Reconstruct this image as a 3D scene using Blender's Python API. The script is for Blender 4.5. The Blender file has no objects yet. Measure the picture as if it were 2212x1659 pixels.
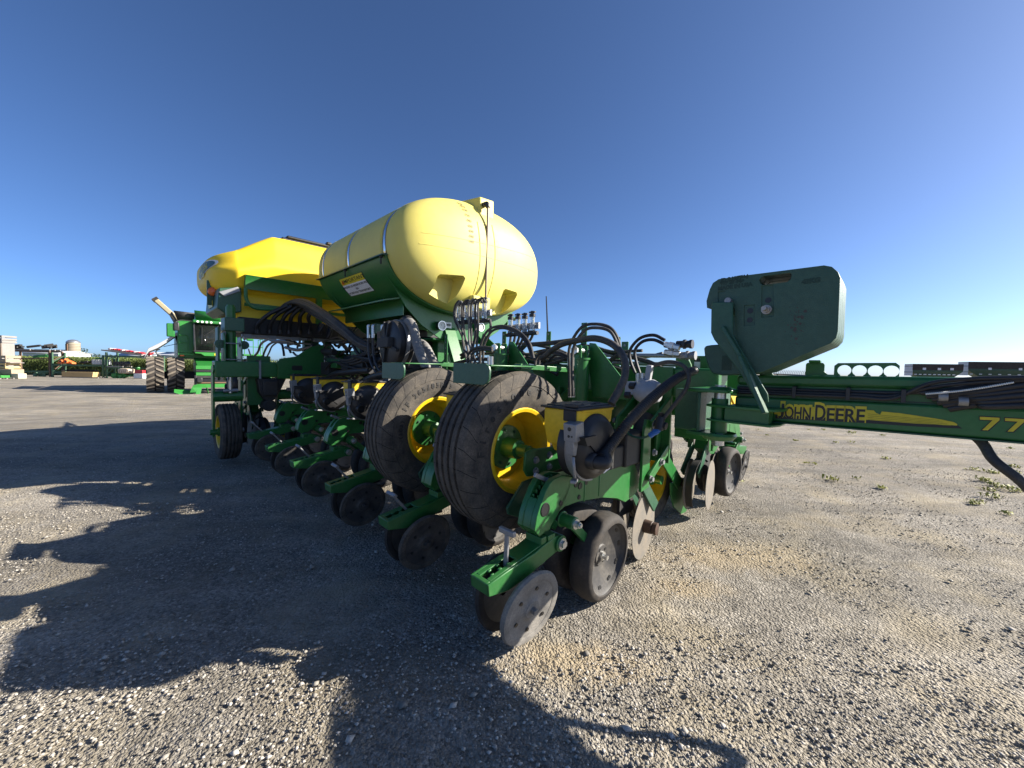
import bpy, bmesh, math, random
from mathutils import Vector, Matrix, noise
random.seed(7)
SC = bpy.context.scene
COL = SC.collection
rad = math.radians
# ------------------------------------------------------------------ camera
CAMR = Matrix(((0.99983964, 0.01790760, 0.0), (0.00069952, -0.03905637, 0.99923675), (0.01789393, -0.99907652, -0.03906264)))  # columns: right, down, forward
CAM_H = 1.14
cam = bpy.data.cameras.new('camera')
cam.sensor_width = 36.0
cam.lens = 36.0 * 1515 / 4032
cam.clip_start = 0.05
cam.clip_end = 4000
camo = bpy.data.objects.new('camera', cam)
COL.objects.link(camo)
cr, cd, cf = CAMR.col[0], CAMR.col[1], CAMR.col[2]
m = Matrix((cr, -cd, -cf)).transposed().to_4x4()
m.translation = (0, 0, CAM_H)
camo.matrix_world = m
SC.camera = camo
# ------------------------------------------------------------------ light
SUN_AZ = (0.998, 0.06)       # horizontal direction towards the sun (x right, y into the scene)
SUN_EL = rad(27.5)
wd = bpy.data.worlds.new('World')
SC.world = wd
wd.use_nodes = True
wn = wd.node_tree
wn.nodes.clear()
sky = wn.nodes.new('ShaderNodeTexSky')
sky.sky_type = 'NISHITA'
sky.sun_disc = False
sky.sun_elevation = SUN_EL
sky.sun_rotation = math.atan2(SUN_AZ[0], SUN_AZ[1])
sky.air_density = 0.6
sky.altitude = 500
sky.dust_density = 1.2
sky.ozone_density = 6.0
bg = wn.nodes.new('ShaderNodeBackground')
bg.inputs[1].default_value = 0.066
wo = wn.nodes.new('ShaderNodeOutputWorld')
wb = wn.nodes.new('ShaderNodeVectorMath'); wb.operation = 'MULTIPLY'; wb.inputs[1].default_value = (0.97, 1.02, 1.07)   # camera white balance
wn.links.new(sky.outputs[0], wb.inputs[0])
wn.links.new(wb.outputs[0], bg.inputs[0])
wn.links.new(bg.outputs[0], wo.inputs[0])
sun = bpy.data.lights.new('sun', 'SUN')
sun.energy = 5.0
sun.angle = rad(0.5)
sun.color = (1.0, 0.93, 0.82)
suno = bpy.data.objects.new('sun', sun)
COL.objects.link(suno)
sd = Vector((SUN_AZ[0] * math.cos(SUN_EL), SUN_AZ[1] * math.cos(SUN_EL), math.sin(SUN_EL))).normalized()
suno.rotation_euler = sd.to_track_quat('Z', 'Y').to_euler()
suno.location = sd * 60
SC.view_settings.view_transform = 'Standard'
SC.view_settings.look = 'None'
SC.view_settings.gamma = 1.0
SC.view_settings.exposure = 1.38
SC.render.engine = 'CYCLES'

# ------------------------------------------------------------------ planter frame: u along the folded wing (away left), v into the scene, w up
PU = Vector((-0.7117004, 0.7023859, 0.0116907)); PV = Vector((0.7024339, 0.7117490, 0.0)); PO = Vector((0.2206590, 1.6586336, 0.0))
PW = PV.cross(PU).normalized()
if PW.z < 0: PW = -PW
PM = Matrix((-PU, PV, PW)).transposed()           # local x = -u
FPX, CPX, CPY = 1515 / 4032 * 2212, 1106.0, 829.5

def ray(px, py):
    return CAMR @ Vector(((px - CPX) / FPX, (py - CPY) / FPX, 1.0))

def at(px, py, u=None, v=None, w=None):
    """point of the photograph (2212 px wide) on a plane of the planter frame -> (u, v, w)"""
    c = PM.transposed() @ (Vector((0, 0, CAM_H)) - PO)
    d = PM.transposed() @ ray(px, py)
    c.x, d.x = -c.x, -d.x
    t = (u - c.x) / d.x if u is not None else (v - c.y) / d.y if v is not None else (w - c.z) / d.z
    return tuple(c + d * t)

# ------------------------------------------------------------------ materials
def nd(nt, t, **k):
    n = nt.nodes.new(t)
    for a, b in k.items():
        if a.startswith('i_'):
            n.inputs[int(a[2:])].default_value = b
        else:
            setattr(n, a, b)
    return n

def rgb(c): return (c[0], c[1], c[2], 1.0)

def mat(name, base, rough=0.5, metal=0.0, dust=0.25, dustcol=(0.20, 0.17, 0.13), scale=5.0, var=0.25, bump=0.0, bscale=60.0, spec=0.5, coat=0.0, trans=0.0, thr=0.52, speck=0.0):
    mt = bpy.data.materials.new(name)
    mt.use_nodes = True
    nt = mt.node_tree
    b = nt.nodes['Principled BSDF']
    L = nt.links.new
    tc = nd(nt, 'ShaderNodeTexCoord')
    n1 = nd(nt, 'ShaderNodeTexNoise')
    n1.inputs['Scale'].default_value = scale; n1.inputs['Detail'].default_value = 7; n1.inputs['Roughness'].default_value = 0.62
    L(tc.outputs['Object'], n1.inputs['Vector'])
    n2 = nd(nt, 'ShaderNodeTexNoise')
    n2.inputs['Scale'].default_value = scale * 9; n2.inputs['Detail'].default_value = 4
    L(tc.outputs['Object'], n2.inputs['Vector'])
    # base variation
    mx = nd(nt, 'ShaderNodeMix', data_type='RGBA')
    mx.inputs[6].default_value = rgb([x * (1 - var) for x in base]); mx.inputs[7].default_value = rgb([min(1, x * (1 + var)) for x in base])
    L(n2.outputs[0], mx.inputs[0])
    # dust
    mr = nd(nt, 'ShaderNodeMapRange')
    mr.inputs[1].default_value = thr - 0.12; mr.inputs[2].default_value = thr + 0.2; mr.inputs[3].default_value = dust * 0.12; mr.inputs[4].default_value = dust
    L(n1.outputs[0], mr.inputs[0])
    ml = nd(nt, 'ShaderNodeMath', operation='MULTIPLY')
    mr2 = nd(nt, 'ShaderNodeMapRange'); mr2.inputs[1].default_value = 0.3; mr2.inputs[2].default_value = 0.7; mr2.inputs[3].default_value = 0.55; mr2.inputs[4].default_value = 1.25
    L(n2.outputs[0], mr2.inputs[0]); L(mr.outputs[0], ml.inputs[0]); L(mr2.outputs[0], ml.inputs[1])
    m2 = nd(nt, 'ShaderNodeMix', data_type='RGBA')
    m2.inputs[7].default_value = rgb(dustcol)
    L(ml.outputs[0], m2.inputs[0]); L(mx.outputs[2], m2.inputs[6])
    L(m2.outputs[2], b.inputs['Base Color'])
    rr = nd(nt, 'ShaderNodeMapRange'); rr.inputs[3].default_value = rough; rr.inputs[4].default_value = min(1, rough + 0.35 * (0.4 + dust))
    L(ml.outputs[0], rr.inputs[0]); L(rr.outputs[0], b.inputs['Roughness'])
    b.inputs['Metallic'].default_value = metal
    b.inputs['Specular IOR Level'].default_value = spec
    if coat: b.inputs['Coat Weight'].default_value = coat; b.inputs['Coat Roughness'].default_value = 0.12
    if trans: b.inputs['Transmission Weight'].default_value = trans
    if bump:
        n3 = nd(nt, 'ShaderNodeTexNoise'); n3.inputs['Scale'].default_value = bscale; n3.inputs['Detail'].default_value = 3
        L(tc.outputs['Object'], n3.inputs['Vector'])
        bp = nd(nt, 'ShaderNodeBump'); bp.inputs['Strength'].default_value = bump; bp.inputs['Distance'].default_value = 0.01
        L(n3.outputs[0], bp.inputs['Height']); L(bp.outputs[0], b.inputs['Normal'])
    return mt

M = {}
M['green'] = mat('green_paint', (0.016, 0.135, 0.027), 0.32, dust=0.28, dustcol=(0.10, 0.12, 0.075), bump=0.03, bscale=30)
M['green_dull'] = mat('green_paint_faded', (0.018, 0.085, 0.042), 0.42, dust=0.25, dustcol=(0.10, 0.12, 0.09), bump=0.12, bscale=120)
M['green_cast'] = mat('green_cast_iron', (0.032, 0.088, 0.054), 0.48, dust=0.22, dustcol=(0.09, 0.12, 0.10), bump=0.18, bscale=220)
M['yellow'] = mat('yellow_paint', (0.72, 0.47, 0.006), 0.35, dust=0.15)
M['hopper'] = mat('yellow_hopper_plastic', (0.70, 0.46, 0.012), 0.5, dust=0.12)
M['poly'] = mat('pale_yellow_poly', (0.66, 0.57, 0.135), 0.5, dust=0.38, dustcol=(0.46, 0.40, 0.17), scale=2.6, var=0.06, bump=0.06, bscale=150, spec=0.35)
M['poly_deep'] = mat('golden_yellow_poly', (0.80, 0.56, 0.025), 0.5, dust=0.08, dustcol=(0.5, 0.4, 0.1), var=0.06, bump=0.10, bscale=160, spec=0.35)
M['rubber'] = mat('black_rubber', (0.021, 0.020, 0.020), 0.72, dust=0.45, dustcol=(0.13, 0.105, 0.08), scale=9, thr=0.5, spec=0.3)
M['rubber_brown'] = mat('dusty_rubber', (0.032, 0.031, 0.030), 0.78, dust=0.6, dustcol=(0.165, 0.14, 0.11), scale=14, thr=0.42, spec=0.25, bump=0.1, bscale=90)
M['black'] = mat('black_plastic', (0.014, 0.014, 0.016), 0.45, dust=0.18, dustcol=(0.10, 0.09, 0.08))
M['black_dull'] = mat('matt_black', (0.018, 0.018, 0.018), 0.65, dust=0.3, dustcol=(0.10, 0.09, 0.075))
M['hose'] = mat('hose_rubber', (0.020, 0.020, 0.021), 0.55, dust=0.6, dustcol=(0.16, 0.14, 0.115), scale=12, thr=0.5)
M['hose_dark'] = mat('clean_hose_rubber', (0.014, 0.014, 0.018), 0.45, dust=0.15, dustcol=(0.10, 0.09, 0.08), scale=12)
M['hose_grey'] = mat('dusty_ribbed_duct', (0.17, 0.165, 0.155), 0.65, dust=0.2, dustcol=(0.26, 0.24, 0.21))
M['wheel_plastic'] = mat('black_wheel_disc', (0.030, 0.030, 0.032), 0.5, dust=0.5, dustcol=(0.17, 0.15, 0.12), scale=10, thr=0.5)
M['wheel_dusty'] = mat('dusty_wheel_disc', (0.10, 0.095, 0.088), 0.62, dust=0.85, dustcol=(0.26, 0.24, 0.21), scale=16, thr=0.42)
M['steel'] = mat('bare_steel', (0.42, 0.40, 0.37), 0.5, metal=0.6, dust=0.35, dustcol=(0.30, 0.24, 0.18), scale=16)
M['disc'] = mat('worn_disc_steel', (0.16, 0.148, 0.128), 0.6, metal=0.25, dust=0.55, dustcol=(0.25, 0.20, 0.14), scale=14, thr=0.48)
M['rust'] = mat('rusty_steel', (0.16, 0.085, 0.045), 0.7, metal=0.2, dust=0.5, dustcol=(0.22, 0.15, 0.1), scale=10)
M['zinc'] = mat('zinc_plated_steel', (0.62, 0.62, 0.60), 0.32, metal=0.85, dust=0.2, dustcol=(0.4, 0.37, 0.32), scale=20)
M['alu'] = mat('cast_aluminium', (0.27, 0.275, 0.285), 0.48, metal=0.55, dust=0.3, dustcol=(0.20, 0.19, 0.18), scale=15)
M['strap'] = mat('polished_strap', (0.66, 0.68, 0.72), 0.16, metal=1.0, dust=0.05)
M['white'] = mat('white_plastic', (0.72, 0.72, 0.70), 0.45, dust=0.15)
M['decal_white'] = mat('white_sticker', (0.74, 0.74, 0.75), 0.4, dust=0.12, dustcol=(0.5, 0.48, 0.45))
M['decal_yellow'] = mat('yellow_sticker', (0.62, 0.50, 0.015), 0.4, dust=0.1)
M['decal_black'] = mat('black_print', (0.012, 0.012, 0.013), 0.4, dust=0.0, var=0.05)
M['decal_blue'] = mat('blue_green_sticker', (0.045, 0.12, 0.14), 0.4, dust=0.1)
M['ink'] = mat('worn_grey_ink', (0.16, 0.13, 0.05), 0.6, dust=0.5, dustcol=(0.6, 0.5, 0.12), scale=40)
M['blue'] = mat('blue_plastic', (0.012, 0.14, 0.52), 0.4, dust=0.05)
M['orange'] = mat('orange_lens', (0.75, 0.14, 0.02), 0.25, dust=0.05)
M['clear'] = mat('clear_tube', (0.80, 0.82, 0.80), 0.12, dust=0.12, dustcol=(0.6, 0.58, 0.5), trans=0.75)
M['pipe'] = mat('steel_pipe', (0.40, 0.41, 0.40), 0.38, metal=0.7, dust=0.3, dustcol=(0.3, 0.27, 0.22), scale=20)

def tyre_mat(name, dustcol, r0, r1, nlug):
    """dusty tyre: shallow shoulder sipes from the angle round the axle (object x axis)"""
    mt = M['rubber_brown'].copy(); mt.name = name
    nt = mt.node_tree; L = nt.links.new
    b = nt.nodes['Principled BSDF']
    tc = nd(nt, 'ShaderNodeTexCoord'); sx = nd(nt, 'ShaderNodeSeparateXYZ'); L(tc.outputs['Object'], sx.inputs[0])
    an = nd(nt, 'ShaderNodeMath', operation='ARCTAN2'); L(sx.outputs[2], an.inputs[0]); L(sx.outputs[1], an.inputs[1])
    rr = nd(nt, 'ShaderNodeVectorMath', operation='LENGTH')
    cb = nd(nt, 'ShaderNodeCombineXYZ'); L(sx.outputs[1], cb.inputs[0]); L(sx.outputs[2], cb.inputs[1]); L(cb.outputs[0], rr.inputs[0])
    ra = nd(nt, 'ShaderNodeMath', operation='MULTIPLY_ADD', i_1=9.0, i_2=0.0); L(rr.outputs['Value'], ra.inputs[0])
    ad = nd(nt, 'ShaderNodeMath', operation='MULTIPLY_ADD', i_1=nlug / 6.2832, i_2=0.0); L(an.outputs[0], ad.inputs[0])
    a2 = nd(nt, 'ShaderNodeMath', operation='ADD'); L(ad.outputs[0], a2.inputs[0]); L(ra.outputs[0], a2.inputs[1])
    fr = nd(nt, 'ShaderNodeMath', operation='FRACT'); L(a2.outputs[0], fr.inputs[0])
    lt = nd(nt, 'ShaderNodeMath', operation='LESS_THAN', i_1=0.035); L(fr.outputs[0], lt.inputs[0])
    g1 = nd(nt, 'ShaderNodeMath', operation='GREATER_THAN', i_1=r0); L(rr.outputs['Value'], g1.inputs[0])
    g2 = nd(nt, 'ShaderNodeMath', operation='LESS_THAN', i_1=r1); L(rr.outputs['Value'], g2.inputs[0])
    m1 = nd(nt, 'ShaderNodeMath', operation='MULTIPLY'); L(lt.outputs[0], m1.inputs[0]); L(g1.outputs[0], m1.inputs[1])
    m2 = nd(nt, 'ShaderNodeMath', operation='MULTIPLY'); L(m1.outputs[0], m2.inputs[0]); L(g2.outputs[0], m2.inputs[1])
    mx = nd(nt, 'ShaderNodeMix', data_type='RGBA'); mx.inputs[7].default_value = (0.008, 0.008, 0.008, 1)
    src = b.inputs['Base Color'].links[0].from_socket
    L(src, mx.inputs[6]); L(m2.outputs[0], mx.inputs[0]); L(mx.outputs[2], b.inputs['Base Color'])
    bp = nd(nt, 'ShaderNodeBump'); bp.inputs['Distance'].default_value = 0.012; bp.inputs['Strength'].default_value = 0.9; bp.invert = True
    L(m2.outputs[0], bp.inputs['Height'])
    old = b.inputs['Normal'].links[0].from_socket
    L(old, bp.inputs['Normal']); L(bp.outputs[0], b.inputs['Normal'])
    return mt
M['tyre'] = tyre_mat('big_tyre_rubber', (0.19, 0.155, 0.115), 0.335, 0.408, 26)

# ------------------------------------------------------------------ mesh builder
def frames(pts):
    n = len(pts); T = []
    for i in range(n):
        t = (pts[min(i + 1, n - 1)] - pts[max(i - 1, 0)])
        T.append(t.normalized() if t.length > 1e-9 else Vector((0, 0, 1)))
    a = Vector((0, 0, 1)) if abs(T[0].z) < 0.9 else Vector((1, 0, 0))
    N = [(a - T[0] * a.dot(T[0])).normalized()]
    for i in range(1, n):
        x = N[-1] - T[i] * N[-1].dot(T[i])
        N.append(x.normalized() if x.length > 1e-6 else N[-1])
    return T, N

def spline(pts, k=8):
    P = [Vector(p) for p in pts]
    if len(P) < 3: 
        return [P[0].lerp(P[-1], i / k) for i in range(k + 1)]
    out = []
    for i in range(len(P) - 1):
        p0 = P[i - 1] if i else P[0] * 2 - P[1]
        p1, p2 = P[i], P[i + 1]
        p3 = P[i + 2] if i + 2 < len(P) else P[-1] * 2 - P[-2]
        for j in range(k):
            t = j / k
            out.append(0.5 * ((2 * p1) + (p2 - p0) * t + (2 * p0 - 5 * p1 + 4 * p2 - p3) * t * t + (3 * p1 - p0 - 3 * p2 + p3) * t ** 3))
    out.append(P[-1])
    return out

AX = {'u': (Vector((1, 0, 0)), Vector((0, 1, 0)), Vector((0, 0, 1))), 'v': (Vector((0, 1, 0)), Vector((1, 0, 0)), Vector((0, 0, 1))), 'w': (Vector((0, 0, 1)), Vector((1, 0, 0)), Vector((0, 1, 0)))}

def axes(d):
    if isinstance(d, str): return AX[d]
    d = Vector(d).normalized()
    a = Vector((0, 0, 1)) if abs(d.z) < 0.9 else Vector((1, 0, 0))
    b = (a - d * a.dot(d)).normalized()
    return d, b, d.cross(b)

class MB:
    def __init__(s, flip=True):
        s.v = []; s.f = []; s.mi = []; s.cur = 0; s.flip = flip
    def use(s, i): s.cur = i; return s
    def add(s, vs, fs):
        o = len(s.v)
        s.v += [Vector(p) for p in vs]
        for f in fs: s.f.append([i + o for i in f]); s.mi.append(s.cur)
        return s
    def box(s, a, b, rot=None, piv=None):
        """box between two corners, optionally turned by a matrix about its centre"""
        x0, y0, z0 = a; x1, y1, z1 = b
        V = [Vector((x, y, z)) for z in (z0, z1) for y in (y0, y1) for x in (x0, x1)]
        if rot:
            c = Vector(piv) if piv else sum(V, Vector()) / 8
            V = [c + rot @ (p - c) for p in V]
        return s.add(V, [(0, 2, 3, 1), (4, 5, 7, 6), (0, 1, 5, 4), (2, 6, 7, 3), (0, 4, 6, 2), (1, 3, 7, 5)])
    def prism(s, poly, ax, a0, a1, rot=None, piv=None):
        d, e1, e2 = AX[ax]
        n = len(poly)
        V = [d * a0 + e1 * p[0] + e2 * p[1] for p in poly] + [d * a1 + e1 * p[0] + e2 * p[1] for p in poly]
        if rot:
            c = Vector(piv); V = [c + rot @ (p - c) for p in V]
        F = [list(range(n))[::-1], list(range(n, 2 * n))] + [(i, (i + 1) % n, n + (i + 1) % n, n + i) for i in range(n)]
        return s.add(V, F)
    def bar(s, p0, p1, wd, hg, side=None):
        """rectangular bar from p0 to p1"""
        p0, p1 = Vector(p0), Vector(p1)
        t = (p1 - p0).normalized()
        if side is None: side = Vector((0, 0, 1)) if abs(t.z) < 0.95 else Vector((0, 1, 0))
        b = t.cross(Vector(side)).normalized(); c = b.cross(t).normalized()
        V = [p + b * sx * wd / 2 + c * sz * hg / 2 for p in (p0, p1) for sx, sz in ((-1, -1), (1, -1), (1, 1), (-1, 1))]
        return s.add(V, [(3, 2, 1, 0), (4, 5, 6, 7)] + [(i, (i + 1) % 4, 4 + (i + 1) % 4, 4 + i) for i in range(4)])
    def tube(s, pts, r, n=8, k=6, sm=True, rfun=None):
        P = spline(pts, k) if sm else [Vector(p) for p in pts]
        T, N = frames(P)
        V = []; F = []
        for i, p in enumerate(P):
            b = T[i].cross(N[i]); rr = rfun(i, len(P)) * r if rfun else r
            V += [p + (N[i] * math.cos(6.28319 * j / n) + b * math.sin(6.28319 * j / n)) * rr for j in range(n)]
        for i in range(len(P) - 1):
            F += [(i * n + j, i * n + (j + 1) % n, (i + 1) * n + (j + 1) % n, (i + 1) * n + j) for j in range(n)]
        F += [list(range(n))[::-1], [(len(P) - 1) * n + j for j in range(n)]]
        return s.add(V, F)
    def corr(s, pts, r, pitch=0.014, n=12, depth=0.13):
        P = spline(pts, 24)
        L = [0]
        for a, b in zip(P, P[1:]): L.append(L[-1] + (b - a).length)
        m = int(L[-1] / pitch * 4); Q = []; j = 0
        for i in range(m + 1):
            d = L[-1] * i / m
            while j < len(P) - 2 and L[j + 1] < d: j += 1
            f = (d - L[j]) / max(1e-9, L[j + 1] - L[j]); Q.append(P[j].lerp(P[j + 1], f))
        return s.tube(Q, r, n, sm=False, rfun=lambda i, q: 1 - depth * (0, 0, 1, 1)[i % 4])
    def cyl(s, p0, p1, r, n=16, r1=None):
        p0, p1 = Vector(p0), Vector(p1)
        t, a, b = axes(p1 - p0)
        r1 = r if r1 is None else r1
        V = [p + (a * math.cos(6.28319 * j / n) + b * math.sin(6.28319 * j / n)) * q for p, q in ((p0, r), (p1, r1)) for j in range(n)]
        F = [list(range(n))[::-1], list(range(n, 2 * n))] + [(j, (j + 1) % n, n + (j + 1) % n, n + j) for j in range(n)]
        return s.add(V, F)
    def lathe(s, prof, c, ax, n=32, closed=False, a0=0.0, a1=6.283185, cap=False):
        """profile of (along axis, radius)"""
        d, e1, e2 = axes(ax); c = Vector(c)
        full = abs(a1 - a0 - 6.283185) < 1e-3
        cols = n if full else n + 1
        k = len(prof); V = []; F = []
        for j in range(cols):
            an = a0 + (a1 - a0) * j / n
            V += [c + d * p[0] + (e1 * math.cos(an) + e2 * math.sin(an)) * p[1] for p in prof]
        for j in range(n):
            j2 = (j + 1) % cols
            for i in range(k - 1 + (1 if closed else 0)):
                i2 = (i + 1) % k
                F.append((j * k + i, j * k + i2, j2 * k + i2, j2 * k + i))
        if full and cap and not closed:
            if prof[0][1] > 1e-5: F.append([j * k for j in range(n)][::-1])
            if prof[-1][1] > 1e-5: F.append([j * k + k - 1 for j in range(n)])
        return s.add(V, F)
    def bolt(s, p, ax, r=0.012, h=0.01):
        d = axes(ax)[0]; p = Vector(p)
        s.cyl(p, p + d * h * 0.25, r * 1.45, 12)
        return s.cyl(p + d * h * 0.25, p + d * h, r, 6)
    def build(s, name, mats, parent=None, loc=None, bevel=0.0, ang=40, flat=False, seg=2, recalc=True):
        if not isinstance(mats, (list, tuple)): mats = [mats]
        o = Vector(loc) if loc is not None else Vector((0, 0, 0))
        fx = -1 if s.flip else 1
        me = bpy.data.meshes.new(name)
        me.from_pydata([((p.x - o.x) * fx, p.y - o.y, p.z - o.z) for p in s.v], [], s.f)
        for mm in mats: me.materials.append(M[mm] if isinstance(mm, str) else mm)
        if len(mats) > 1: me.polygons.foreach_set('material_index', s.mi)
        if recalc:
            bm = bmesh.new(); bm.from_mesh(me)
            bmesh.ops.remove_doubles(bm, verts=bm.verts, dist=1e-6)
            bmesh.ops.recalc_face_normals(bm, faces=bm.faces)
            bm.to_mesh(me); bm.free()
        if not flat:
            me.polygons.foreach_set('use_smooth', [True] * len(me.polygons))
            me.set_sharp_from_angle(angle=rad(ang))
        ob = bpy.data.objects.new(name, me)
        COL.objects.link(ob)
        if parent: ob.parent = parent
        ob.location = (o.x * fx, o.y, o.z)
        if bevel:
            b = ob.modifiers.new('bevel', 'BEVEL'); b.width = bevel; b.segments = seg; b.limit_method = 'ANGLE'; b.angle_limit = rad(40); b.harden_normals = False
        return ob

def copy_tree(o, parent=None):
    c = o.copy(); COL.objects.link(c)
    if parent: c.parent = parent
    for ch in list(o.children): copy_tree(ch, c)
    return c

def empty(name, loc=(0, 0, 0), rz=0.0):
    o = bpy.data.objects.new(name, None); COL.objects.link(o)
    o.location = loc; o.rotation_euler = (0, 0, rz); o.empty_display_size = 0.2
    return o

def tag(o, label=None, cat=None, group=None, kind=None):
    if label: o['label'] = label
    if cat: o['category'] = cat
    if group: o['group'] = group
    if kind: o['kind'] = kind
    return o

def text_geo(txt, size=1.0, bold=0.0, spacing=1.0, align='CENTER', shear=0.0):
    """flat letter shapes: verts (x, y) and faces"""
    cu = bpy.data.curves.new('t', 'FONT'); cu.body = txt; cu.size = size; cu.align_x = align; cu.align_y = 'CENTER'
    cu.offset = bold; cu.space_character = spacing; cu.shear = shear; cu.resolution_u = 3
    ob = bpy.data.objects.new('t', cu); COL.objects.link(ob)
    dg = bpy.context.evaluated_depsgraph_get()
    me = bpy.data.meshes.new_from_object(ob.evaluated_get(dg))
    V = [(p.co.x, p.co.y) for p in me.vertices]; F = [list(p.vertices) for p in me.polygons]
    bpy.data.objects.remove(ob); bpy.data.meshes.remove(me)
    return V, F

def add_text(mb, txt, fn, size, **k):
    V, F = text_geo(txt, size, **k)
    return mb.add([fn(x, y) for x, y in V], F)

# ------------------------------------------------------------------ ground
def sstep(a, b, x):
    t = min(1, max(0, (x - a) / (b - a))); return t * t * (3 - 2 * t)

def zg(x, y):
    d = math.hypot(x, y - 3.0)
    return -0.5 * sstep(7, 17, d)

def ground():
    # one polar sheet: fine near the camera, coarse towards the horizon
    rr = [0.0]; r = 0.12
    while r < 1500: rr.append(r); r *= 1.028 if r < 7 else 1.07
    na = 420; V = [Vector((0, 1.5, 0))]; F = []
    for r in rr[1:]:
        for j in range(na):
            a = 6.283185 * j / na; x, y = r * math.cos(a), 1.5 + r * math.sin(a)
            z = zg(x, y)
            amp = 0.012 * min(1, r / 2)
            z += amp * noise.noise(Vector((x * 0.9, y * 0.9, 0))) + 0.006 * noise.noise(Vector((x * 3.1, y * 3.1, 5)))
            if r < 9: z += 0.007 * noise.noise(Vector((x * 8, y * 8, 1))) + 0.006 * max(-0.6, min(0.5, noise.noise(Vector((x * 19, y * 19, 3)))))
            if r > 5: z += 0.04 * noise.noise(Vector((x * 0.15, y * 0.15, 2)))
            V.append(Vector((x, y, z - 0.006)))
    for j in range(na): F.append((0, 1 + j, 1 + (j + 1) % na))
    for i in range(len(rr) - 2):
        for j in range(na):
            a = 1 + i * na; F.append((a + j, a + na + j, a + na + (j + 1) % na, a + (j + 1) % na))
    mt = bpy.data.materials.new('gravel_yard'); mt.use_nodes = True
    nt = mt.node_tree; L = nt.links.new; b = nt.nodes['Principled BSDF']
    tc = nd(nt, 'ShaderNodeTexCoord')
    def nz(sc, det=6, ro=0.6, vec=None):
        n = nd(nt, 'ShaderNodeTexNoise'); n.inputs['Scale'].default_value = sc; n.inputs['Detail'].default_value = det; n.inputs['Roughness'].default_value = ro
        L(vec or tc.outputs['Object'], n.inputs['Vector']); return n
    def vo(sc, feat='F1'):
        n = nd(nt, 'ShaderNodeTexVoronoi'); n.inputs['Scale'].default_value = sc; n.feature = feat
        L(tc.outputs['Object'], n.inputs['Vector']); return n
    v1, v2 = vo(78), vo(170)
    # stone to stone tone
    bw = nd(nt, 'ShaderNodeSeparateColor'); L(v1.outputs['Color'], bw.inputs[0])
    bw2 = nd(nt, 'ShaderNodeSeparateColor'); L(v2.outputs['Color'], bw2.inputs[0])
    av = nd(nt, 'ShaderNodeMix', data_type='FLOAT', i_0=0.45); L(bw.outputs[0], av.inputs[2]); L(bw2.outputs[1], av.inputs[3])
    cr = nd(nt, 'ShaderNodeValToRGB'); L(av.outputs[0], cr.inputs[0])
    e = cr.color_ramp.elements
    e[0].position = 0.08; e[0].color = (0.14, 0.126, 0.105, 1)
    e[1].position = 0.9; e[1].color = (0.44, 0.405, 0.35, 1)
    e.new(0.45).color = (0.255, 0.230, 0.190, 1); e.new(0.72).color = (0.32, 0.288, 0.238, 1)
    # fine sand patches and damp dark ones
    n1 = nz(0.55, 7, 0.65); n2 = nz(1.9, 6, 0.6); n4 = nz(7.0, 5, 0.6)
    r1 = nd(nt, 'ShaderNodeMapRange'); r1.inputs[1].default_value = 0.46; r1.inputs[2].default_value = 0.66; r1.inputs[4].default_value = 0.8; L(n2.outputs[0], r1.inputs[0])
    s1 = nd(nt, 'ShaderNodeMix', data_type='RGBA'); s1.inputs[7].default_value = (0.335, 0.285, 0.20, 1)
    L(r1.outputs[0], s1.inputs[0]); L(cr.outputs[0], s1.inputs[6])
    r2 = nd(nt, 'ShaderNodeMapRange'); r2.inputs[1].default_value = 0.36; r2.inputs[2].default_value = 0.66; r2.inputs[3].default_value = 0.74; r2.inputs[4].default_value = 1.14; L(n1.outputs[0], r2.inputs[0])
    r4 = nd(nt, 'ShaderNodeMapRange'); r4.inputs[1].default_value = 0.3; r4.inputs[2].default_value = 0.7; r4.inputs[3].default_value = 0.86; r4.inputs[4].default_value = 1.12; L(n4.outputs[0], r4.inputs[0])
    mp = nd(nt, 'ShaderNodeMapping'); mp.inputs['Rotation'].default_value = (0, 0, 0.6); mp.inputs['Scale'].default_value = (0.28, 2.6, 1); L(tc.outputs['Object'], mp.inputs[0])
    n6 = nz(1.0, 6, 0.62, mp.outputs[0])                       # wheel tracks and dragged ruts
    r6 = nd(nt, 'ShaderNodeMapRange'); r6.inputs[1].default_value = 0.33; r6.inputs[2].default_value = 0.62; r6.inputs[3].default_value = 0.70; r6.inputs[4].default_value = 1.10; L(n6.outputs[0], r6.inputs[0])
    m0 = nd(nt, 'ShaderNodeMath', operation='MULTIPLY'); L(r2.outputs[0], m0.inputs[0]); L(r6.outputs[0], m0.inputs[1])
    mm = nd(nt, 'ShaderNodeMath', operation='MULTIPLY'); L(m0.outputs[0], mm.inputs[0]); L(r4.outputs[0], mm.inputs[1])
    s2 = nd(nt, 'ShaderNodeVectorMath', operation='SCALE'); L(s1.outputs[2], s2.inputs[0]); L(mm.outputs[0], s2.inputs['Scale'])
    # two spills of brown sand near the closing wheels
    for (cx_, cy_, rx_, ry_) in ((0.27, 1.47, 0.36, 0.13), (1.42, 2.35, 0.55, 0.22), (0.95, 2.0, 0.25, 0.10)):
        mq = nd(nt, 'ShaderNodeMapping'); mq.vector_type = 'POINT'; mq.inputs['Location'].default_value = (-cx_ / rx_, -cy_ / ry_, 0); mq.inputs['Scale'].default_value = (1 / rx_, 1 / ry_, 0); L(tc.outputs['Object'], mq.inputs[0])
        ln = nd(nt, 'ShaderNodeVectorMath', operation='LENGTH'); L(mq.outputs[0], ln.inputs[0])
        sb = nd(nt, 'ShaderNodeMath', operation='MULTIPLY_ADD', i_1=1.6); L(n4.outputs[0], sb.inputs[0]); L(ln.outputs['Value'], sb.inputs[2])
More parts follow.
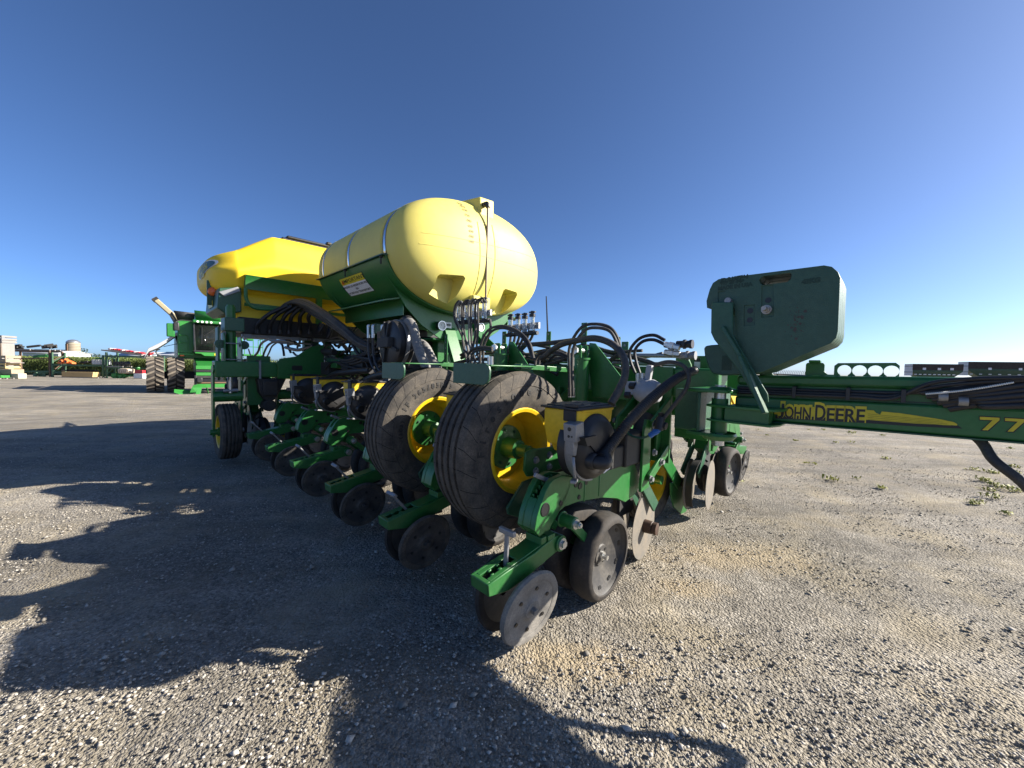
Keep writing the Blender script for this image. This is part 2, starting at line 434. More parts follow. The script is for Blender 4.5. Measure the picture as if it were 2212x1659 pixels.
        rq = nd(nt, 'ShaderNodeMapRange'); rq.inputs[1].default_value = 1.9; rq.inputs[2].default_value = 1.2; rq.inputs[4].default_value = 0.55; L(sb.outputs[0], rq.inputs[0])
        sn = nd(nt, 'ShaderNodeMix', data_type='RGBA'); sn.inputs[7].default_value = (0.35, 0.275, 0.17, 1); L(rq.outputs[0], sn.inputs[0]); L(s2.outputs[2 if s2.bl_idname == 'ShaderNodeMix' else 0], sn.inputs[6]); s2 = sn
    # beyond the yard the land turns to field green
    sx = nd(nt, 'ShaderNodeSeparateXYZ'); L(tc.outputs['Object'], sx.inputs[0])
    r3 = nd(nt, 'ShaderNodeMapRange'); r3.inputs[1].default_value = 43.0; r3.inputs[2].default_value = 46.0; L(sx.outputs[1], r3.inputs[0])
    s3 = nd(nt, 'ShaderNodeMix', data_type='RGBA'); s3.inputs[7].default_value = (0.085, 0.10, 0.035, 1)
    r5 = nd(nt, 'ShaderNodeMapRange'); r5.inputs[1].default_value = -8.0; r5.inputs[2].default_value = -14.0; L(sx.outputs[0], r5.inputs[0])
    mf = nd(nt, 'ShaderNodeMath', operation='MULTIPLY'); L(r3.outputs[0], mf.inputs[0]); L(r5.outputs[0], mf.inputs[1])
    L(mf.outputs[0], s3.inputs[0]); L(s2.outputs[2], s3.inputs[6]); L(s3.outputs[2], b.inputs['Base Color'])
    b.inputs['Roughness'].default_value = 0.9; b.inputs['Specular IOR Level'].default_value = 0.25
    h1 = nd(nt, 'ShaderNodeMath', operation='MULTIPLY', i_1=-1.0); L(v1.outputs['Distance'], h1.inputs[0])
    h2 = nd(nt, 'ShaderNodeMath', operation='MULTIPLY_ADD', i_1=-0.45); L(v2.outputs['Distance'], h2.inputs[0]); L(h1.outputs[0], h2.inputs[2])
    n5 = nz(22, 4, 0.6)
    h3 = nd(nt, 'ShaderNodeMath', operation='MULTIPLY_ADD', i_1=0.8); L(n5.outputs[0], h3.inputs[0]); L(h2.outputs[0], h3.inputs[2])
    h4 = nd(nt, 'ShaderNodeMath', operation='MULTIPLY_ADD', i_1=2.2); L(n6.outputs[0], h4.inputs[0]); L(h3.outputs[0], h4.inputs[2]); h3 = h4
    bp = nd(nt, 'ShaderNodeBump'); bp.inputs['Strength'].default_value = 0.85; bp.inputs['Distance'].default_value = 0.011
    L(h3.outputs[0], bp.inputs['Height']); L(bp.outputs[0], b.inputs['Normal'])
    M['gravel'] = mt
    mb = MB(False); mb.add(V, F)
    o = mb.build('gravel_ground', 'gravel', recalc=False)
    tag(o, 'grey crushed gravel yard', kind='structure')

def stones():
    import numpy as np
    rng = np.random.default_rng(5)
    N = 60000
    t = rng.random(N)
    d = 0.75 + 5.5 * t ** 1.5
    x = (rng.random(N) - 0.5) * 2 * 1.45 * d; y = d - 0.2
    keep = np.array([noise.noise(Vector((a_ * 1.9, b_ * 1.9, 7))) for a_, b_ in zip(x, y)]) + 0.35 * (rng.random(N) - 0.5) > -0.10
    x, y = x[keep], y[keep]; N = len(x)
    ico = np.array([(1, 0, 0), (-1, 0, 0), (0, 1, 0), (0, -1, 0), (0, 0, 1), (0, 0, -1)], float)
    fc = np.array([(0, 2, 4), (2, 1, 4), (1, 3, 4), (3, 0, 4), (2, 0, 5), (1, 2, 5), (3, 1, 5), (0, 3, 5)])
    s = 0.003 + 0.006 * rng.random(N) ** 2.6
    big = rng.random(N) < 0.012; s = np.where(big, s + 0.004 + 0.007 * rng.random(N), s)
    P = ico[None] * (0.7 + 0.6 * rng.random((N, 6, 1))) + 0.25 * (rng.random((N, 6, 3)) - 0.5)
    P *= np.stack([s, s * (0.7 + 0.5 * rng.random(N)), s * 0.62], 1)[:, None]
    a = rng.random(N) * 6.283; ca, sa = np.cos(a)[:, None], np.sin(a)[:, None]
    X = P[..., 0] * ca - P[..., 1] * sa + x[:, None]; Y = P[..., 0] * sa + P[..., 1] * ca + y[:, None]
    Z = P[..., 2] + 0.001
    V = np.stack([X, Y, Z], -1).reshape(-1, 3)
    F = (fc[None] + (np.arange(N) * 6)[:, None, None]).reshape(-1, 3)
    me = bpy.data.meshes.new('gravel_stones')
    me.vertices.add(len(V)); me.vertices.foreach_set('co', V.astype('f').ravel())
    me.loops.add(F.size); me.loops.foreach_set('vertex_index', F.astype('i').ravel())
    me.polygons.add(len(F)); me.polygons.foreach_set('loop_start', np.arange(0, F.size, 3, dtype='i'))
    me.update(calc_edges=True)
    at_ = me.attributes.new('tone', 'FLOAT', 'POINT'); at_.data.foreach_set('value', np.repeat(rng.random(N), 6).astype('f'))
    mt = bpy.data.materials.new('loose_stone'); mt.use_nodes = True; nt = mt.node_tree; b = nt.nodes['Principled BSDF']
    an = nd(nt, 'ShaderNodeAttribute', attribute_name='tone'); cr = nd(nt, 'ShaderNodeValToRGB')
    e = cr.color_ramp.elements; e[0].color = (0.17, 0.155, 0.132, 1); e[1].color = (0.47, 0.435, 0.385, 1); e.new(0.5).color = (0.28, 0.255, 0.215, 1)
    nt.links.new(an.outputs['Fac'], cr.inputs[0]); nt.links.new(cr.outputs[0], b.inputs['Base Color']); b.inputs['Roughness'].default_value = 0.9
    me.materials.append(mt)
    o = bpy.data.objects.new('gravel_stones', me); COL.objects.link(o)
    tag(o, 'loose crushed stones strewn over the gravel yard', 'gravel', kind='stuff')

ground()
stones()
# ================================================================== the planter
planter = empty('planter')
mw = PM.to_4x4(); mw.translation = PO
planter.matrix_world = mw
tag(planter, 'folded green row crop planter with yellow tanks, ribbed tyres and many black hoses', 'planter')
PT = planter

M['letter'] = mat('raised_tyre_letter', (0.012, 0.012, 0.012), 0.7, dust=0.25, dustcol=(0.10, 0.085, 0.07), scale=20)
# ---------------------------------------------------------------- tyres and wheels
def wheel(name, c, R, W, rim, ax='u', face=-1, parent=PT, tyre='tyre', grooves=4, dish=0.10, hub='green', n=56, letters=None):
    """wheel with ribbed tyre and dished rim; face = side of the axle the open dish looks to"""
    hw = W / 2
    prof = [(-hw * 0.72, rim), (-hw * 0.98, rim + (R - rim) * 0.30), (-hw * 1.0, rim + (R - rim) * 0.52), (-hw * 0.95, R - 0.035), (-hw * 0.90, R - 0.022)]
    # ribs across the tread
    k = grooves; tw = hw * 1.72; g = 0.011
    xs = -hw * 0.86
    prof.append((xs, R - 0.010))
    seg = tw / (k + 1)
    for i in range(k):
        c0 = xs + seg * (i + 1)
        cr = 0.004 * math.sin(math.pi * (i + 1) / (k + 1))
        prof += [(c0 - g / 2 - 0.004, R + cr), (c0 - g / 2, R - 0.016), (c0 + g / 2, R - 0.016), (c0 + g / 2 + 0.004, R + cr)]
    prof += [(-xs, R - 0.010), (hw * 0.90, R - 0.022), (hw * 0.95, R - 0.035), (hw, rim + (R - rim) * 0.52), (hw * 0.98, rim + (R - rim) * 0.30), (hw * 0.72, rim)]
    w = empty(name, (-c[0], c[1], c[2])); w.parent = parent
    if ax == 'v': w.rotation_euler = (0, 0, rad(90))
    mb = MB(True); mb.lathe(prof, (0, 0, 0), 'u', n, closed=True)
    # moulding ring on the sidewalls
    for sgn in (-1, 1):
        rr = rim + (R - rim) * 0.66
        mb.lathe([(sgn * hw * 0.985, rr - 0.004), (sgn * hw * 1.005, rr), (sgn * hw * 0.985, rr + 0.004)], (0, 0, 0), 'u', n, closed=True)
    t = mb.build('tyre', tyre, w, ang=35)
    f = face
    r = MB(True)
    prof = [(f * hw * 0.80, rim + 0.018), (f * hw * 0.84, rim + 0.012), (f * hw * 0.80, rim - 0.004), (f * hw * 0.60, rim - 0.016), (f * (hw * 0.60 - 0.03), rim - 0.028), (-f * hw * 0.2, rim - 0.032),
            (f * (hw * 0.55 - dish), rim - 0.045), (f * (hw * 0.55 - dish) , rim * 0.55), (f * (hw * 0.6 - dish), rim * 0.50), (f * (hw * 0.6 - dish), 0.02)]
    r.lathe(prof, (0, 0, 0), 'u', 48)
    r.lathe([(-f * hw * 0.80, rim + 0.018), (-f * hw * 0.84, rim + 0.012), (-f * hw * 0.6, rim - 0.016), (-f * hw * 0.2, rim - 0.032)], (0, 0, 0), 'u', 48)
    r.build('rim', 'yellow', w, ang=35)
    h = MB(True)
    x0 = f * (hw * 0.6 - dish)
    h.lathe([(x0, rim * 0.58), (x0 + f * 0.012, rim * 0.57), (x0 + f * 0.016, 0.055), (x0 + f * 0.10, 0.050), (x0 + f * 0.105, 0.034), (x0 + f * 0.17, 0.032), (x0 + f * 0.172, 0.002)], (0, 0, 0), 'u', 32)
    h.build('hub', hub, w)
    for i in range(8):
        a = i * math.pi / 4 + 0.2
        b = MB(True); b.bolt((x0 + f * 0.012, math.cos(a) * rim * 0.45, math.sin(a) * rim * 0.45), (f, 0, 0), 0.007, 0.012)
        b.build('wheel_nut', 'green_dull', w)
    if letters:
        for txt, rad_, a_mid, sz, step in letters:
            for i, chx in enumerate(txt):
                a = a_mid - (i - (len(txt) - 1) / 2) * step
                def fn(x, y, a=a):
                    rr = rad_ + y; aa = a - x / rad_
                    k = (rr - rim) / (R - rim)
                    dx = hw * (0.98 + 0.02 * min(1, max(0, (k - 0.3) / 0.22))) if k < 0.52 else hw * (1.0 - 0.05 * (k - 0.52) / 0.4)
                    return (f * (dx + 0.003), -math.cos(aa) * rr * -1, math.sin(aa) * rr)
                if chx != ' ':
                    mb = MB(True); add_text(mb, chx, fn, sz, bold=0.002); mb.build('raised_letter', 'letter', w, flat=True, recalc=False)
    return w

wheel('wing_wheel', (0.452, 0.115, 0.715), 0.408, 0.265, 0.205, letters=[('Firestone', 0.308, 2.30, 0.058, 0.190), ('T', 0.31, 1.28, 0.05, 0.2), ('IF 265/85R15', 0.30, -0.9, 0.034, 0.10)])
wheel('wing_wheel', (1.214, 0.115, 0.715), 0.408, 0.265, 0.205, letters=[('IF 265/85R15', 0.30, 1.95, 0.044, 0.118), ('(LD2)', 0.285, 3.02, 0.030, 0.085)])
wheel('support_wheel', (0.33, 1.50, 0.322), 0.322, 0.22, 0.18, n=40)
for vv in (-0.495, 0.14, 2.56, 3.19):
    wheel('transport_wheel', (4.42, vv, 0.315), 0.315, 0.20, 0.175, ax='v', face=1, n=40, dish=0.07)

# wheel mounts: bent bracket plate, spindle, lift arm
for uc in (0.452, 1.214):
    b = MB()
    b.cyl((uc + 0.02, 0.115, 0.715), (uc - 0.215, 0.115, 0.715), 0.026, 16)
    b.build('axle_spindle', 'green', PT)
    b = MB()
    b.prism([(0.02, 0.735), (0.06, 0.745), (0.33, 0.735), (0.52, 0.79), (0.52, 0.62), (0.18, 0.60), (0.04, 0.615), (0.015, 0.65)], 'u', uc - 0.215, uc - 0.200)
    b.build('axle_plate', 'green', PT, bevel=0.004)
    b = MB()
    b.prism([(0.16, 0.60), (0.02, 0.59), (-0.085, 0.488), (-0.075, 0.455), (0.045, 0.40), (0.155, 0.375), (0.22, 0.42)], 'u', uc - 0.205, uc - 0.190)
    b.build('mud_scraper', 'green_dull', PT, bevel=0.004)
    for vv, ww in ((0.095, 0.69), (0.20, 0.70), (0.20, 0.64), (0.095, 0.635)):
        b = MB(); b.bolt((uc - 0.215, vv, ww), (-1, 0, 0), 0.013, 0.014); b.build('bolt', 'alu', PT)
    b = MB()
    b.bar((uc - 0.17, 0.45, 0.72), (uc - 0.17, 1.02, 0.92), 0.05, 0.12)
    b.build('wheel_arm', 'green', PT, bevel=0.006)
    # scraper plate above the tyre, with its arm
    b = MB()
    x0, x1 = uc - 0.135, uc + 0.14
    w0, w1 = (1.058, 1.158) if uc < 1 else (1.05, 1.15)
    V = -0.155
    pl = [(x0 + 0.03, w1), (x1, w1 + 0.002), (x1, w0), (x0 + 0.045, w0), (x0 + 0.02, w0 + 0.008), (x0 + 0.003, w0 + 0.03), (x0, w1 - 0.03), (x0 + 0.008, w1 - 0.01)]
    b.prism(pl, 'v', V, V + 0.012)
    b.build('tyre_guard', 'green_dull', PT, bevel=0.002)
    b = MB()
    b.prism([(uc - 0.13, V + 0.0125), (uc + 0.05, V + 0.0125), (uc + 0.05, 0.20), (uc - 0.10, 0.20)], 'w', 1.146, 1.154); b.bar((uc + 0.02, 0.19, 1.15), (uc + 0.02, 1.03, 1.12), 0.05, 0.03)
    b.build('guard_arm', 'green', PT, bevel=0.003)

# ---------------------------------------------------------------- row unit
M['hub_rust'] = mat('greasy_rusty_hub', (0.035, 0.025, 0.02), 0.55, metal=0.2, dust=0.6, dustcol=(0.13, 0.06, 0.03), scale=14)
def make_row_unit():
    ru = empty('row_unit'); ru.parent = PT
    sh = MB()
    sh.prism([(-0.05, 0.452), (-0.017, 0.505), (0.05, 0.525), (0.154, 0.524), (0.364, 0.495), (0.52, 0.455), (0.612, 0.413), (0.70, 0.425), (0.80, 0.475), (0.745, 0.56), (0.70, 0.62), (0.52, 0.628), (0.096, 0.651), (0.06, 0.60), (-0.03, 0.50), (-0.10, 0.49), (-0.12, 0.46)], 'u', -0.05, 0.05)
    head = [(-0.152, 0.474), (-0.12, 0.44), (-0.05, 0.452), (0.0, 0.50), (0.06, 0.56), (0.11, 0.648), (0.096, 0.655), (0.026, 0.673), (-0.03, 0.668), (-0.06, 0.654), (-0.088, 0.625), (-0.103, 0.597), (-0.119, 0.573), (-0.140, 0.53)]
    sh.prism(head, 'u', -0.05, -0.022); sh.prism(head, 'u', 0.022, 0.05)
    sh.prism([(-0.150, 0.474), (-0.12, 0.442), (-0.05, 0.454), (-0.06, 0.56), (-0.105, 0.592), (-0.119, 0.571), (-0.138, 0.53)], 'u', -0.0225, 0.0225)
    # raised ribs on the side plates, ratchet teeth
    for s in (-1, 1):
        for vv in (0.20, 0.33): sh.box((s * 0.05 - 0.003, vv, 0.51), (s * 0.05 + 0.003, vv + 0.008, 0.63))
        for i in range(7):
            a = i / 6; vv = -0.095 + 0.12 * a; ww = 0.60 + 0.062 * math.sin(a * 1.5)
            sh.box((min(s * 0.008, s * 0.023), vv, ww - 0.02), (max(s * 0.008, s * 0.023), vv + 0.008, ww))
    shank = sh.build('shank', 'green', ru, bevel=0.005)
    for vv, ww, r in ((0.13, 0.612, 0.009), (0.165, 0.598, 0.011), (0.215, 0.605, 0.008), (0.16, 0.545, 0.006), (-0.088, 0.548, 0.024), (0.02, 0.55, 0.006)):
        b = MB(); b.cyl((-0.0515, vv, ww), (-0.0525, vv, ww), r, 16); b.lathe([(-0.0505, r + 0.006), (-0.054, r + 0.004), (-0.054, r)], (0, vv, ww), 'u', 16)
        b.build('bore', ['decal_black'], ru)
    # depth handle on the ratchet
    b = MB(); b.bar((0.0, 0.005, 0.628), (0.0, -0.028, 0.655), 0.022, 0.02, (1, 0, 0)); b.bar((0.0, -0.02, 0.650), (0.0, -0.105, 0.690), 0.020, 0.012, (1, 0, 0))
    b.build('depth_handle', 'alu', ru, bevel=0.003)
    # closing arm: hollow channel with a toothed slot
    ca = MB()
    side = [(-0.405, 0.345), (-0.400, 0.298), (-0.295, 0.280), (-0.215, 0.290), (-0.117, 0.312), (-0.009, 0.335), (0.03, 0.338), (0.052, 0.365), (0.02, 0.405), (-0.016, 0.408), (-0.10, 0.392), (-0.145, 0.380), (-0.30, 0.362)]
    for s in (-1, 1):
        ca.prism(side, 'u', s * 0.052, s * 0.040)
    ca.prism([(-0.405, 0.345), (-0.400, 0.298), (-0.390, 0.298), (-0.393, 0.345)], 'u', -0.05, 0.05)
    def top(v0, v1, u0, u1):
        f = lambda v: 0.345 + (v + 0.405) * 0.163
        ca.add([(u0, v0, f(v0)), (u1, v0, f(v0)), (u1, v1, f(v1)), (u0, v1, f(v1)), (u0, v0, f(v0) - 0.008), (u1, v0, f(v0) - 0.008), (u1, v1, f(v1) - 0.008), (u0, v1, f(v1) - 0.008)], [(0, 1, 2, 3), (7, 6, 5, 4), (0, 4, 5, 1), (1, 5, 6, 2), (2, 6, 7, 3), (3, 7, 4, 0)])
    top(-0.404, -0.385, -0.041, 0.041); top(-0.23, -0.02, -0.041, 0.041)
    top(-0.386, -0.229, -0.041, -0.018); top(-0.386, -0.229, 0.018, 0.041)
    for k in range(3):
        v0 = -0.36 + k * 0.042
        top(v0, v0 + 0.016, -0.019, -0.006 if k % 2 else -0.010); top(v0 + 0.01, v0 + 0.026, 0.008, 0.019)
    ca.box((-0.045, -0.10, 0.392), (0.045, -0.065, 0.425)); ca.box((-0.05, -0.06, 0.40), (0.05, -0.01, 0.425))
    ca.cyl((-0.062, 0.022, 0.370), (0.062, 0.022, 0.370), 0.036, 20)
    ca.build('closing_arm', 'green', ru, bevel=0.003)
    b = MB(); b.cyl((-0.062, 0.022, 0.37), (-0.068, 0.022, 0.37), 0.026, 16); b.cyl((-0.068, 0.022, 0.37), (-0.080, 0.022, 0.37), 0.017, 6); b.build('pivot_bolt', 'zinc', ru)
    # T handle of the down spring
    b = MB(); b.bar((0, 0, -0.03), (0, 0.004, 0.105), 0.012, 0.020, (1, 0, 0)); b.bar((-0.042, 0.004, 0.112), (0.042, 0.004, 0.112), 0.018, 0.022)
    th = b.build('spring_handle', 'alu', ru, bevel=0.003); th.location = (0, -0.265, 0.375)
    b = MB(); b.box((-0.035, -0.36, 0.30), (0.035, -0.06, 0.325)); b.cyl((0, -0.24, 0.325), (0, -0.04, 0.36), 0.022, 12); b.build('down_spring', 'black_dull', ru)
    # closing wheels, leaning together at the bottom
    for s in (-1, 1):
        b = MB()
        b.lathe([(-0.011, 0.120), (-0.014, 0.128), (-0.012, 0.150), (0, 0.156), (0.012, 0.150), (0.014, 0.128), (0.011, 0.120)], (0, 0, 0), 'u', 40, closed=True)
        cw = b.build('closing_wheel', 'rubber_brown' if s < 0 else 'rubber', ru)
        cw.location = (-s * 0.082, -0.20, 0.186); cw.rotation_euler = (0, rad(-9 * s), rad(3 * s))
        b = MB()
        b.lathe([(s * 0.010, 0.121), (s * 0.008, 0.10), (s * 0.004, 0.06), (s * 0.009, 0.040), (s * 0.013, 0.036), (s * 0.013, 0.002)], (0, 0, 0), 'u', 32)
        b.lathe([(-s * 0.008, 0.121), (-s * 0.006, 0.02)], (0, 0, 0), 'u', 32)
        b.cyl((s * 0.012, 0, 0), (s * 0.034, 0, 0), 0.014, 6)
        b.use(1)
        for i in range(6):
            a = i * math.pi / 3 + 0.4
            b.cyl((s * 0.009, math.cos(a) * 0.088, math.sin(a) * 0.088), (s * 0.0115, math.cos(a) * 0.088, math.sin(a) * 0.088), 0.0085, 10)
        d = b.build('wheel_disc', ['wheel_plastic', 'decal_black'], cw)
        if s < 0: cw_out = (cw, d)
    # gauge wheels with dished face, ten slots
    for s in (-1, 1):
        b = MB(); hw = 0.056
        b.lathe([(-s * hw * 0.9, 0.12), (-s * hw, 0.19), (-s * hw * 0.8, 0.208), (-s * hw * 0.2, 0.216), (s * hw * 0.55, 0.213), (s * hw * 0.9, 0.203), (s * hw * 1.05, 0.190), (s * hw * 1.05, 0.176), (s * hw * 0.96, 0.172)], (0, 0, 0), 'u', 48)
        gw = b.build('gauge_wheel', 'rubber', ru, ang=50); gw.location = (-s * 0.075, 0.325, 0.222); gw.rotation_euler = (0, rad(-3 * s), rad(-3 * s))
        b = MB()
        b.lathe([(s * hw * 1.0, 0.178), (s * hw * 0.92, 0.174), (s * hw * 0.55, 0.165), (s * hw * 0.15, 0.11), (s * hw * 0.0, 0.055), (s * hw * 0.12, 0.05), (s * hw * 0.12, 0.018)], (0, 0, 0), 'u', 48)
        b.use(1)
        for i in range(10):
            a = i * math.pi / 5 + 0.15; q = 0.150
            p = Vector((s * (hw * 0.47), math.cos(a) * q, math.sin(a) * q)); tg = Vector((0, -math.sin(a), math.cos(a)))
            nrm = Vector((s, -0.35 * math.cos(a), -0.35 * math.sin(a))).normalized()
            b.cyl(p - tg * 0.008 - nrm * 0.003, p - tg * 0.008 + nrm * 0.0015, 0.0085, 8); b.cyl(p + tg * 0.006 - nrm * 0.003, p + tg * 0.006 + nrm * 0.0015, 0.0085, 8)
        for i in range(4):
            a = i * math.pi / 2 + 0.6
            b.cyl((s * hw * 0.09, math.cos(a) * 0.04, math.sin(a) * 0.04), (s * hw * 0.16, math.cos(a) * 0.04, math.sin(a) * 0.04), 0.008, 8)
        b.build('gauge_disc', ['wheel_plastic', 'decal_black'], gw)
        b = MB(); b.cyl((s * hw * 0.1, 0, 0), (s * hw * 0.35, 0, 0), 0.022, 16); b.cyl((s * hw * 0.3, 0, 0), (s * hw * 0.75, 0, 0), 0.013, 6); b.build('hub_bolt', 'zinc', gw)
        # gauge arm pivot tube and arm
        b = MB(); b.cyl((s * 0.04, 0.04, 0.472), (s * 0.118, 0.04, 0.472), 0.029, 20); b.cyl((s * 0.045, 0.04, 0.472), (s * 0.052, 0.04, 0.472), 0.036, 20)
        b.bar((s * 0.095, 0.05, 0.46), (s * 0.070, 0.31, 0.24), 0.018, 0.04)
        b.build('gauge_arm', 'green', ru, bevel=0.002)
        b = MB(); b.cyl((s * 0.118, 0.04, 0.472), (s * 0.124, 0.04, 0.472), 0.023, 16); b.cyl((s * 0.124, 0.04, 0.472), (s * 0.142, 0.04, 0.472), 0.015, 6); b.cyl((s * 0.142, 0.04, 0.472), (s * 0.150, 0.04, 0.472), 0.009, 10)
        b.build('arm_bolt', 'zinc', ru)
        b = MB(); b.lathe([(-0.0015, 0.19), (0.0015, 0.19), (0.012 * s, 0.09), (0.012 * s, 0.0)], (0, 0, 0), 'u', 40)
        od = b.build('opener_disc', 'disc', ru); od.location = (-s * 0.012, 0.42, 0.20); od.rotation_euler = (0, 0, rad(4 * s))
    # seed hopper
    h = MB()
    prof = [(0.022, 0.966), (0.022, 0.885), (0.050, 0.800), (0.12, 0.79), (0.20, 0.84), (0.30, 0.90), (0.312, 0.966)]
    h.prism(prof, 'u', -0.122, 0.062)
    h.prism([(0.06, 0.80), (0.14, 0.79), (0.20, 0.84), (0.20, 0.76), (0.09, 0.76)], 'u', -0.03, 0.05)
    h.box((-0.126, 0.05, 0.955), (0.066, 0.316, 0.968))
    h.prism([(0.05, 0.885), (0.16, 0.885), (0.12, 0.845), (0.05, 0.845)], 'u', -0.126, -0.115)
    h.build('seed_hopper', 'hopper', ru, bevel=0.008, seg=3)
    b = MB()
    b.box((-0.134, 0.006, 0.968), (0.074, 0.325, 0.978))
    b.box((-0.115, 0.03, 0.976), (0.055, 0.30, 0.984))
    for vv in (0.10, 0.20): b.prism([(vv - 0.05, 0.984), (vv + 0.02, 0.984), (vv + 0.01, 0.992)], 'u', -0.09, 0.03)
    for s in (-1, 1): b.bar((-0.03 + s * 0.07, 0.05, 0.986), (-0.03 - s * 0.04, 0.28, 0.986), 0.012, 0.006)
    b.box((-0.122, 0.008, 0.980), (-0.062, 0.03, 0.996))
    b.build('hopper_lid', 'black', ru, bevel=0.003)
    b = MB(); b.box((-0.118, 0.012, 0.918), (-0.052, 0.0235, 0.970)); b.build('lid_latch', 'black_dull', ru, bevel=0.008)
    # seed meter: black dome, grey casting with latch block
    cM = (0, 0.160, 0.800)
    b = MB(); b.lathe([(-0.03, 0.155), (-0.110, 0.155), (-0.118, 0.148), (-0.132, 0.146), (-0.138, 0.137), (-0.152, 0.130), (-0.163, 0.113), (-0.170, 0.06), (-0.171, 0.0)], cM, 'u', 48)
    b.prism([(0.0, 0.862), (0.09, 0.862), (0.10, 0.83), (0.02, 0.825)], 'u', -0.178, -0.12); b.bar((-0.168, 0.05, 0.845), (-0.166, 0.19, 0.735), 0.035, 0.016, (1, 0, 0))
    b.lathe([(-0.155, 0.036), (-0.185, 0.036), (-0.19, 0.030)], (0, 0.075, 0.752), 'u', 20)
    b.build('seed_meter', 'black', ru, ang=50)
    b = MB(); b.lathe([(-0.072, 0.12), (-0.072, 0.158), (-0.09, 0.164), (-0.112, 0.163), (-0.112, 0.12)], cM, 'u', 40, closed=True, a0=rad(95), a1=rad(275))
    b.prism([(-0.028, 0.915), (0.030, 0.925), (0.038, 0.850), (-0.020, 0.838)], 'u', -0.150, -0.085); b.prism([(-0.02, 0.842), (0.02, 0.846), (0.005, 0.78), (-0.012, 0.78)], 'u', -0.135, -0.09)
    b.tube([(-0.13, -0.010, 0.775), (-0.14, -0.018, 0.74), (-0.135, -0.006, 0.70), (-0.13, 0.008, 0.685)], 0.008, 6); b.bar((-0.14, -0.02, 0.672), (-0.08, 0.09, 0.655), 0.025, 0.014)
    b.build('meter_casting', 'alu', ru, bevel=0.004)
    b = MB(); b.cyl((-0.117, -0.0262, 0.893), (-0.117, -0.0275, 0.893), 0.009, 12); b.cyl((-0.128, -0.0225, 0.862), (-0.128, -0.0240, 0.862), 0.004, 8); b.cyl((-0.112, -0.0225, 0.862), (-0.112, -0.0240, 0.862), 0.006, 8)
    b.build('casting_hole', 'decal_black', ru)
    b = MB(); b.prism([(0.20, 0.672), (0.255, 0.685), (0.248, 0.712), (0.195, 0.700)], 'u', -0.1505, -0.1525)
    b.build('meter_tag', 'decal_white', ru)
    # face plates, parallel arms, toolbar mount
    for s in (-1, 1):
        b = MB(); x = s * 0.088
        b.prism([(0.70, 0.46), (0.80, 0.47), (0.80, 0.86), (0.735, 0.87), (0.71, 0.80)], 'u', x - 0.008, x + 0.008); b.build('face_plate', 'green', ru, bevel=0.003)
        b = MB(); b.bar((s * 0.108, 0.765, 0.53), (s * 0.108, 1.02, 0.675), 0.018, 0.055); b.build('parallel_arm', 'green', ru, bevel=0.004)
        b = MB(); b.bar((s * 0.108, 0.775, 0.835), (s * 0.108, 1.02, 0.965), 0.018, 0.055); b.build('parallel_arm', 'green', ru, bevel=0.004)
        for vv, ww in ((0.765, 0.53), (0.775, 0.835), (0.90, 0.607), (0.79, 0.68)):
            q = MB(); q.bolt((s * 0.118, vv, ww), (s, 0, 0), 0.014, 0.018); q.build('bolt', 'alu', ru)
        b = MB(); b.bar((s * 0.05, 0.80, 0.50), (s * 0.06, 0.98, 0.30), 0.014, 0.07); b.build('coulter_arm', 'green_dull', ru, bevel=0.003)
    b = MB(); b.box((-0.12, 1.0, 0.58), (0.12, 1.02, 1.17)); b.prism([(0.93, 0.62), (1.0, 0.62), (1.0, 1.0), (0.95, 1.0)], 'u', -0.07, -0.055); b.prism([(0.93, 0.62), (1.0, 0.62), (1.0, 1.0), (0.95, 1.0)], 'u', 0.055, 0.07)
    b.build('mount_plate', 'green', ru, bevel=0.003)
    b = MB(); b.box((-0.075, 0.55, 0.62), (0.075, 0.78, 0.80)); b.cyl((0, 0.74, 0.62), (0, 0.95, 0.86), 0.055, 16); b.box((-0.06, 0.36, 0.625), (0.06, 0.56, 0.74)); b.build('down_force_ram', 'black_dull', ru, bevel=0.01)
    # row cleaner disc with hub, band shield
    b = MB(); b.lathe([(-0.002, 0.198), (0.002, 0.198), (0.004, 0.05), (0.004, 0.0)], (0, 0, 0), 'u', 48); b.lathe([(-0.002, 0.198), (-0.003, 0.05), (-0.003, 0.0)], (0, 0, 0), 'u', 48)
    cd_ = b.build('coulter_disc', 'disc', ru); cd_.location = (0.035, 0.885, 0.20); cd_.rotation_euler = (0, 0, rad(7))
    b = MB(); b.lathe([(-0.003, 0.040), (-0.05, 0.038), (-0.055, 0.030), (-0.058, 0.036), (-0.080, 0.036), (-0.082, 0.024), (-0.084, 0.0)], (0, 0, 0), 'u', 24); b.build('disc_hub', 'hub_rust', cd_)
    b = MB(); b.lathe([(0.01, 0.216), (0.06, 0.216), (0.06, 0.210), (0.01, 0.210)], (0, 0.885, 0.20), 'u', 28, closed=True, a0=rad(-35), a1=rad(125)); b.box((0.03, 0.70, 0.28), (0.05, 0.86, 0.46)); b.build('coulter_shield', 'black_dull', ru)
    b = MB(); b.lathe([(-0.002, 0.19), (0.002, 0.19), (0.003, 0.0)], (0, 0, 0), 'u', 40); c2 = b.build('coulter_disc', 'disc', ru); c2.location = (-0.10, 0.83, 0.21); c2.rotation_euler = (0, 0, rad(8))
    return ru, th, cw_out
ru0, th0, cw0 = make_row_unit()
def set_handle(ru, lean, dv=0.0):
    for ch in ru.children:
        if ch.name.startswith('spring_handle'): ch.rotation_euler = (rad(lean), 0, 0); ch.location.y += dv
ru_list = [ru0]
for n in range(1, 6):
    c = copy_tree(ru0, PT); ru_list.append(c)
    c.location = (-(0.07 + 0.762 * n), 0, 0.004 * (n % 2))
    set_handle(c, 42, -0.02)
ru0.location = (-0.07, 0, 0)
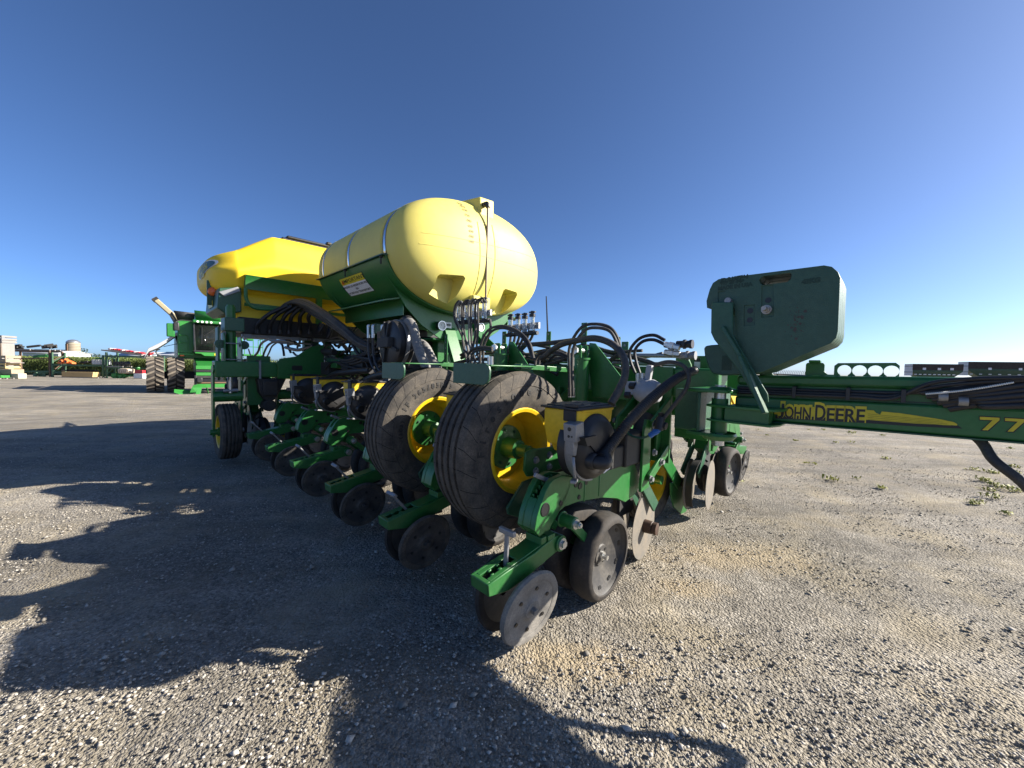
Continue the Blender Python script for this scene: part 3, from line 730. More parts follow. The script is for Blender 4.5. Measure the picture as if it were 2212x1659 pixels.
for k in range(2):                                            # the other wing, facing away
    c = copy_tree(ru0, PT); c.location = (-(0.07 + 0.762 * k) , 2.70, 0.055); c.rotation_euler = (0, 0, math.pi)
for k, vv in enumerate((-0.18, 0.72)):                        # centre section behind, facing away along the wing
    c = copy_tree(ru0, PT); c.location = (-5.45 - 0.0, vv, 0.02); c.rotation_euler = (0, 0, rad(-90))
# dusty discs on the sunlit nearest unit
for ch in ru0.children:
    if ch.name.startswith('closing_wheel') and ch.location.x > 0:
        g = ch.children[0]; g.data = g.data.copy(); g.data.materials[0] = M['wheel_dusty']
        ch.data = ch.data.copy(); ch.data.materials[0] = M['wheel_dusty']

# ---------------------------------------------------------------- toolbar, tongue, frame
b = MB(); b.box((-0.30, 1.025, 0.99), (4.35, 1.20, 1.165)); b.build('wing_toolbar', 'green', PT, bevel=0.012)
b = MB(); b.box((-0.30, 1.50, 0.99), (4.35, 1.675, 1.165)); b.build('wing_toolbar', 'green', PT, bevel=0.012)
TV = 0.82
KS = (TV + 1.336) / 2.686
def kw(w): return 1.152 - KS * (1.152 - w)
def ts(u, w): return kw(w) - 0.022 * (u + 0.63)
def slab(mb, u0, u1, v0, v1, w0, w1):
    mb.add([(u, v, ts(u, w)) for w in (w0, w1) for v in (v0, v1) for u in (u0, u1)], [(0, 2, 3, 1), (4, 5, 7, 6), (0, 1, 5, 4), (2, 6, 7, 3), (0, 4, 6, 2), (1, 3, 7, 5)])
b = MB(); q = [at(x, y, u=0.16) for x, y in ((1449, 1044), (1462, 1040), (1481, 1042), (1488, 1082), (1482, 1107), (1472, 1111), (1456, 1096), (1449, 1070))]; b.prism([(p[1], p[2]) for p in q], 'u', 0.16, 0.17); b.build('wheel_guard', 'green', PT, bevel=0.003)
b = MB(); b.bar(at(1412, 950, u=0.15), at(1468, 1046, u=0.15), 0.012, 0.10); b.build('guard_bar', 'green', PT, bevel=0.003)
UB = -0.44
b = MB(); slab(b, UB, -2.2, TV, TV + 0.13, 0.865, 1.005); b.build('drawbar_tube', 'green', PT, bevel=0.010, seg=3)
b = MB(); slab(b, UB, -2.2, TV + 0.028, TV + 0.11, 1.0051, 1.075); b.build('drawbar_web', 'green', PT)
b = MB(); slab(b, UB, -2.2, TV + 0.012, TV + 0.122, 1.075, 1.138); b.build('drawbar_top_rail', 'green', PT, bevel=0.015, seg=3)
b = MB(); slab(b, UB, -2.2, TV - 0.008, TV + 0.138, 0.858, 0.8648); b.build('drawbar_flange', 'green_dull', PT)
for a, c in ((-0.70, -0.93), (-1.0, -1.17)):
    b = MB(); slab(b, a, c, TV + 0.0275, TV + 0.027, 1.012, 1.016); b.build('web_slot', 'decal_black', PT)
b = MB(); b.box((-0.1, 1.24, 0.85), (4.4, 1.46, 1.05)); b.build('tongue', 'green', PT, bevel=0.012)
# ---------------------------------------------------------------- decals on the tongue
def c5(X, Y): return ((2900 + X / 1.954) / 1.8228, (1350 + Y / 1.954) / 1.8228)
def dq(X, Y, v): return at(*c5(X, Y), v=v)
FV = TV - 0.0018
b = MB(); P = [dq(x, y, FV) for x, y in ((300, 556), (600, 570), (1000, 592), (1400, 622), (1700, 632), (1738, 660), (1400, 645), (1000, 618), (600, 597), (300, 582))]
b.add(P, [list(range(10))]); b.build('decal_underline', 'decal_black', PT, recalc=False, flat=True)
b = MB(); P = [dq(x, y, FV - 0.0006) for x, y in ((290, 500), (345, 497), (372, 506), (408, 486), (440, 495), (452, 477), (556, 480), (590, 494), (640, 486), (668, 497), (720, 490), (762, 505), (805, 493), (900, 515), (928, 508), (962, 524), (1000, 516), (1055, 520), (1075, 540), (1105, 552), (1118, 528), (1250, 540), (1400, 562), (1580, 590), (1672, 610), (1698, 625), (1698, 636), (1400, 622), (1000, 592), (600, 568), (290, 548))]
b.add(P, [list(range(len(P)))]); b.build('yellow_stripe', 'decal_yellow', PT, recalc=False, flat=True)
for k in range(4):
    b = MB(); y0 = 545 + 14 * k
    P = [dq(x, y, FV - 0.0011) for x, y in ((1010, y0), (1300 + 40 * k, y0 + 28), (1560 + 30 * k, y0 + 50), (1560 + 30 * k, y0 + 52.5), (1300 + 40 * k, y0 + 31), (1010, y0 + 3))]
    b.add(P, [list(range(6))]); b.build('stripe_line', mat('stripe_line', (0.22, 0.19, 0.01), 0.5, dust=0.0) if k == 0 else bpy.data.materials['stripe_line'], PT, recalc=False, flat=True)
uA, uB = dq(322, 530, FV)[0], dq(990, 560, FV)[0]
wA, wB = dq(322, 528, FV)[2], dq(990, 560, FV)[2]
def word(txt, t0, t1, h, mb, dv, bold):
    V, F = text_geo(txt, 1.0, bold=bold, align='LEFT')
    xs = [p[0] for p in V]; x0, x1 = min(xs), max(xs); y0 = min(p[1] for p in V); y1 = max(p[1] for p in V)
    O_ = []
    for x, y in V:
        t = t0 + (t1 - t0) * (x - x0) / (x1 - x0)
        O_.append((uA + (uB - uA) * t, FV - dv, wA + (wB - wA) * t - 0.030 + h * (y - y0) / (y1 - y0)))
    mb.add(O_, F)
for nm, mt_, dv, bo in (('decal_outline', 'decal_yellow', 0.0016, 0.10), ('decal_lettering', 'decal_black', 0.0022, 0.022)):
    b = MB(); e = 0.012 if bo > 0.05 else 0.0
    for txt, t0, t1, h in (('J', 0.0, 0.075, 0.068), ('OHN', 0.085, 0.405, 0.056), ('D', 0.455, 0.575, 0.068), ('EERE', 0.59, 1.0, 0.056)):
        word(txt, t0 - e, t1 + e, h + e, b, dv, bo)
    b.build(nm, mt_, PT, recalc=False, flat=True)
for nm, mt_, dv, g in (('number_outline', 'decal_black', 0.0, 7), ('number', 'decal_yellow', 0.0008, 0)):
    for X0 in (1872, 2066):
        b = MB(); sl = 0.055
        q = [(0, 0), (152, 0), (152, 18), (62, 102), (18, 102), (98, 22), (0, 22)]
        if g: q = [(-g, -g), (152 + g, -g), (152 + g, 21), (62 + g, 102 + g), (18 - 2.4 * g, 102 + g), (98 - 2 * g, 22 + g), (-g, 22 + g)]
        b.add([dq(X0 + x, 568 + (X0 - 1872) * 0.055 + y + x * sl, FV - dv) for x, y in q], [list(range(7))])
        b.build(nm, mt_, PT, recalc=False, flat=True)

# keyhole plate and raised block on the tongue
def ph(X, Y): return at(*c5(X, Y), v=TV + 0.07)
b = MB(); U0, U1 = ph(755, 160)[0], ph(1258, 158)[0]; wb = ph(1000, 262)[2] - 0.006; wtp = ph(1000, 158)[2]
poly = [(U0, wb), (U0, wtp - 0.012), (U0 - 0.012, wtp), (U1 + 0.012, wtp + 0.004), (U1, wtp - 0.008), (U1, wb + 0.01)]
cen = [ph(x, 215)[0] for x in (1192, 1068, 946, 830)]
hh = wtp - wb; rr = 0.37 * hh
for c in cen:
    sw = 0.20 * hh; a0 = math.degrees(math.acos(sw / rr))
    pts = []
    for i in range(15):
        a = rad(-a0 + (180 + 2 * a0) * i / 14); pts.append((c + math.cos(a) * rr, wb + 0.50 * hh + math.sin(a) * rr))
    pts = [(c - sw, wb + 0.006)] + pts[::-1] + [(c + sw, wb + 0.006)]
    poly += pts
b.prism(poly, 'v', TV + 0.064, TV + 0.074); b.build('keyhole_plate', 'green', PT)
b = MB(); q0, q1 = ph(535, 165)[0], ph(680, 165)[0]; s0 = ph(752, 240)[0]
b.prism([(q0, wb), (q0, wtp - 0.006), (q0 - 0.006, wtp), (q1 + 0.006, wtp), (q1, wtp - 0.006), (q1, wb + 0.025), (q1 - 0.012, wb + 0.012), (s0, wb + 0.012), (s0, wb)], 'v', TV + 0.064, TV + 0.074)
b.box((ph(560, 150)[0], TV + 0.05, wtp), (ph(650, 150)[0], TV + 0.09, wtp + 0.012)); b.build('hose_rest', 'green', PT, bevel=0.002)

# hoses along the tongue with clamps, the bundle at the front, the hanging hose
for k, (dw, dv) in enumerate(((0.045, -0.012), (0.030, -0.022), (0.018, -0.030))):
    b = MB(); p = [(u, TV + 0.012 + dv, ts(u, 1.012 + dw)) for u in (-0.45, -0.6, -0.75, -0.9, -1.0)] + [at(2010, 838 - 9 * k + 8, v=TV + dv), at(2110, 826 - 8 * k + 8, v=TV + dv - 0.03), at(2230, 817 - 5 * k + 8, v=TV + dv - 0.05), at(2420, 812 - 5 * k, v=TV + dv - 0.08)]
    b.tube(p, 0.0075, 10); b.build('drawbar_hose', 'hose_dark', PT)
for X in (450, 862, 1286):
    u = dq(X, 370, TV)[0]
    b = MB(); b.prism([(TV - 0.030, ts(u, 1.012)), (TV - 0.030, ts(u, 1.075)), (TV + 0.03, ts(u, 1.078)), (TV + 0.03, ts(u, 1.070)), (TV - 0.025, ts(u, 1.066)), (TV - 0.025, ts(u, 1.014))], 'u', u - 0.007, u + 0.007)
    b.build('hose_clamp', 'black', PT, bevel=0.001)
for k in range(6):
    b = MB(); y0 = 842 + 7 * k; p = [at(1990 + 12 * k, y0 + 6, v=TV - 0.01), at(2060 + 10 * k, y0 + 2 - k, v=TV - 0.03), at(2130, y0 - 7 + 1.5 * k, v=TV - 0.05), at(2215, y0 - 22 + 4 * k, v=TV - 0.06), at(2400, y0 - 45 + 7 * k, v=TV - 0.06)]
    b.tube(p, 0.0105 + 0.002 * (k % 2), 10); b.build('front_hose', 'hose_dark', PT)
b = MB(); b.corr([at(2000, 851, v=TV - 0.045), at(2060, 846, v=TV - 0.06), at(2120, 838, v=TV - 0.07), at(2190, 826, v=TV - 0.075)], 0.004, 0.005, 8, 0.35); b.build('braided_cord', 'white', PT)
for X, Y in ((1590, 415), (1745, 450)):
    u, v, w = at(*c5(X, Y), v=TV - 0.035); b = MB(); b.cyl((u + 0.012, v, w), (u - 0.012, v, w + 0.001), 0.017, 14); b.build('hose_band', 'alu', PT)
b = MB(); b.tube([(-1.19, 0.90, 0.97), at(2120, 955, v=0.86), at(2148, 995, v=0.82), at(2212, 1046, v=0.80), (-1.40, 0.80, 0.69), (-1.46, 0.80, 0.635), (-1.52, 0.80, 0.64), (-1.555, 0.80, 0.71), (-1.55, 0.82, 0.82), (-1.52, 0.90, 0.97)], 0.0155, 12); b.build('hanging_hose', 'hose', PT)

# ---------------------------------------------------------------- hinge and weight bracket at the wing end
HV = 0.75
hp = lambda px, py, v=HV: at(px, py, v=v)
q = hp(1556, 850); HU = q[0]
b = MB(); b.cyl((HU, HV, 0.8463), (HU, HV, 1.0166), 0.037, 32); b.cyl((HU, HV, 0.9760), (HU, HV, 0.9886), 0.041, 32); b.cyl((HU, HV, 0.9096), (HU, HV, 0.9201), 0.041, 32)
b.build('hinge_tube', 'green', PT)
b = MB(); b.cyl((HU, HV, 1.0166), (HU, HV, 1.0559), 0.027, 24); b.cyl((HU, HV, 1.0734), (HU, HV, 1.0832), 0.027, 12); b.cyl((HU, HV, 0.7840), (HU, HV, 0.8463), 0.028, 24); b.build('hinge_pin', 'zinc', PT)
def plate(name, pts, w0, w1, m_='green', bv=0.003):
    b = MB(); b.prism(pts, 'w', w0, w1); return b.build(name, m_, PT, bevel=bv)
plate('hinge_plate', [(HU + 0.14, HV - 0.08), (HU - 0.045, HV - 0.08), (HU - 0.065, HV - 0.045), (HU - 0.065, HV + 0.06), (HU + 0.02, HV + 0.25), (HU + 0.14, HV + 0.25)], 1.0472, 1.0635)
b = MB(); b.lathe([(1.0635, 0.053), (1.0755, 0.043), (1.0755, 0.028)], (HU, HV, 0), 'w', 24); b.build('hinge_boss', 'green', PT)
b = MB(); b.lathe([(0.8485, 0.078), (0.8353, 0.083), (0.8135, 0.066), (0.8091, 0.035)], (HU, HV, 0), 'w', 32); b.prism([(HU + 0.13, HV - 0.07), (HU, HV - 0.083), (HU, HV + 0.083), (HU + 0.13, HV + 0.22)], 'w', 0.8309, 0.8463); b.build('hinge_plate', 'green', PT, bevel=0.002)
b = MB(); b.box((HU + 0.07, HV - 0.065, 0.8473), (HU + 0.086, HV + 0.03, 1.0461)); b.box((HU + 0.087, HV + 0.05, 0.8331), (HU + 0.24, HV + 0.50, 1.0515)); b.build('wing_end_post', 'green_dull', PT, bevel=0.004)
# bracket: two horizontal plates with a web, hugging the tube
XU = hp(1693, 883, HV - 0.03)[0]
pp = [(HU + 0.048, HV - 0.045), (HU + 0.026, HV - 0.066), (HU - 0.09, HV - 0.075), (XU + 0.025, HV - 0.075), (XU, HV + 0.0), (XU - 0.0, HV + 0.17), (HU - 0.045, HV + 0.17), (HU - 0.040, HV), (HU + 0.026, HV + 0.045)]
plate('bracket_plate', pp, 0.9770, 0.9897); plate('bracket_plate', [(a * 0.95 + HU * 0.05, c) for a, c in pp], 0.9075, 0.9180)
b = MB(); b.box((XU + 0.06, HV - 0.050, 0.9185), (HU - 0.038, HV - 0.040, 0.9765)); b.box((XU + 0.05, HV - 0.050, 0.9185), (XU + 0.0595, HV + 0.03, 0.9765)); b.build('bracket_web', 'green', PT)
# suitcase weights between two bent arms
W0 = 0.56
wp_ = lambda px, py, v=W0: at(px, py, v=v)
def arm(v0, v1, name, dirt):
    pts = [wp_(1542, 655), wp_(1588, 655), wp_(1588, 722), wp_(1600, 745), wp_(1645, 822), wp_(1662, 850), wp_(1664, 868), wp_(1640, 868), wp_(1600, 800), wp_(1548, 735), wp_(1541, 720)]
    b = MB(); b.prism([(p[0], p[2] if p[2] > 1.018 else 0.9848) for p in pts], 'v', v0, v1)
    return b.build(name, 'green_dull', PT, bevel=0.003)
arm(W0 - 0.035, W0 - 0.022, 'weight_arm', 1); arm(W0 + 0.29, W0 + 0.302, 'weight_arm', 0)
b = MB(); p0, p1, p2 = wp_(1562, 706, W0 - 0.04), wp_(1600, 770, W0 - 0.05), wp_(1655, 862, W0 - 0.07)
b.bar(p0, p1, 0.016, 0.035, (0, 1, 0)); b.bar(p1, (p2[0], p2[1], 0.986), 0.016, 0.05, (0, 1, 0)); b.build('arm_stiffener', 'green_dull', PT, bevel=0.003)
b = MB(); b.cyl((wp_(1576, 651)[0], W0 - 0.03, wp_(1576, 651)[2]), (wp_(1576, 651)[0], W0 + 0.31, wp_(1576, 651)[2]), 0.013, 12); b.build('hanger_rod', 'alu', PT)
wl = [(1527, 665), (1526, 650), (1533, 625), (1540, 611), (1552, 603), (1600, 596), (1780, 573), (1797, 576), (1810, 587), (1815, 600), (1810, 715), (1806, 730), (1794, 742), (1648, 803), (1632, 806), (1618, 795), (1590, 740), (1587, 668), (1580, 655), (1570, 652), (1562, 660), (1556, 668)]
wc = [wp_(x, y) for x, y in wl]
cw_ = sum((Vector(p) for p in wc), Vector()) / len(wc)
labels = ('nearest dark green suitcase weight of the raised stack, bolt sticking out of its face', 'second dark green suitcase weight, behind the one with the bolt', 'third dark green suitcase weight from the bolted face of the stack', 'rearmost dark green suitcase weight of the raised stack, against the far arm')
hole = [(1640, 604), (1648, 597), (1706, 589), (1710, 593), (1708, 603), (1700, 609), (1648, 616), (1642, 612)]
hc = [wp_(x, y) for x, y in hole]
def cut_by(ob, cutters):
    bpy.context.view_layer.update()
    for c in cutters:
        mo = ob.modifiers.new('cut', 'BOOLEAN'); mo.object = c; mo.operation = 'DIFFERENCE'; mo.solver = 'EXACT'
    dg = bpy.context.evaluated_depsgraph_get(); dg.update()
    nm = bpy.data.meshes.new_from_object(ob.evaluated_get(dg)); ob.modifiers.clear(); ob.data = nm
    for c in cutters: bpy.data.objects.remove(c)
WT = 0.066
for i in range(4):
    v0 = W0 + i * (WT + 0.004)
    wt_ = empty('suitcase_weight'); wt_.matrix_world = planter.matrix_world @ Matrix.Translation((-cw_.x, v0 + 0.04, cw_.z - 0.2))
    tag(wt_, labels[i], 'weight', 'stacked suitcase weights on the wing end')
    piv = Vector((cw_.x, v0 + 0.04, cw_.z - 0.2))
    b = MB(); b.prism([(p[0], p[2]) for p in wc], 'v', v0, v0 + WT); b.v = [p - piv for p in b.v]
    bo = b.build('casting', 'green_cast', wt_)
    q = MB(); q.prism([(p[0], p[2]) for p in hc], 'v', v0 - 0.05, v0 + WT + 0.05); q.v = [p - piv for p in q.v]
    cuts = [q.build('cut', 'green_cast', wt_)]
    if i == 0:
        for pl in ([(1607, 660), (1630, 658), (1630, 702), (1607, 704)], [(1645, 618), (1671, 615), (1671, 683), (1645, 686)], [(1551, 630), (1566, 628), (1566, 650), (1551, 652)]):
            q = MB(); q.prism([(wp_(*p)[0], wp_(*p)[2]) for p in pl], 'v', v0 - 0.05, v0 + 0.005); q.v = [p - piv for p in q.v]; cuts.append(q.build('cut', 'green_cast', wt_))
    cut_by(bo, cuts)
    mo = bo.modifiers.new('bevel', 'BEVEL'); mo.width = 0.006; mo.segments = 3; mo.limit_method = 'ANGLE'; mo.angle_limit = rad(50)
    bo.data.set_sharp_from_angle(angle=rad(40))
    if i == 0:
        def sub(name, poly, d0, d1, m_, bv=0.002):
            q = MB(); q.prism([(wp_(x, y)[0], wp_(x, y)[2]) for x, y in poly], 'v', v0 + d0, v0 + d1); q.v = [p - piv for p in q.v]; return q.build(name, m_, wt_, bevel=bv)
        M['chip'] = mat('bare_chipped_iron', (0.055, 0.042, 0.034), 0.7, dust=0.5, dustcol=(0.12, 0.13, 0.115), scale=60); M['cast_dark'] = mat('green_cast_shaded', (0.012, 0.045, 0.027), 0.6, dust=0.1, bump=0.2, bscale=200)  # cast_dark: casting green darkened to stand for shade in recess and letters
        for x, y in ((1620, 671), (1619, 691), (1659, 648)):
            q = MB(); p = wp_(x, y); q.cyl((p[0], v0 + 0.0045, p[2]), (p[0], v0 + 0.0035, p[2]), 0.0115, 20); q.v = [p_ - piv for p_ in q.v]; q.build('hole', 'decal_black', wt_)
        q = MB(); p = wp_(1656, 669); q.cyl((p[0], v0, p[2]), (p[0], v0 - 0.006, p[2]), 0.019, 24); q.cyl((p[0], v0 - 0.006, p[2]), (p[0], v0 - 0.02, p[2]), 0.015, 6); q.cyl((p[0], v0 - 0.02, p[2]), (p[0], v0 - 0.055, p[2]), 0.009, 12); q.v = [p_ - piv for p_ in q.v]; q.build('bolt', 'steel', wt_)
        q = MB()
        for txt, x, y, sz in (('JD R127764', 1586, 602, 0.022), ('WF 20', 1571, 611, 0.02), ('4808', 1598, 608, 0.016), ('MADE IN USA', 1587, 619, 0.022), ('43KG', 1752, 607, 0.024)):
            p = wp_(x, y); tl = -0.13
            add_text(q, txt, lambda X, Y: (p[0] - X, v0 - 0.0012, p[2] + Y + X * 0.03), sz, bold=0.002)
        q.v = [p_ - piv for p_ in q.v]; q.build('cast_lettering', 'cast_dark', wt_, recalc=False, flat=True)['kind'] = 'stuff'
        # chipped paint
        q = MB(); rng = random.Random(3)
        for i2 in range(46):
            x, y = 1718 + rng.gauss(0, 11), 705 + rng.gauss(0, 17)
            if rng.random() < 0.5: x, y = 1722 + rng.gauss(0, 5), 700 + rng.gauss(0, 22)
            p = wp_(x, y); r = 0.0015 + 0.005 * rng.random() ** 2; n = 7; a0 = rng.random() * 6
            q.add([(p[0] + math.cos(a0 + 6.283 * k / n) * r * (0.6 + 0.7 * rng.random()), v0 - 0.0008 - i2 * 0.00001, p[2] + math.sin(a0 + 6.283 * k / n) * r * (0.7 + 0.9 * rng.random())) for k in range(n)], [list(range(n))])
        q.v = [p_ - piv for p_ in q.v]; q.build('chipped_paint', 'chip', wt_, recalc=False, flat=True)['kind'] = 'stuff'
# lower weight left of the arm
lw = [at(x, y, v=0.74) for x, y in ((1520, 752), (1524, 747), (1536, 745), (1590, 742), (1640, 760), (1648, 800), (1640, 808), (1560, 811), (1540, 808), (1532, 798), (1522, 770))]
cl = sum((Vector(p) for p in lw), Vector()) / len(lw)
wt_ = empty('suitcase_weight'); wt_.matrix_world = planter.matrix_world @ Matrix.Translation((-cl.x, 0.79, cl.z - 0.08))
tag(wt_, 'small dark green weight hanging low between hinge and bent arm', 'weight')
b = MB(); b.prism([(p[0], p[2]) for p in lw], 'v', 0.74, 0.84); b.v = [p - Vector((cl.x, 0.79, cl.z - 0.08)) for p in b.v]; b.build('casting', 'green_cast', wt_, bevel=0.012, seg=3)
b = MB(); p, q = at(1560, 768, v=0.74), at(1580, 800, v=0.74)
b.box((p[0], 0.7385, q[2]), (q[0], 0.74, p[2])); b.v = [x - Vector((cl.x, 0.79, cl.z - 0.08)) for x in b.v]; b.build('painted_recess', 'cast_dark', wt_)  # shade of a recess painted as a darker plate on the face
# lit green lug plates of the other wing by the hinge
b = MB(); b.prism([(at(x, y, v=1.45)[0], at(x, y, v=1.45)[2]) for x, y in ((1513, 792), (1530, 768), (1540, 790), (1545, 820), (1543, 838), (1513, 838))], 'v', 1.05, 1.07); b.build('lug_plate', 'green', PT, bevel=0.003)
# ---------------------------------------------------------------- liquid tank on its saddle
TC, TWC, TA, TB, TU0, TU1, DD = 1.32, 2.255, 0.965, 0.562, 2.30, 3.98, 0.34
EX = 2.25
def ell(a, s=1.0, off=0.0):
    c, q = math.cos(a), math.sin(a)
    return (TC + (TA * s + off) * math.copysign(abs(c) ** (2 / EX), c), TWC + (TB * s + off) * math.copysign(abs(q) ** (2 / EX), q))
def dome_u(v, w, off=0.0):
    r = (abs((v - TC) / TA) ** EX + abs((w - TWC) / TB) ** EX) ** (1 / EX)
    r = min(r, 0.9999)
    return TU0 - DD * (1 - r ** 2.6) ** (1 / 2.6) - off
n = 96
rings = []
for i in range(16):
    t = (i + 0.35) / 16; s = math.sin(t * math.pi / 2); rings.append((TU0 - DD * (1 - s ** 2.6) ** (1 / 2.6), s))
prof = rings + [(TU0, 1.0)]
for us in (2.37, 3.17, 3.90):
    prof += [(us - 0.06, 1.004), (us - 0.04, 0.990), (us + 0.04, 0.990), (us + 0.06, 1.004)]
prof += [(TU1, 1.0)] + [(TU1 + DD * 0.9 * (1 - s ** 2.4) ** (1 / 2.4), s) for u, s in rings[::-1]]
b = MB(); V = []; F = []
for u, s in prof:
    V += [(u, *ell(6.283185 * j / n, s)) for j in range(n)]
for i in range(len(prof) - 1): F += [(i * n + j, i * n + (j + 1) % n, (i + 1) * n + (j + 1) % n, (i + 1) * n + j) for j in range(n)]
F += [list(range(n)), [(len(prof) - 1) * n + j for j in range(n)]]
b.add(V, F)
tank = b.build('liquid_tank', 'poly', PT, ang=28)
# moulded pockets cut into the front
def cutter(pts, depth):
    c = MB(); q = [at(x, y, u=2.02) for x, y in pts]
    nn = len(q); V = [(1.7, p[1], p[2]) for p in q]
    cx = sum(p[1] for p in q) / nn; cz = sum(p[2] for p in q) / nn
    V += [(2.02 + depth, cx + (p[1] - cx) * 0.80, cz + (p[2] - cz) * 0.85) for p in q]
    c.add(V, [list(range(nn))[::-1], list(range(nn, 2 * nn))] + [(i, (i + 1) % nn, nn + (i + 1) % nn, nn + i) for i in range(nn)])
    return c.build('cut', 'poly', PT)
cuts = [cutter([(944, 592), (949, 588), (1000, 594), (1005, 600), (996, 640), (985, 664), (968, 664), (938, 640)], 0.15), cutter([(1082, 625), (1087, 622), (1117, 630), (1120, 636), (1113, 662), (1104, 685), (1080, 685), (1076, 665)], 0.17)]
bpy.context.view_layer.update()
for c in cuts:
    mo = tank.modifiers.new('cut', 'BOOLEAN'); mo.object = c; mo.operation = 'DIFFERENCE'; mo.solver = 'EXACT'
dg = bpy.context.evaluated_depsgraph_get(); dg.update()
nm = bpy.data.meshes.new_from_object(tank.evaluated_get(dg))
tank.modifiers.clear(); tank.data = nm
nm.polygons.foreach_set('use_smooth', [True] * len(nm.polygons)); nm.set_sharp_from_angle(angle=rad(28))
for c in cuts: bpy.data.objects.remove(c)
# filler boss on top, sight tube, lower boss
a = at(1037, 424, u=2.04); c = at(1067, 434, u=2.04); d = at(1065, 478, u=2.04)
b = MB(); b.add([(2.04, a[1], a[2]), (2.04, c[1], c[2]), (2.03, c[1], d[2]), (2.03, a[1], d[2]), (2.42, a[1] - 0.16, a[2] - 0.03), (2.42, c[1] + 0.05, a[2] - 0.03), (2.42, c[1] + 0.02, d[2] - 0.05), (2.42, a[1] - 0.16, d[2] - 0.05)], [(0, 1, 2, 3), (7, 6, 5, 4), (0, 4, 5, 1), (1, 5, 6, 2), (2, 6, 7, 3), (3, 7, 4, 0)])
b.build('filler_boss', 'poly', PT, bevel=0.014, seg=3)
a = at(1022, 636, u=1.99); c = at(1058, 640, u=1.99)
b = MB(); b.box((1.985, a[1], a[2] - 0.13), (2.25, c[1] + 0.01, a[2])); b.build('outlet_boss', 'poly', PT, bevel=0.015, seg=3)
sp = at(1052, 440, u=1.985); sq = at(1049, 650, u=1.955)
b = MB(); b.tube([(2.03, sp[1], sp[2]), (1.985, sp[1], sp[2]), (1.975, sp[1] + 0.005, sp[2] - 0.04)], 0.022, 12); b.cyl((2.045, sp[1], sp[2]), (1.995, sp[1], sp[2]), 0.028, 6); b.build('sight_elbow', 'black', PT)
M['sight'] = mat('brown_sight_tube', (0.20, 0.14, 0.085), 0.35, dust=0.3, dustcol=(0.4, 0.35, 0.25), scale=20)
b = MB(); b.cyl((1.975, sp[1] + 0.005, sp[2] - 0.03), (1.955, sq[1], sq[2]), 0.011, 10); b.build('sight_tube', 'sight', PT)
# moulding ridges and numbers on the end
def on(v, w, off=0.004): return (dome_u(v, w, off), v, w)
for pts in ([(1034, 478), (1036, 560), (1030, 640)], [(1066, 485), (1068, 560), (1060, 640)]):
    q = [at(x, y, u=1.97) for x, y in pts]; b = MB(); b.tube([on(p[1], p[2], 0.0) for p in spline(q, 6)], 0.005, 6, sm=False); b.build('mould_ridge', 'poly', PT)
for p0, p1 in (((905, 505), (1150, 560)), ((900, 528), (1150, 590))):
    q0, q1 = at(*p0, u=2.1), at(*p1, u=2.1); b = MB()
    b.tube([on(q0[1] + (q1[1] - q0[1]) * t / 24, q0[2] + (q1[2] - q0[2]) * t / 24 , -0.0015) for t in range(25)], 0.004, 6, sm=False); b.build('mould_ridge', 'poly', PT)
for i, (X, Y) in enumerate(((1455, 165), (1468, 197), (1475, 235), (1483, 290), (1490, 343), (1493, 395), (1497, 442), (1497, 490), (1497, 538))):
    p = at((1200 + X / 2.304) / 1.8228, (720 + Y / 2.304) / 1.8228, u=1.99)
    b = MB(); add_text(b, '-' + str(900 - 50 * i), lambda x, y: on(p[1] + x, p[2] + y, 0.003), 0.034, bold=0.001)
    b.build('volume_mark', 'ink', PT, recalc=False, flat=True)['kind'] = 'stuff'
# straps
for us in (2.37, 3.17, 3.90):
    b = MB(); V = []; F = []; k = 40
    for j in range(k + 1):
        a = rad(192 - 204 * j / k)
        p = ell(a, 0.990, 0.004)
        V += [(us - 0.03, *p), (us + 0.03, *p)]
    F = [(2 * j, 2 * j + 1, 2 * j + 3, 2 * j + 2) for j in range(k)]
    b.add(V, F); so = b.build('tank_strap', 'strap', PT, recalc=False)
    sm_ = so.modifiers.new('t', 'SOLIDIFY'); sm_.thickness = 0.004
# saddle shell with rim flange
b = MB(); V = []; F = []; k = 48
for j in range(k + 1):
    a = rad(191 + 158 * j / k)
    for off in (0.006, 0.020): 
        p = ell(a, 1.0, off); V += [(2.31, *p), (3.97, *p)]
for j in range(k):
    o = 4 * j; F += [(o, o + 1, o + 5, o + 4), (o + 2, o + 6, o + 7, o + 3), (o, o + 4, o + 6, o + 2), (o + 1, o + 3, o + 7, o + 5)]
F += [(0, 2, 3, 1), (4 * k, 4 * k + 1, 4 * k + 3, 4 * k + 2)]
b.add(V, F); b.build('tank_saddle', 'green', PT, ang=30)
e = ell(rad(191), 1.0, 0.012)
b = MB(); b.box((2.30, e[0] - 0.045, e[1] - 0.004), (3.99, e[0] + 0.01, e[1] + 0.006)); b.build('saddle_flange', 'green_dull', PT)
for us in (2.37, 3.17):
    b = MB(); b.cyl((us, e[0] - 0.025, e[1] + 0.012), (us, e[0] - 0.025, e[1] - 0.075), 0.008, 8); b.cyl((us, e[0] - 0.025, e[1] - 0.02), (us, e[0] - 0.025, e[1] - 0.008), 0.016, 6); b.build('strap_bolt', 'black_dull', PT)
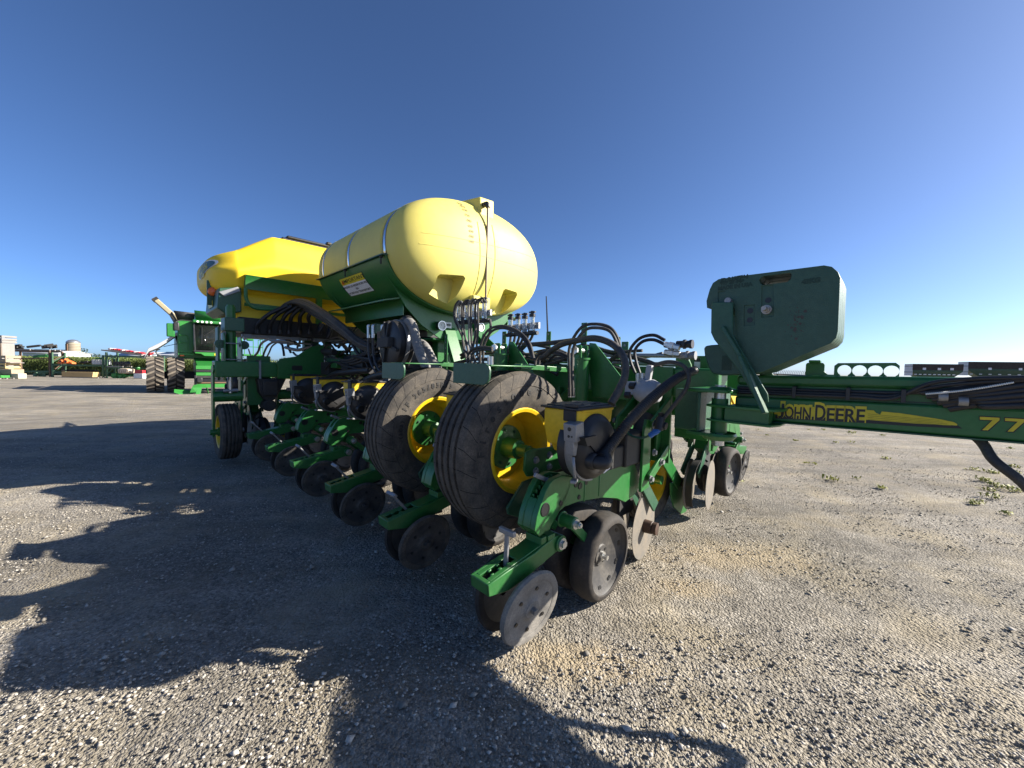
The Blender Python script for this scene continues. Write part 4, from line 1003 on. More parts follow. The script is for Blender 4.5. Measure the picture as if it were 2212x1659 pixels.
# cross plates under the saddle
for u0 in (2.42, 3.82):
    pts = [ell(rad(206 + 128 * j / 20), 1.0, 0.021) for j in range(21)]
    pts += [(2.02, 1.70), (1.86, 1.56), (1.62, 1.42), (1.02, 1.42), (0.80, 1.54), (0.62, 1.70)]
    b = MB(); b.prism(pts, 'u', u0, u0 + 0.015); b.build('saddle_plate', 'green', PT, bevel=0.003)
for s, vv in ((-1, 0.60), (1, 2.04)):
    b = MB(); w_ = 1.80
    b.prism([(0.62, w_), (0.40, w_ - 0.055), (0.40, w_ - 0.067), (0.62, w_ - 0.012)] if s < 0 else [(2.02, w_), (2.24, w_ - 0.055), (2.24, w_ - 0.067), (2.02, w_ - 0.012)], 'u', 2.435, 3.82)
    b.box((2.44, vv, 1.62), (3.82, vv + 0.012, 1.80)); b.build('saddle_stringer', 'green', PT)
b = MB(); b.box((2.6, 1.12, 1.14), (3.7, 1.52, 1.43)); b.box((2.44, 0.95, 1.40), (3.82, 1.70, 1.425)); b.build('saddle_pedestal', 'green', PT, bevel=0.01)
b = MB(); b.bar((2.25, 1.15, 1.14), (2.45, 1.15, 1.55), 0.05, 0.14, (0, 1, 0)); b.bar((1.85, 1.5, 1.14), (2.42, 1.6, 1.45), 0.012, 0.16, (0, 0, 1)); b.build('pedestal_brace', 'green', PT, bevel=0.003)
# warning sticker wrapped round the saddle
su0, su1 = at(738, 590, v=0.40)[0], at(786, 582, v=0.40)[0]
def ss(x, y, off):
    """x 0..1 to the right, y 0..1 downwards along the shell"""
    a = rad(197.5 + 18.5 * y); p = ell(a, 1.0, 0.0205 + off)
    return (su0 + (su1 - su0) * x - 0.02 * y, p[0], p[1])
def patch(name, x0, x1, y0, y1, off, m_, k=10):
    b = MB(); b.add([ss(x, y0 + (y1 - y0) * j / k, off) for j in range(k + 1) for x in (x0, x1)], [(2 * j, 2 * j + 1, 2 * j + 3, 2 * j + 2) for j in range(k)]); return b.build(name, m_, PT, recalc=False)
patch('sticker_border', -0.02, 1.02, -0.02, 1.02, 0.0010, 'decal_black'); patch('warning_sticker', 0.0, 1.0, 0.0, 1.0, 0.0018, 'decal_white'); patch('sticker_header', 0.0, 1.0, 0.0, 0.36, 0.0026, 'decal_yellow', 5)
SW = abs(su1 - su0); SH = 0.36
b = MB()
for txt, cx, cy, sz in (('IMPORTANT', 0.58, 0.19, 0.094), ('GARDER LE RÉSERVOIR VIDE', 0.5, 0.50, 0.050), ('EN', 0.5, 0.68, 0.050), ('POSITION TRANSPORT', 0.5, 0.86, 0.050)):
    add_text(b, txt, lambda x, y: ss(cx + x / SW, cy - y / SH, 0.0034), sz, bold=0.0012)
b.build('sticker_lettering', 'decal_black', PT, recalc=False, flat=True)['kind'] = 'stuff'
b = MB(); b.add([ss(0.03, 0.30, 0.0034), ss(0.155, 0.30, 0.0034), ss(0.0925, 0.06, 0.0034)], [(0, 1, 2)]); b.build('warning_triangle', 'orange', PT, recalc=False)
b = MB(); add_text(b, '!', lambda x, y: ss(0.0925 + x / SW, 0.20 - y / SH, 0.0040), 0.05, bold=0.002); b.build('warning_mark', 'decal_black', PT, recalc=False, flat=True)
# gauges and plate on the saddle plate
for x, y in ((949, 704), (1033, 707)):
    p = at(x, y, u=2.40); b = MB(); b.cyl((2.40, p[1], p[2]), (2.36, p[1], p[2]), 0.047, 24); b.build('pressure_gauge', 'black', PT)
    b = MB(); b.lathe([(2.361, 0.050), (2.345, 0.050), (2.345, 0.042), (2.352, 0.042)], (0, p[1], p[2]), 'u', 24); b.build('gauge_ring', 'zinc', PT)
    b = MB(); b.cyl((2.359, p[1], p[2]), (2.354, p[1], p[2]), 0.042, 24); b.use(1)
    for i in range(9):
        a = rad(-40 + 260 * i / 8); b.bar((2.3525, p[1] + math.cos(a) * 0.028, p[2] + math.sin(a) * 0.028), (2.3525, p[1] + math.cos(a) * 0.037, p[2] + math.sin(a) * 0.037), 0.003, 0.001, (1, 0, 0))
    b.bar((2.352, p[1], p[2]), (2.352, p[1] - 0.018, p[2] + 0.02), 0.003, 0.001, (1, 0, 0)); b.build('gauge_dial', ['white', 'decal_black'], PT)
p = at(968, 704, u=2.41); b = MB(); b.box((2.416, p[1] - 0.05, p[2] - 0.045), (2.418, p[1] + 0.05, p[2] + 0.04)); b.build('data_plate', 'decal_white', PT)
b = MB(); add_text(b, 'Banjo', lambda x, y: (2.4145, p[1] + x, p[2] + 0.015 + y), 0.035, bold=0.002); b.build('plate_lettering', 'decal_black', PT, recalc=False, flat=True)

# ---------------------------------------------------------------- blower fan and ribbed ducts
fc = at(852, 742, v=0.42); FU, FW = fc[0], fc[2]
FR = abs(at(848, 692, u=FU)[2] - at(848, 790, u=FU)[2]) / 2
b = MB(); b.lathe([(0.30, FR * 0.9), (0.31, FR * 1.0), (0.36, FR * 1.02), (0.365, FR * 0.98), (0.40, FR * 0.98), (0.405, FR * 1.03), (0.44, FR * 1.03), (0.45, FR * 0.9)], (FU, 0.06, FW), 'v', 40)
b.lathe([(0.312, FR * 0.97), (0.300, FR * 0.88), (0.292, FR * 0.3), (0.290, 0.0)], (FU, 0.06, FW), 'v', 40)
b.build('blower_fan', 'black', PT)
b = MB(); b.lathe([(0.362, FR * 1.03), (0.362, FR * 1.06), (0.398, FR * 1.06), (0.398, FR * 1.03)], (FU, 0.06, FW), 'v', 40); b.build('fan_band', 'alu', PT)
for a in (100, 75, 200, 290):
    b = MB(); a = rad(a); b.bar((FU + math.cos(a) * 0.05, 0.345, FW + math.sin(a) * 0.05), (FU + math.cos(a) * FR * 0.95, 0.352, FW + math.sin(a) * FR * 0.95), 0.022, 0.03, (0, 1, 0)); b.build('fan_rib', 'black_dull', PT)
b = MB(); b.box((FU - 0.10, 0.30, FW - 0.04), (FU + 0.10, 0.36, FW + 0.05)); b.build('fan_mount', 'black_dull', PT, bevel=0.004)
b = MB(); p = at(868, 698, v=0.50); b.tube([p, at(880, 692, v=0.5), at(884, 695, v=0.5)], 0.046, 16); b.build('fan_outlet', 'black', PT)
b = MB(); b.corr([at(876, 697, v=0.50), at(886, 697, v=0.48), at(894, 712, v=0.46), at(900, 740, v=0.44), at(908, 765, v=0.42), at(920, 790, v=0.40), at(930, 812, v=0.42)], 0.042, 0.036, 16, 0.14); b.build('ribbed_duct', 'hose_grey', PT)
b = MB(); b.corr([at(898, 748, v=0.66), at(908, 742, v=0.62), at(920, 752, v=0.58), at(932, 775, v=0.56), at(946, 800, v=0.54), at(952, 815, v=0.54)], 0.043, 0.036, 16, 0.14); b.build('ribbed_duct', 'hose_grey', PT)

# ---------------------------------------------------------------- rows of clear flow columns
def flow_bank(pts, v, r, h, skip=()):
    """pts: pixel positions of the column tops"""
    P = [at(x, y, v=v) for x, y in pts]
    p0, p1 = P[0], P[-1]
    b = MB(); b.bar((p0[0] + 0.05, v + 0.03, p0[2] - h * 0.62), (p1[0] - 0.05, v + 0.03, p1[2] - h * 0.62), 0.02, 0.05); b.build('column_bracket', 'alu', PT)
    b = MB(); b.cyl((p0[0] + 0.04, v, p0[2] - h - 0.02), (p1[0] - 0.06, v, p1[2] - h - 0.02), r * 0.8, 12); b.build('manifold_pipe', 'black', PT)
    for p in P:
        b = MB(); b.cyl((p[0], v, p[2]), (p[0], v, p[2] - h), r, 14); b.build('flow_column', 'clear', PT)
        b = MB(); b.cyl((p[0], v, p[2] - 0.002), (p[0], v, p[2] + 0.02), r * 1.25, 10); b.cyl((p[0], v, p[2] + 0.02), (p[0], v, p[2] + 0.045), r * 0.7, 8); b.bar((p[0] - r * 1.5, v, p[2] + 0.035), (p[0] + r * 1.5, v, p[2] + 0.035), 0.012, 0.016, (0, 1, 0)); b.build('column_cap', 'black', PT); b = MB(); b.cyl((p[0], v, p[2] - h), (p[0], v, p[2] - h - 0.03), r * 1.2, 10); b.build('column_base', 'black', PT)
flow_bank([(993, 662), (1009, 659), (1026, 657), (1047, 654)], 0.80, 0.021, 0.13)
flow_bank([(1103, 690), (1119, 689), (1134, 688), (1150, 684)], 0.95, 0.020, 0.11)

# ---------------------------------------------------------------- hoses
def hose(pts, v, r=0.011, m_='hose', name='hose', dv=None, k=7, n=8):
    q = []
    for i, p in enumerate(pts):
        vv = v if not dv else v + dv * i / (len(pts) - 1)
        q.append(at(p[0], p[1], v=vv))
    b = MB(); b.tube(q, r, n, k); return b.build(name, m_, PT)
# from the left flow columns down
for i, (x0, y0, x1, ym) in enumerate(((991, 656, 1003, 690), (995, 657, 1010, 690), (1007, 655, 1004, 700), (1011, 654, 1012, 705), (1022, 652, 1018, 700), (1027, 652, 1024, 712), (1036, 652, 1026, 715), (1042, 650, 1034, 712))):
    hose([(x0 + 6, y0 + 2), (x0, y0 - 6), (x0 - 9, y0 + 8), (x0 - 9, ym), (x1 - 4, ym + 40), (x1 + 4, ym + 80)], 0.76 - 0.004 * i, 0.0085, 'hose_grey' if i in (1, 4) else 'hose')
hose([(1058, 690), (1060, 705), (1056, 725), (1046, 745), (1035, 770)], 0.80, 0.011); hose([(1032, 692), (1030, 715), (1024, 740), (1015, 770)], 0.80, 0.011)
for i in range(6):
    hose([(1104 + 10 * i, 712), (1103 + 9 * i, 730), (1100 + 7 * i, 748), (1092 + 5 * i, 765)], 0.97, 0.011)
# big arcs over the wing
for o in (0, 1):
    hose([(1043 - 6 * o, 792), (1046 - 7 * o, 745), (1062 - 7 * o, 716 - 3 * o), (1090 - 3 * o, 709 - 5 * o), (1120 + 2 * o, 722 - 5 * o), (1140 + 4 * o, 746 - 4 * o), (1150 + 3 * o, 775)], 0.55, 0.0092)
    hose([(1010 + 8 * o, 790), (1012 + 8 * o, 766), (1026 + 4 * o, 752 + 6 * o), (1046, 750 + 5 * o), (1064, 752 + 5 * o)], 0.52, 0.010)
    hose([(1238 - 7 * o, 856), (1236 - 6 * o, 790), (1240 - 9 * o, 748), (1263 - 8 * o, 714 - 6 * o), (1290 - 4 * o, 708 - 8 * o), (1318, 716 - 8 * o), (1334 + 2 * o, 745 - 10 * o), (1340, 772)], 0.52 + 0.05 * o, 0.0092)
    hose([(1158 + 7 * o, 800), (1157 + 8 * o, 778), (1168 + 6 * o, 762 + 4 * o), (1190, 757 + 5 * o), (1216, 764 + 5 * o), (1232, 774 + 5 * o)], 0.75, 0.010)
    hose([(1382 - 10 * o, 806), (1374 - 12 * o, 780), (1372 - 11 * o, 756), (1388 - 6 * o, 738 - 7 * o), (1412, 734 - 10 * o), (1436, 744 - 9 * o)], 0.80, 0.0095, 'hose_dark')
    b = MB(); p, q = at(1436, 744 - 9 * o + 26 * o, v=0.80), at(1468, 752 - 9 * o + 22 * o, v=0.80); b.cyl(p, q, 0.017, 6); b.cyl(Vector(p).lerp(Vector(q), 0.3), Vector(p).lerp(Vector(q), 0.6), 0.022, 6); b.build('hose_fitting', 'zinc', PT)
    for (xx, yy, x2, y2) in ((1238 - 7 * o, 838, 1238 - 7 * o, 858), (1236 - 6 * o, 772, 1236 - 6 * o, 790), (1062 - 6 * o, 770, 1060 - 6 * o, 792)):
        b = MB(); b.cyl(at(xx, yy, v=0.53 + 0.05 * o), at(xx, y2, v=0.53 + 0.05 * o), 0.0118, 8); b.build('hose_ferrule', 'zinc', PT)
for x, y in ((1462, 744), (1468, 768)):
    b = MB(); p = at(x, y, v=0.82); b.cyl(p, (p[0] - 0.07, p[1], p[2]), 0.020, 8); b.cyl((p[0] - 0.035, p[1], p[2]), (p[0] - 0.05, p[1], p[2]), 0.026, 6); b.cyl((p[0] - 0.07, p[1], p[2]), (p[0] - 0.085, p[1], p[2]), 0.024, 12); b.build('quick_coupler', 'black' if y == 744 else 'alu', PT)
hose([(1170, 775), (1205, 748), (1240, 737), (1285, 731), (1325, 745), (1348, 775), (1350, 810), (1338, 840), (1320, 872)], 0.62, 0.018, name='seed_hose', dv=-0.40, n=14)
hose([(1130, 745), (1180, 742), (1240, 735)], 0.85, 0.017, name='seed_hose', n=12)
hose([(1405, 792), (1440, 782), (1470, 787), (1487, 806), (1484, 835), (1462, 868), (1440, 895), (1424, 915)], 0.70, 0.0105, name='liquid_hose', dv=-0.15, n=10)
b = MB(); b.corr([at(1300, 990, u=-0.13), at(1312, 974, u=-0.12), at(1330, 948, v=0.22), at(1370, 898, v=0.30), at(1420, 850, v=0.45), at(1462, 818, v=0.62), at(1500, 800, v=0.8)], 0.0245, 0.011, 14, 0.10); b.build('vacuum_hose', 'black', PT)
b = MB(); b.tube([(-0.085, 0.075, 0.752), (-0.125, 0.078, 0.750), (-0.150, 0.10, 0.752), at(1306, 985, u=-0.13)], 0.028, 14); b.build('hose_elbow', 'black', PT)
# shut-off valve with blue fitting and thin green line
b = MB(); p = at(1427, 915, v=0.55); b.cyl((p[0], p[1] - 0.02, p[2] - 0.03), (p[0], p[1], p[2] + 0.03), 0.022, 10); b.cyl((p[0] + 0.03, p[1], p[2]), (p[0] - 0.03, p[1], p[2] - 0.01), 0.019, 10); b.box((p[0] - 0.006, p[1] - 0.02, p[2] + 0.02), (p[0] + 0.006, p[1] + 0.02, p[2] + 0.055)); b.build('shutoff_valve', 'black', PT)
b = MB(); p, q = Vector(at(1424, 926, v=0.53)), Vector(at(1404, 941, v=0.53)); b.cyl(p, q, 0.014, 12); b.cyl(p.lerp(q, 0.2), p.lerp(q, 0.5), 0.017, 12); b.build('blue_fitting', 'blue', PT)
hose([(1404, 941), (1385, 946), (1362, 940), (1350, 925)], 0.53, 0.006, mat('green_line', (0.01, 0.09, 0.06), 0.4), 'liquid_line', n=8)
# grey-white pump body beside the cylinder
M['pump'] = mat('pale_grey_casting', (0.36, 0.37, 0.39), 0.45, dust=0.25)
b = MB(); p = at(1398, 846, v=0.62); b.lathe([(-0.07, 0.02), (-0.065, 0.05), (-0.03, 0.066), (0.02, 0.066), (0.06, 0.045), (0.07, 0.0)], p, 'u', 28); b.bar((p[0], p[1], p[2] + 0.05), (p[0] - 0.01, p[1], p[2] + 0.14), 0.03, 0.03, (1, 0, 0)); b.cyl((p[0] + 0.02, p[1] - 0.03, p[2] + 0.05), (p[0] + 0.02, p[1] + 0.03, p[2] + 0.05), 0.02, 12); b.box((p[0] + 0.055, p[1] - 0.04, p[2] - 0.02), (p[0] + 0.11, p[1] + 0.04, p[2] + 0.05)); b.build('pump_body', 'pump', PT, bevel=0.004)
for x, y in ((1362, 854), (1372, 834)):
    b = MB(); p = at(x, y, v=0.58); b.cyl(p, (p[0] + 0.03, p[1], p[2]), 0.018, 8); b.build('pump_port', 'black', PT)
for x in (1378, 1388):
    b = MB(); b.cyl(at(x, 836, v=0.62), at(x, 806, v=0.62), 0.012, 8); b.build('hose_ferrule', 'zinc', PT)

# wing lift cylinders with gussets
for px_, y0, v in ((1255, 756, 0.72), (1082, 750, 0.72)):
    p = at(px_, y0, v=v)
    b = MB(); b.cyl((p[0], v, p[2] - 0.33), (p[0], v, p[2] - 0.055), 0.055, 28); b.cyl((p[0], v, p[2] - 0.062), (p[0], v, p[2] - 0.05), 0.062, 28); b.build('lift_cylinder', 'green', PT)
    b = MB(); b.box((p[0] - 0.03, v - 0.045, p[2] - 0.06), (p[0] + 0.03, v - 0.025, p[2] + 0.03)); b.box((p[0] - 0.03, v + 0.025, p[2] - 0.06), (p[0] + 0.03, v + 0.045, p[2] + 0.03)); b.build('cylinder_clevis', 'green', PT, bevel=0.01)
    b = MB(); b.cyl((p[0], v - 0.06, p[2] - 0.005), (p[0], v + 0.07, p[2] - 0.005), 0.018, 12); b.cyl((p[0], v - 0.06, p[2] - 0.005), (p[0], v - 0.075, p[2] - 0.005), 0.026, 6); b.build('clevis_pin', 'zinc', PT)
    b = MB(); b.prism([(p[0] - 0.01, p[2] + 0.05), (p[0] - 0.055, p[2] + 0.045), (p[0] - 0.30, p[2] - 0.22), (p[0] - 0.30, p[2] - 0.30), (p[0] - 0.05, p[2] - 0.30), (p[0] - 0.01, p[2] - 0.1)], 'v', v + 0.075, v + 0.087); b.build('gusset_plate', 'green', PT, bevel=0.003)
# pipes and perforated posts along the wing
for w_ in (1.13, 1.185, 1.24):
    b = MB(); b.cyl((1.9, 1.10, w_ + 0.02), (-0.10, 1.10, w_), 0.014, 10); b.build('steel_pipe', 'pipe', PT)
b = MB(); b.cyl((2.6, 1.14, 1.09), (0.0, 1.14, 1.07), 0.02, 10); b.build('steel_pipe', 'pipe', PT)
for px_, y0, y1, v in ((1262, 697, 768, 1.06), (1350, 738, 845, 1.06), (1185, 716, 770, 1.3), (963, 722, 797, 0.9), (1089, 716, 752, 1.1), (1334, 728, 770, 1.5)):
    p, q = at(px_, y0, v=v), at(px_, y1, v=v)
    b = MB(); b.box((p[0] - 0.025, v, q[2] - 0.1), (p[0] + 0.025, v + 0.008, p[2])); b.build('perforated_post', 'green', PT, bevel=0.002)
    for i in range(4):
        w_ = p[2] - 0.025 - i * 0.055; b = MB(); b.cyl((p[0], v - 0.0015, w_), (p[0], v - 0.0025, w_), 0.009, 10); b.build('post_bolt', 'alu', PT)
p = at(1180, 640, v=1.3); q = at(1183, 716, v=1.3)
b = MB(); b.cyl(p, q, 0.005, 6, 0.008); b.build('marker_rod', 'black', PT)
b = MB(); b.box((0.02, 1.21, 1.13), (-0.42, 1.23, 1.245)); b.build('valve_cover', 'green', PT, bevel=0.006)
p = at(1506, 786, v=1.2085); b = MB(); b.box((p[0] - 0.018, 1.2085, p[2] - 0.05), (p[0] + 0.018, 1.2095, p[2] + 0.035)); b.build('white_sticker', 'decal_white', PT)
b = MB(); b.box((p[0] - 0.018, 1.2075, p[2] + 0.013), (p[0] + 0.018, 1.2082, p[2] + 0.035)); b.build('sticker_header', 'decal_black', PT)
# ---------------------------------------------------------------- seed tank on the centre frame (runs across the machine)
def sq(t, p): return math.copysign(abs(t) ** p, t)
secs = [(-0.615, 5.22, 5.72, 2.17, 2.27), (-0.605, 5.12, 5.80, 2.10, 2.33), (-0.575, 4.99, 5.90, 2.04, 2.38), (-0.52, 4.88, 6.0, 1.99, 2.42), (-0.44, 4.79, 6.06, 1.96, 2.455), (-0.37, 4.735, 6.09, 1.94, 2.485), (-0.345, 4.722, 6.1, 1.936, 2.495), (-0.335, 4.718, 6.1, 1.935, 2.50), (-0.32, 4.717, 6.1, 1.932, 2.51), (-0.30, 4.717, 6.1, 1.93, 2.52),
        (-0.16, 4.715, 6.1, 1.93, 2.62), (-0.02, 4.715, 6.1, 1.93, 2.715), (0.05, 4.715, 6.1, 1.93, 2.758), (0.075, 4.715, 6.1, 1.93, 2.770), (0.11, 4.715, 6.1, 1.93, 2.775), (0.4, 4.715, 6.1, 1.93, 2.78)]
secs += [(1.35, 4.715, 6.1, 1.93, 2.78)] + [(2.7 - q[0],) + q[1:] for q in secs[::-1]]
b = MB(); V = []; F = []
for v, uf, ub, wb_, wt_ in secs:
    k = min(1.0, (wt_ - wb_) / 0.6); d = (wt_ - wb_); wc_ = wb_ + min(0.40, d * 0.5)
    P = [(uf + 0.16 * k, wb_), (uf + 0.10 * k, wb_ + 0.01 * k), (uf + 0.03 * k, wb_ + 0.10 * k), (uf - 0.035 * k, wc_ - 0.05 * k), (uf - 0.045 * k, wc_), (uf - 0.030 * k, wc_ + 0.05 * k), (uf + 0.05 * k, wt_ - 0.20 * k), (uf + 0.09 * k, wt_ - 0.07 * k), (uf + 0.15 * k, wt_ - 0.012 * k), (uf + 0.25 * k, wt_),
         ((uf + ub) / 2, wt_ + 0.01 * k), (ub - 0.25 * k, wt_), (ub - 0.1 * k, wt_ - 0.02 * k), (ub - 0.03 * k, wt_ - 0.10 * k), (ub, wc_), (ub - 0.03 * k, wb_ + 0.1 * k), (ub - 0.12 * k, wb_)]
    V += [(p[0], v, p[1]) for p in P]
q = len(P)
for i in range(len(secs) - 1): F += [(i * q + j, i * q + (j + 1) % q, (i + 1) * q + (j + 1) % q, (i + 1) * q + j) for j in range(q)]
F += [list(range(q)), [(len(secs) - 1) * q + j for j in range(q)]]
b.add(V, F); so = b.build('seed_tank', 'poly_deep', PT, ang=80)
sm_ = so.modifiers.new('s', 'SUBSURF'); sm_.levels = 2; sm_.render_levels = 2
bpy.context.view_layer.update(); dg = bpy.context.evaluated_depsgraph_get()
nm = bpy.data.meshes.new_from_object(so.evaluated_get(dg)); so.modifiers.clear(); so.data = nm
from mathutils.bvhtree import BVHTree
SBV = BVHTree.FromPolygons([p.co.copy() for p in nm.vertices], [list(p.vertices) for p in nm.polygons])
def on_end(u, w, off):
    h = SBV.ray_cast(Vector((-u, -3, w)), Vector((0, 1, 0)))
    return (u, (h[0].y if h[0] else -0.55) - off, w)
# lower hopper and fan manifold under the tank
b = MB(); b.prism([(4.80, 1.98), (5.95, 1.98), (5.75, 1.62), (4.74, 1.62)], 'v', -0.36, 3.0); bb = b
o = b.build('tank_bottom', 'poly_deep', PT, bevel=0.05, seg=3)
b = MB(); b.box((4.66, -0.34, 1.46), (5.7, 3.0, 1.66)); b.build('meter_manifold', 'black_dull', PT, bevel=0.01)
b = MB(); b.box((4.70, -0.30, 1.425), (4.74, 3.0, 1.455)); 
for i in range(12): b.box((4.69, -0.28 + i * 0.27, 1.41), (4.75, -0.20 + i * 0.27, 1.46))
b.build('manifold_rail', 'alu', PT)
# green support rail with lit top flange, hand hoop, end box
b = MB(); b.prism([(4.62, 2.17), (4.74, 2.19), (4.74, 2.03), (4.72, 2.02), (4.66, 2.0), (4.66, 2.10)], 'v', -0.27, 3.0); b.build('tank_rail', 'green', PT, bevel=0.004)
b = MB(); b.box((4.68, -0.27, 1.80), (4.72, 3.0, 1.84)); b.box((4.66, 0.55, 1.62), (4.71, 0.62, 2.03)); b.build('tank_crossbar', 'green', PT)
hp2 = lambda x, y: at(x, y, u=4.60)
b = MB(); b.tube([hp2(531, 622), hp2(532, 645), hp2(541, 660), hp2(560, 667), hp2(600, 668), hp2(650, 664)], 0.020, 10); b.build('hand_hoop', 'green', PT)
b = MB(); b.prism([(-0.52, 1.98), (-0.30, 2.02), (-0.30, 1.72), (-0.46, 1.68), (-0.54, 1.74)], 'u', 4.70, 5.6); b.build('end_box', 'green_dull', PT, bevel=0.012)
b = MB(); b.prism([(-0.53, 1.93), (-0.34, 2.02), (-0.31, 1.97), (-0.47, 1.88)], 'u', 4.68, 5.2); b.build('end_sheet', 'alu', PT, bevel=0.006)
b = MB(); b.box((5.0, -0.545, 1.78), (5.3, -0.5425, 1.86)); b.build('end_sticker', 'decal_yellow', PT)
# leaf shaped sticker on the end cap, laid on the curved surface
def leaf(sc, off, name, m_):
    cu, cw = 5.22, 2.235; N = 28; K = 5; V = [on_end(cu, cw, off)]; F = []
    for k in range(1, K + 1):
        for i in range(N):
            a = 6.2832 * i / N; x, y = math.cos(a), math.sin(a)
            r = (1 + 0.45 * max(0, x * 0.85 + y * 0.5) ** 3) * sc * k / K
            V.append(on_end(cu - x * 0.27 * r, cw + (y * 0.085 + x * 0.045) * r, off))
    for i in range(N): F.append((0, 1 + i, 1 + (i + 1) % N))
    for k in range(K - 1):
        for i in range(N): a = 1 + k * N; F.append((a + i, a + N + i, a + N + (i + 1) % N, a + (i + 1) % N))
    b = MB(); b.add(V, F); b.build(name, m_, PT, recalc=False)
leaf(0.90, 0.004, 'sticker_border', 'decal_white'); leaf(0.81, 0.007, 'leaf_sticker', 'decal_blue')
b = MB()
for txt, y, s_ in (('CENTRAL', 0.03, 0.075), ('COMMODITY', -0.025, 0.06), ('SYSTEM', -0.075, 0.06)): add_text(b, txt, lambda X, Y: on_end(5.20 - X, 2.235 + y + Y + X * 0.16, 0.010), s_, bold=0.002)
b.build('sticker_lettering', 'decal_yellow', PT, recalc=False, flat=True)['kind'] = 'stuff'
# black lids on top
for v0, v1 in ((0.22, 0.95), (1.75, 2.5)):
    b = MB(); b.box((5.0, v0, 2.77), (5.8, v1, 2.825)); b.box((4.98, v0 + 0.06, 2.82), (5.75, v1 - 0.08, 2.855)); b.box((4.96, v1 - 0.16, 2.85), (5.04, v1 - 0.09, 2.89)); b.build('tank_lid', 'black', PT, bevel=0.012)
# marker lamp on a panel at the far end
p = at(460, 636, u=5.0)
b = MB(); b.prism([(p[1] - 0.055, p[2] + 0.17), (p[1] + 0.0, p[2] + 0.15), (p[1] + 0.045, p[2] + 0.03), (p[1] + 0.045, p[2] - 0.06), (p[1] - 0.0, p[2] - 0.13), (p[1] - 0.055, p[2] - 0.13)], 'u', 5.02, 5.05); b.build('lamp_panel', 'green_dull', PT, bevel=0.004)
b = MB(); b.lathe([(5.02, 0.052), (4.985, 0.050), (4.975, 0.03), (4.973, 0.0)], (0, p[1] - 0.0, p[2] + 0.035), 'u', 24); b.build('marker_lamp', 'orange', PT)
b = MB(); b.lathe([(5.02, 0.05), (4.96, 0.045), (4.955, 0.0)], (0, p[1] + 0.055, p[2] - 0.01), 'u', 20); b.build('work_lamp', 'black', PT)
b = MB(); b.tube([at(477, 650, u=4.9), at(478, 664, u=4.9), at(488, 676, u=4.8), at(500, 680, u=4.7)], 0.008, 6); b.build('lamp_cable', 'hose_dark', PT)

# ---------------------------------------------------------------- centre frame and transport wheel legs
b = MB(); b.box((4.30, -0.62, 0.94), (4.52, 3.32, 1.12)); b.build('centre_toolbar', 'green', PT, bevel=0.012)
b = MB(); q = [at(x, y, u=4.25) for x, y in ((596, 785), (600, 790), (600, 818), (700, 818), (700, 745), (672, 749), (640, 770), (606, 775))]
b.prism([(p[1], p[2]) for p in q], 'u', 4.25, 4.27); b.build('frame_side_plate', 'green', PT, bevel=0.004)
b = MB(); p = at(642, 795, u=4.249); b.prism([(p[1] - 0.06, p[2] - 0.02), (p[1] - 0.05, p[2] - 0.03), (p[1] + 0.05, p[2] - 0.03), (p[1] + 0.06, p[2] - 0.02), (p[1] + 0.06, p[2] + 0.02), (p[1] + 0.05, p[2] + 0.03), (p[1] - 0.05, p[2] + 0.03), (p[1] - 0.06, p[2] + 0.02)], 'u', 4.2485, 4.249); b.build('frame_slot', 'decal_black', PT)
b = MB(); b.cyl((3.4, 0.78, 1.12), (4.2, 0.78, 1.16), 0.06, 20); b.cyl((3.36, 0.78, 1.12), (3.42, 0.78, 1.12), 0.07, 16); b.build('fold_cylinder', 'green', PT)
b = MB(); b.box((2.4, 1.1, 0.86), (5.6, 1.6, 1.10)); b.build('centre_beam', 'green', PT, bevel=0.01)
for dv in (0.0, 0.635):
    # leg: cross tube, two arms, axle yoke, lift rod
    c = -0.495 + dv
    for s in (-1, 1):
        b = MB(); x = c + s * 0.128
        b.prism([(4.36, 1.06), (4.48, 1.06), (4.50, 0.72), (4.46, 0.26), (4.40, 0.26), (4.36, 0.70)], 'v', x - 0.01, x + 0.01); b.build('wheel_leg', 'green', PT, bevel=0.004)
        b = MB(); b.cyl((4.42, x + s * 0.012, 0.315), (4.42, x + s * 0.03, 0.315), 0.028, 8); b.build('axle_nut', 'alu', PT)
    b = MB(); b.cyl((4.40, c - 0.14, 0.72), (4.40, c + 0.14, 0.72), 0.062, 20); b.build('cross_tube', 'green', PT)
    b = MB(); b.cyl((4.36, c - 0.14, 1.03), (4.36, c + 0.14, 1.03), 0.045, 16); b.build('cross_tube', 'green', PT)
    b = MB(); b.cyl((4.34, c + 0.02, 0.76), (4.34, c + 0.02, 1.02), 0.020, 12); b.build('lift_rod', 'zinc', PT)
    b = MB(); b.cyl((4.34, c - 0.045, 0.785), (4.34, c + 0.09, 0.79), 0.022, 10); b.build('rod_end', 'alu', PT)
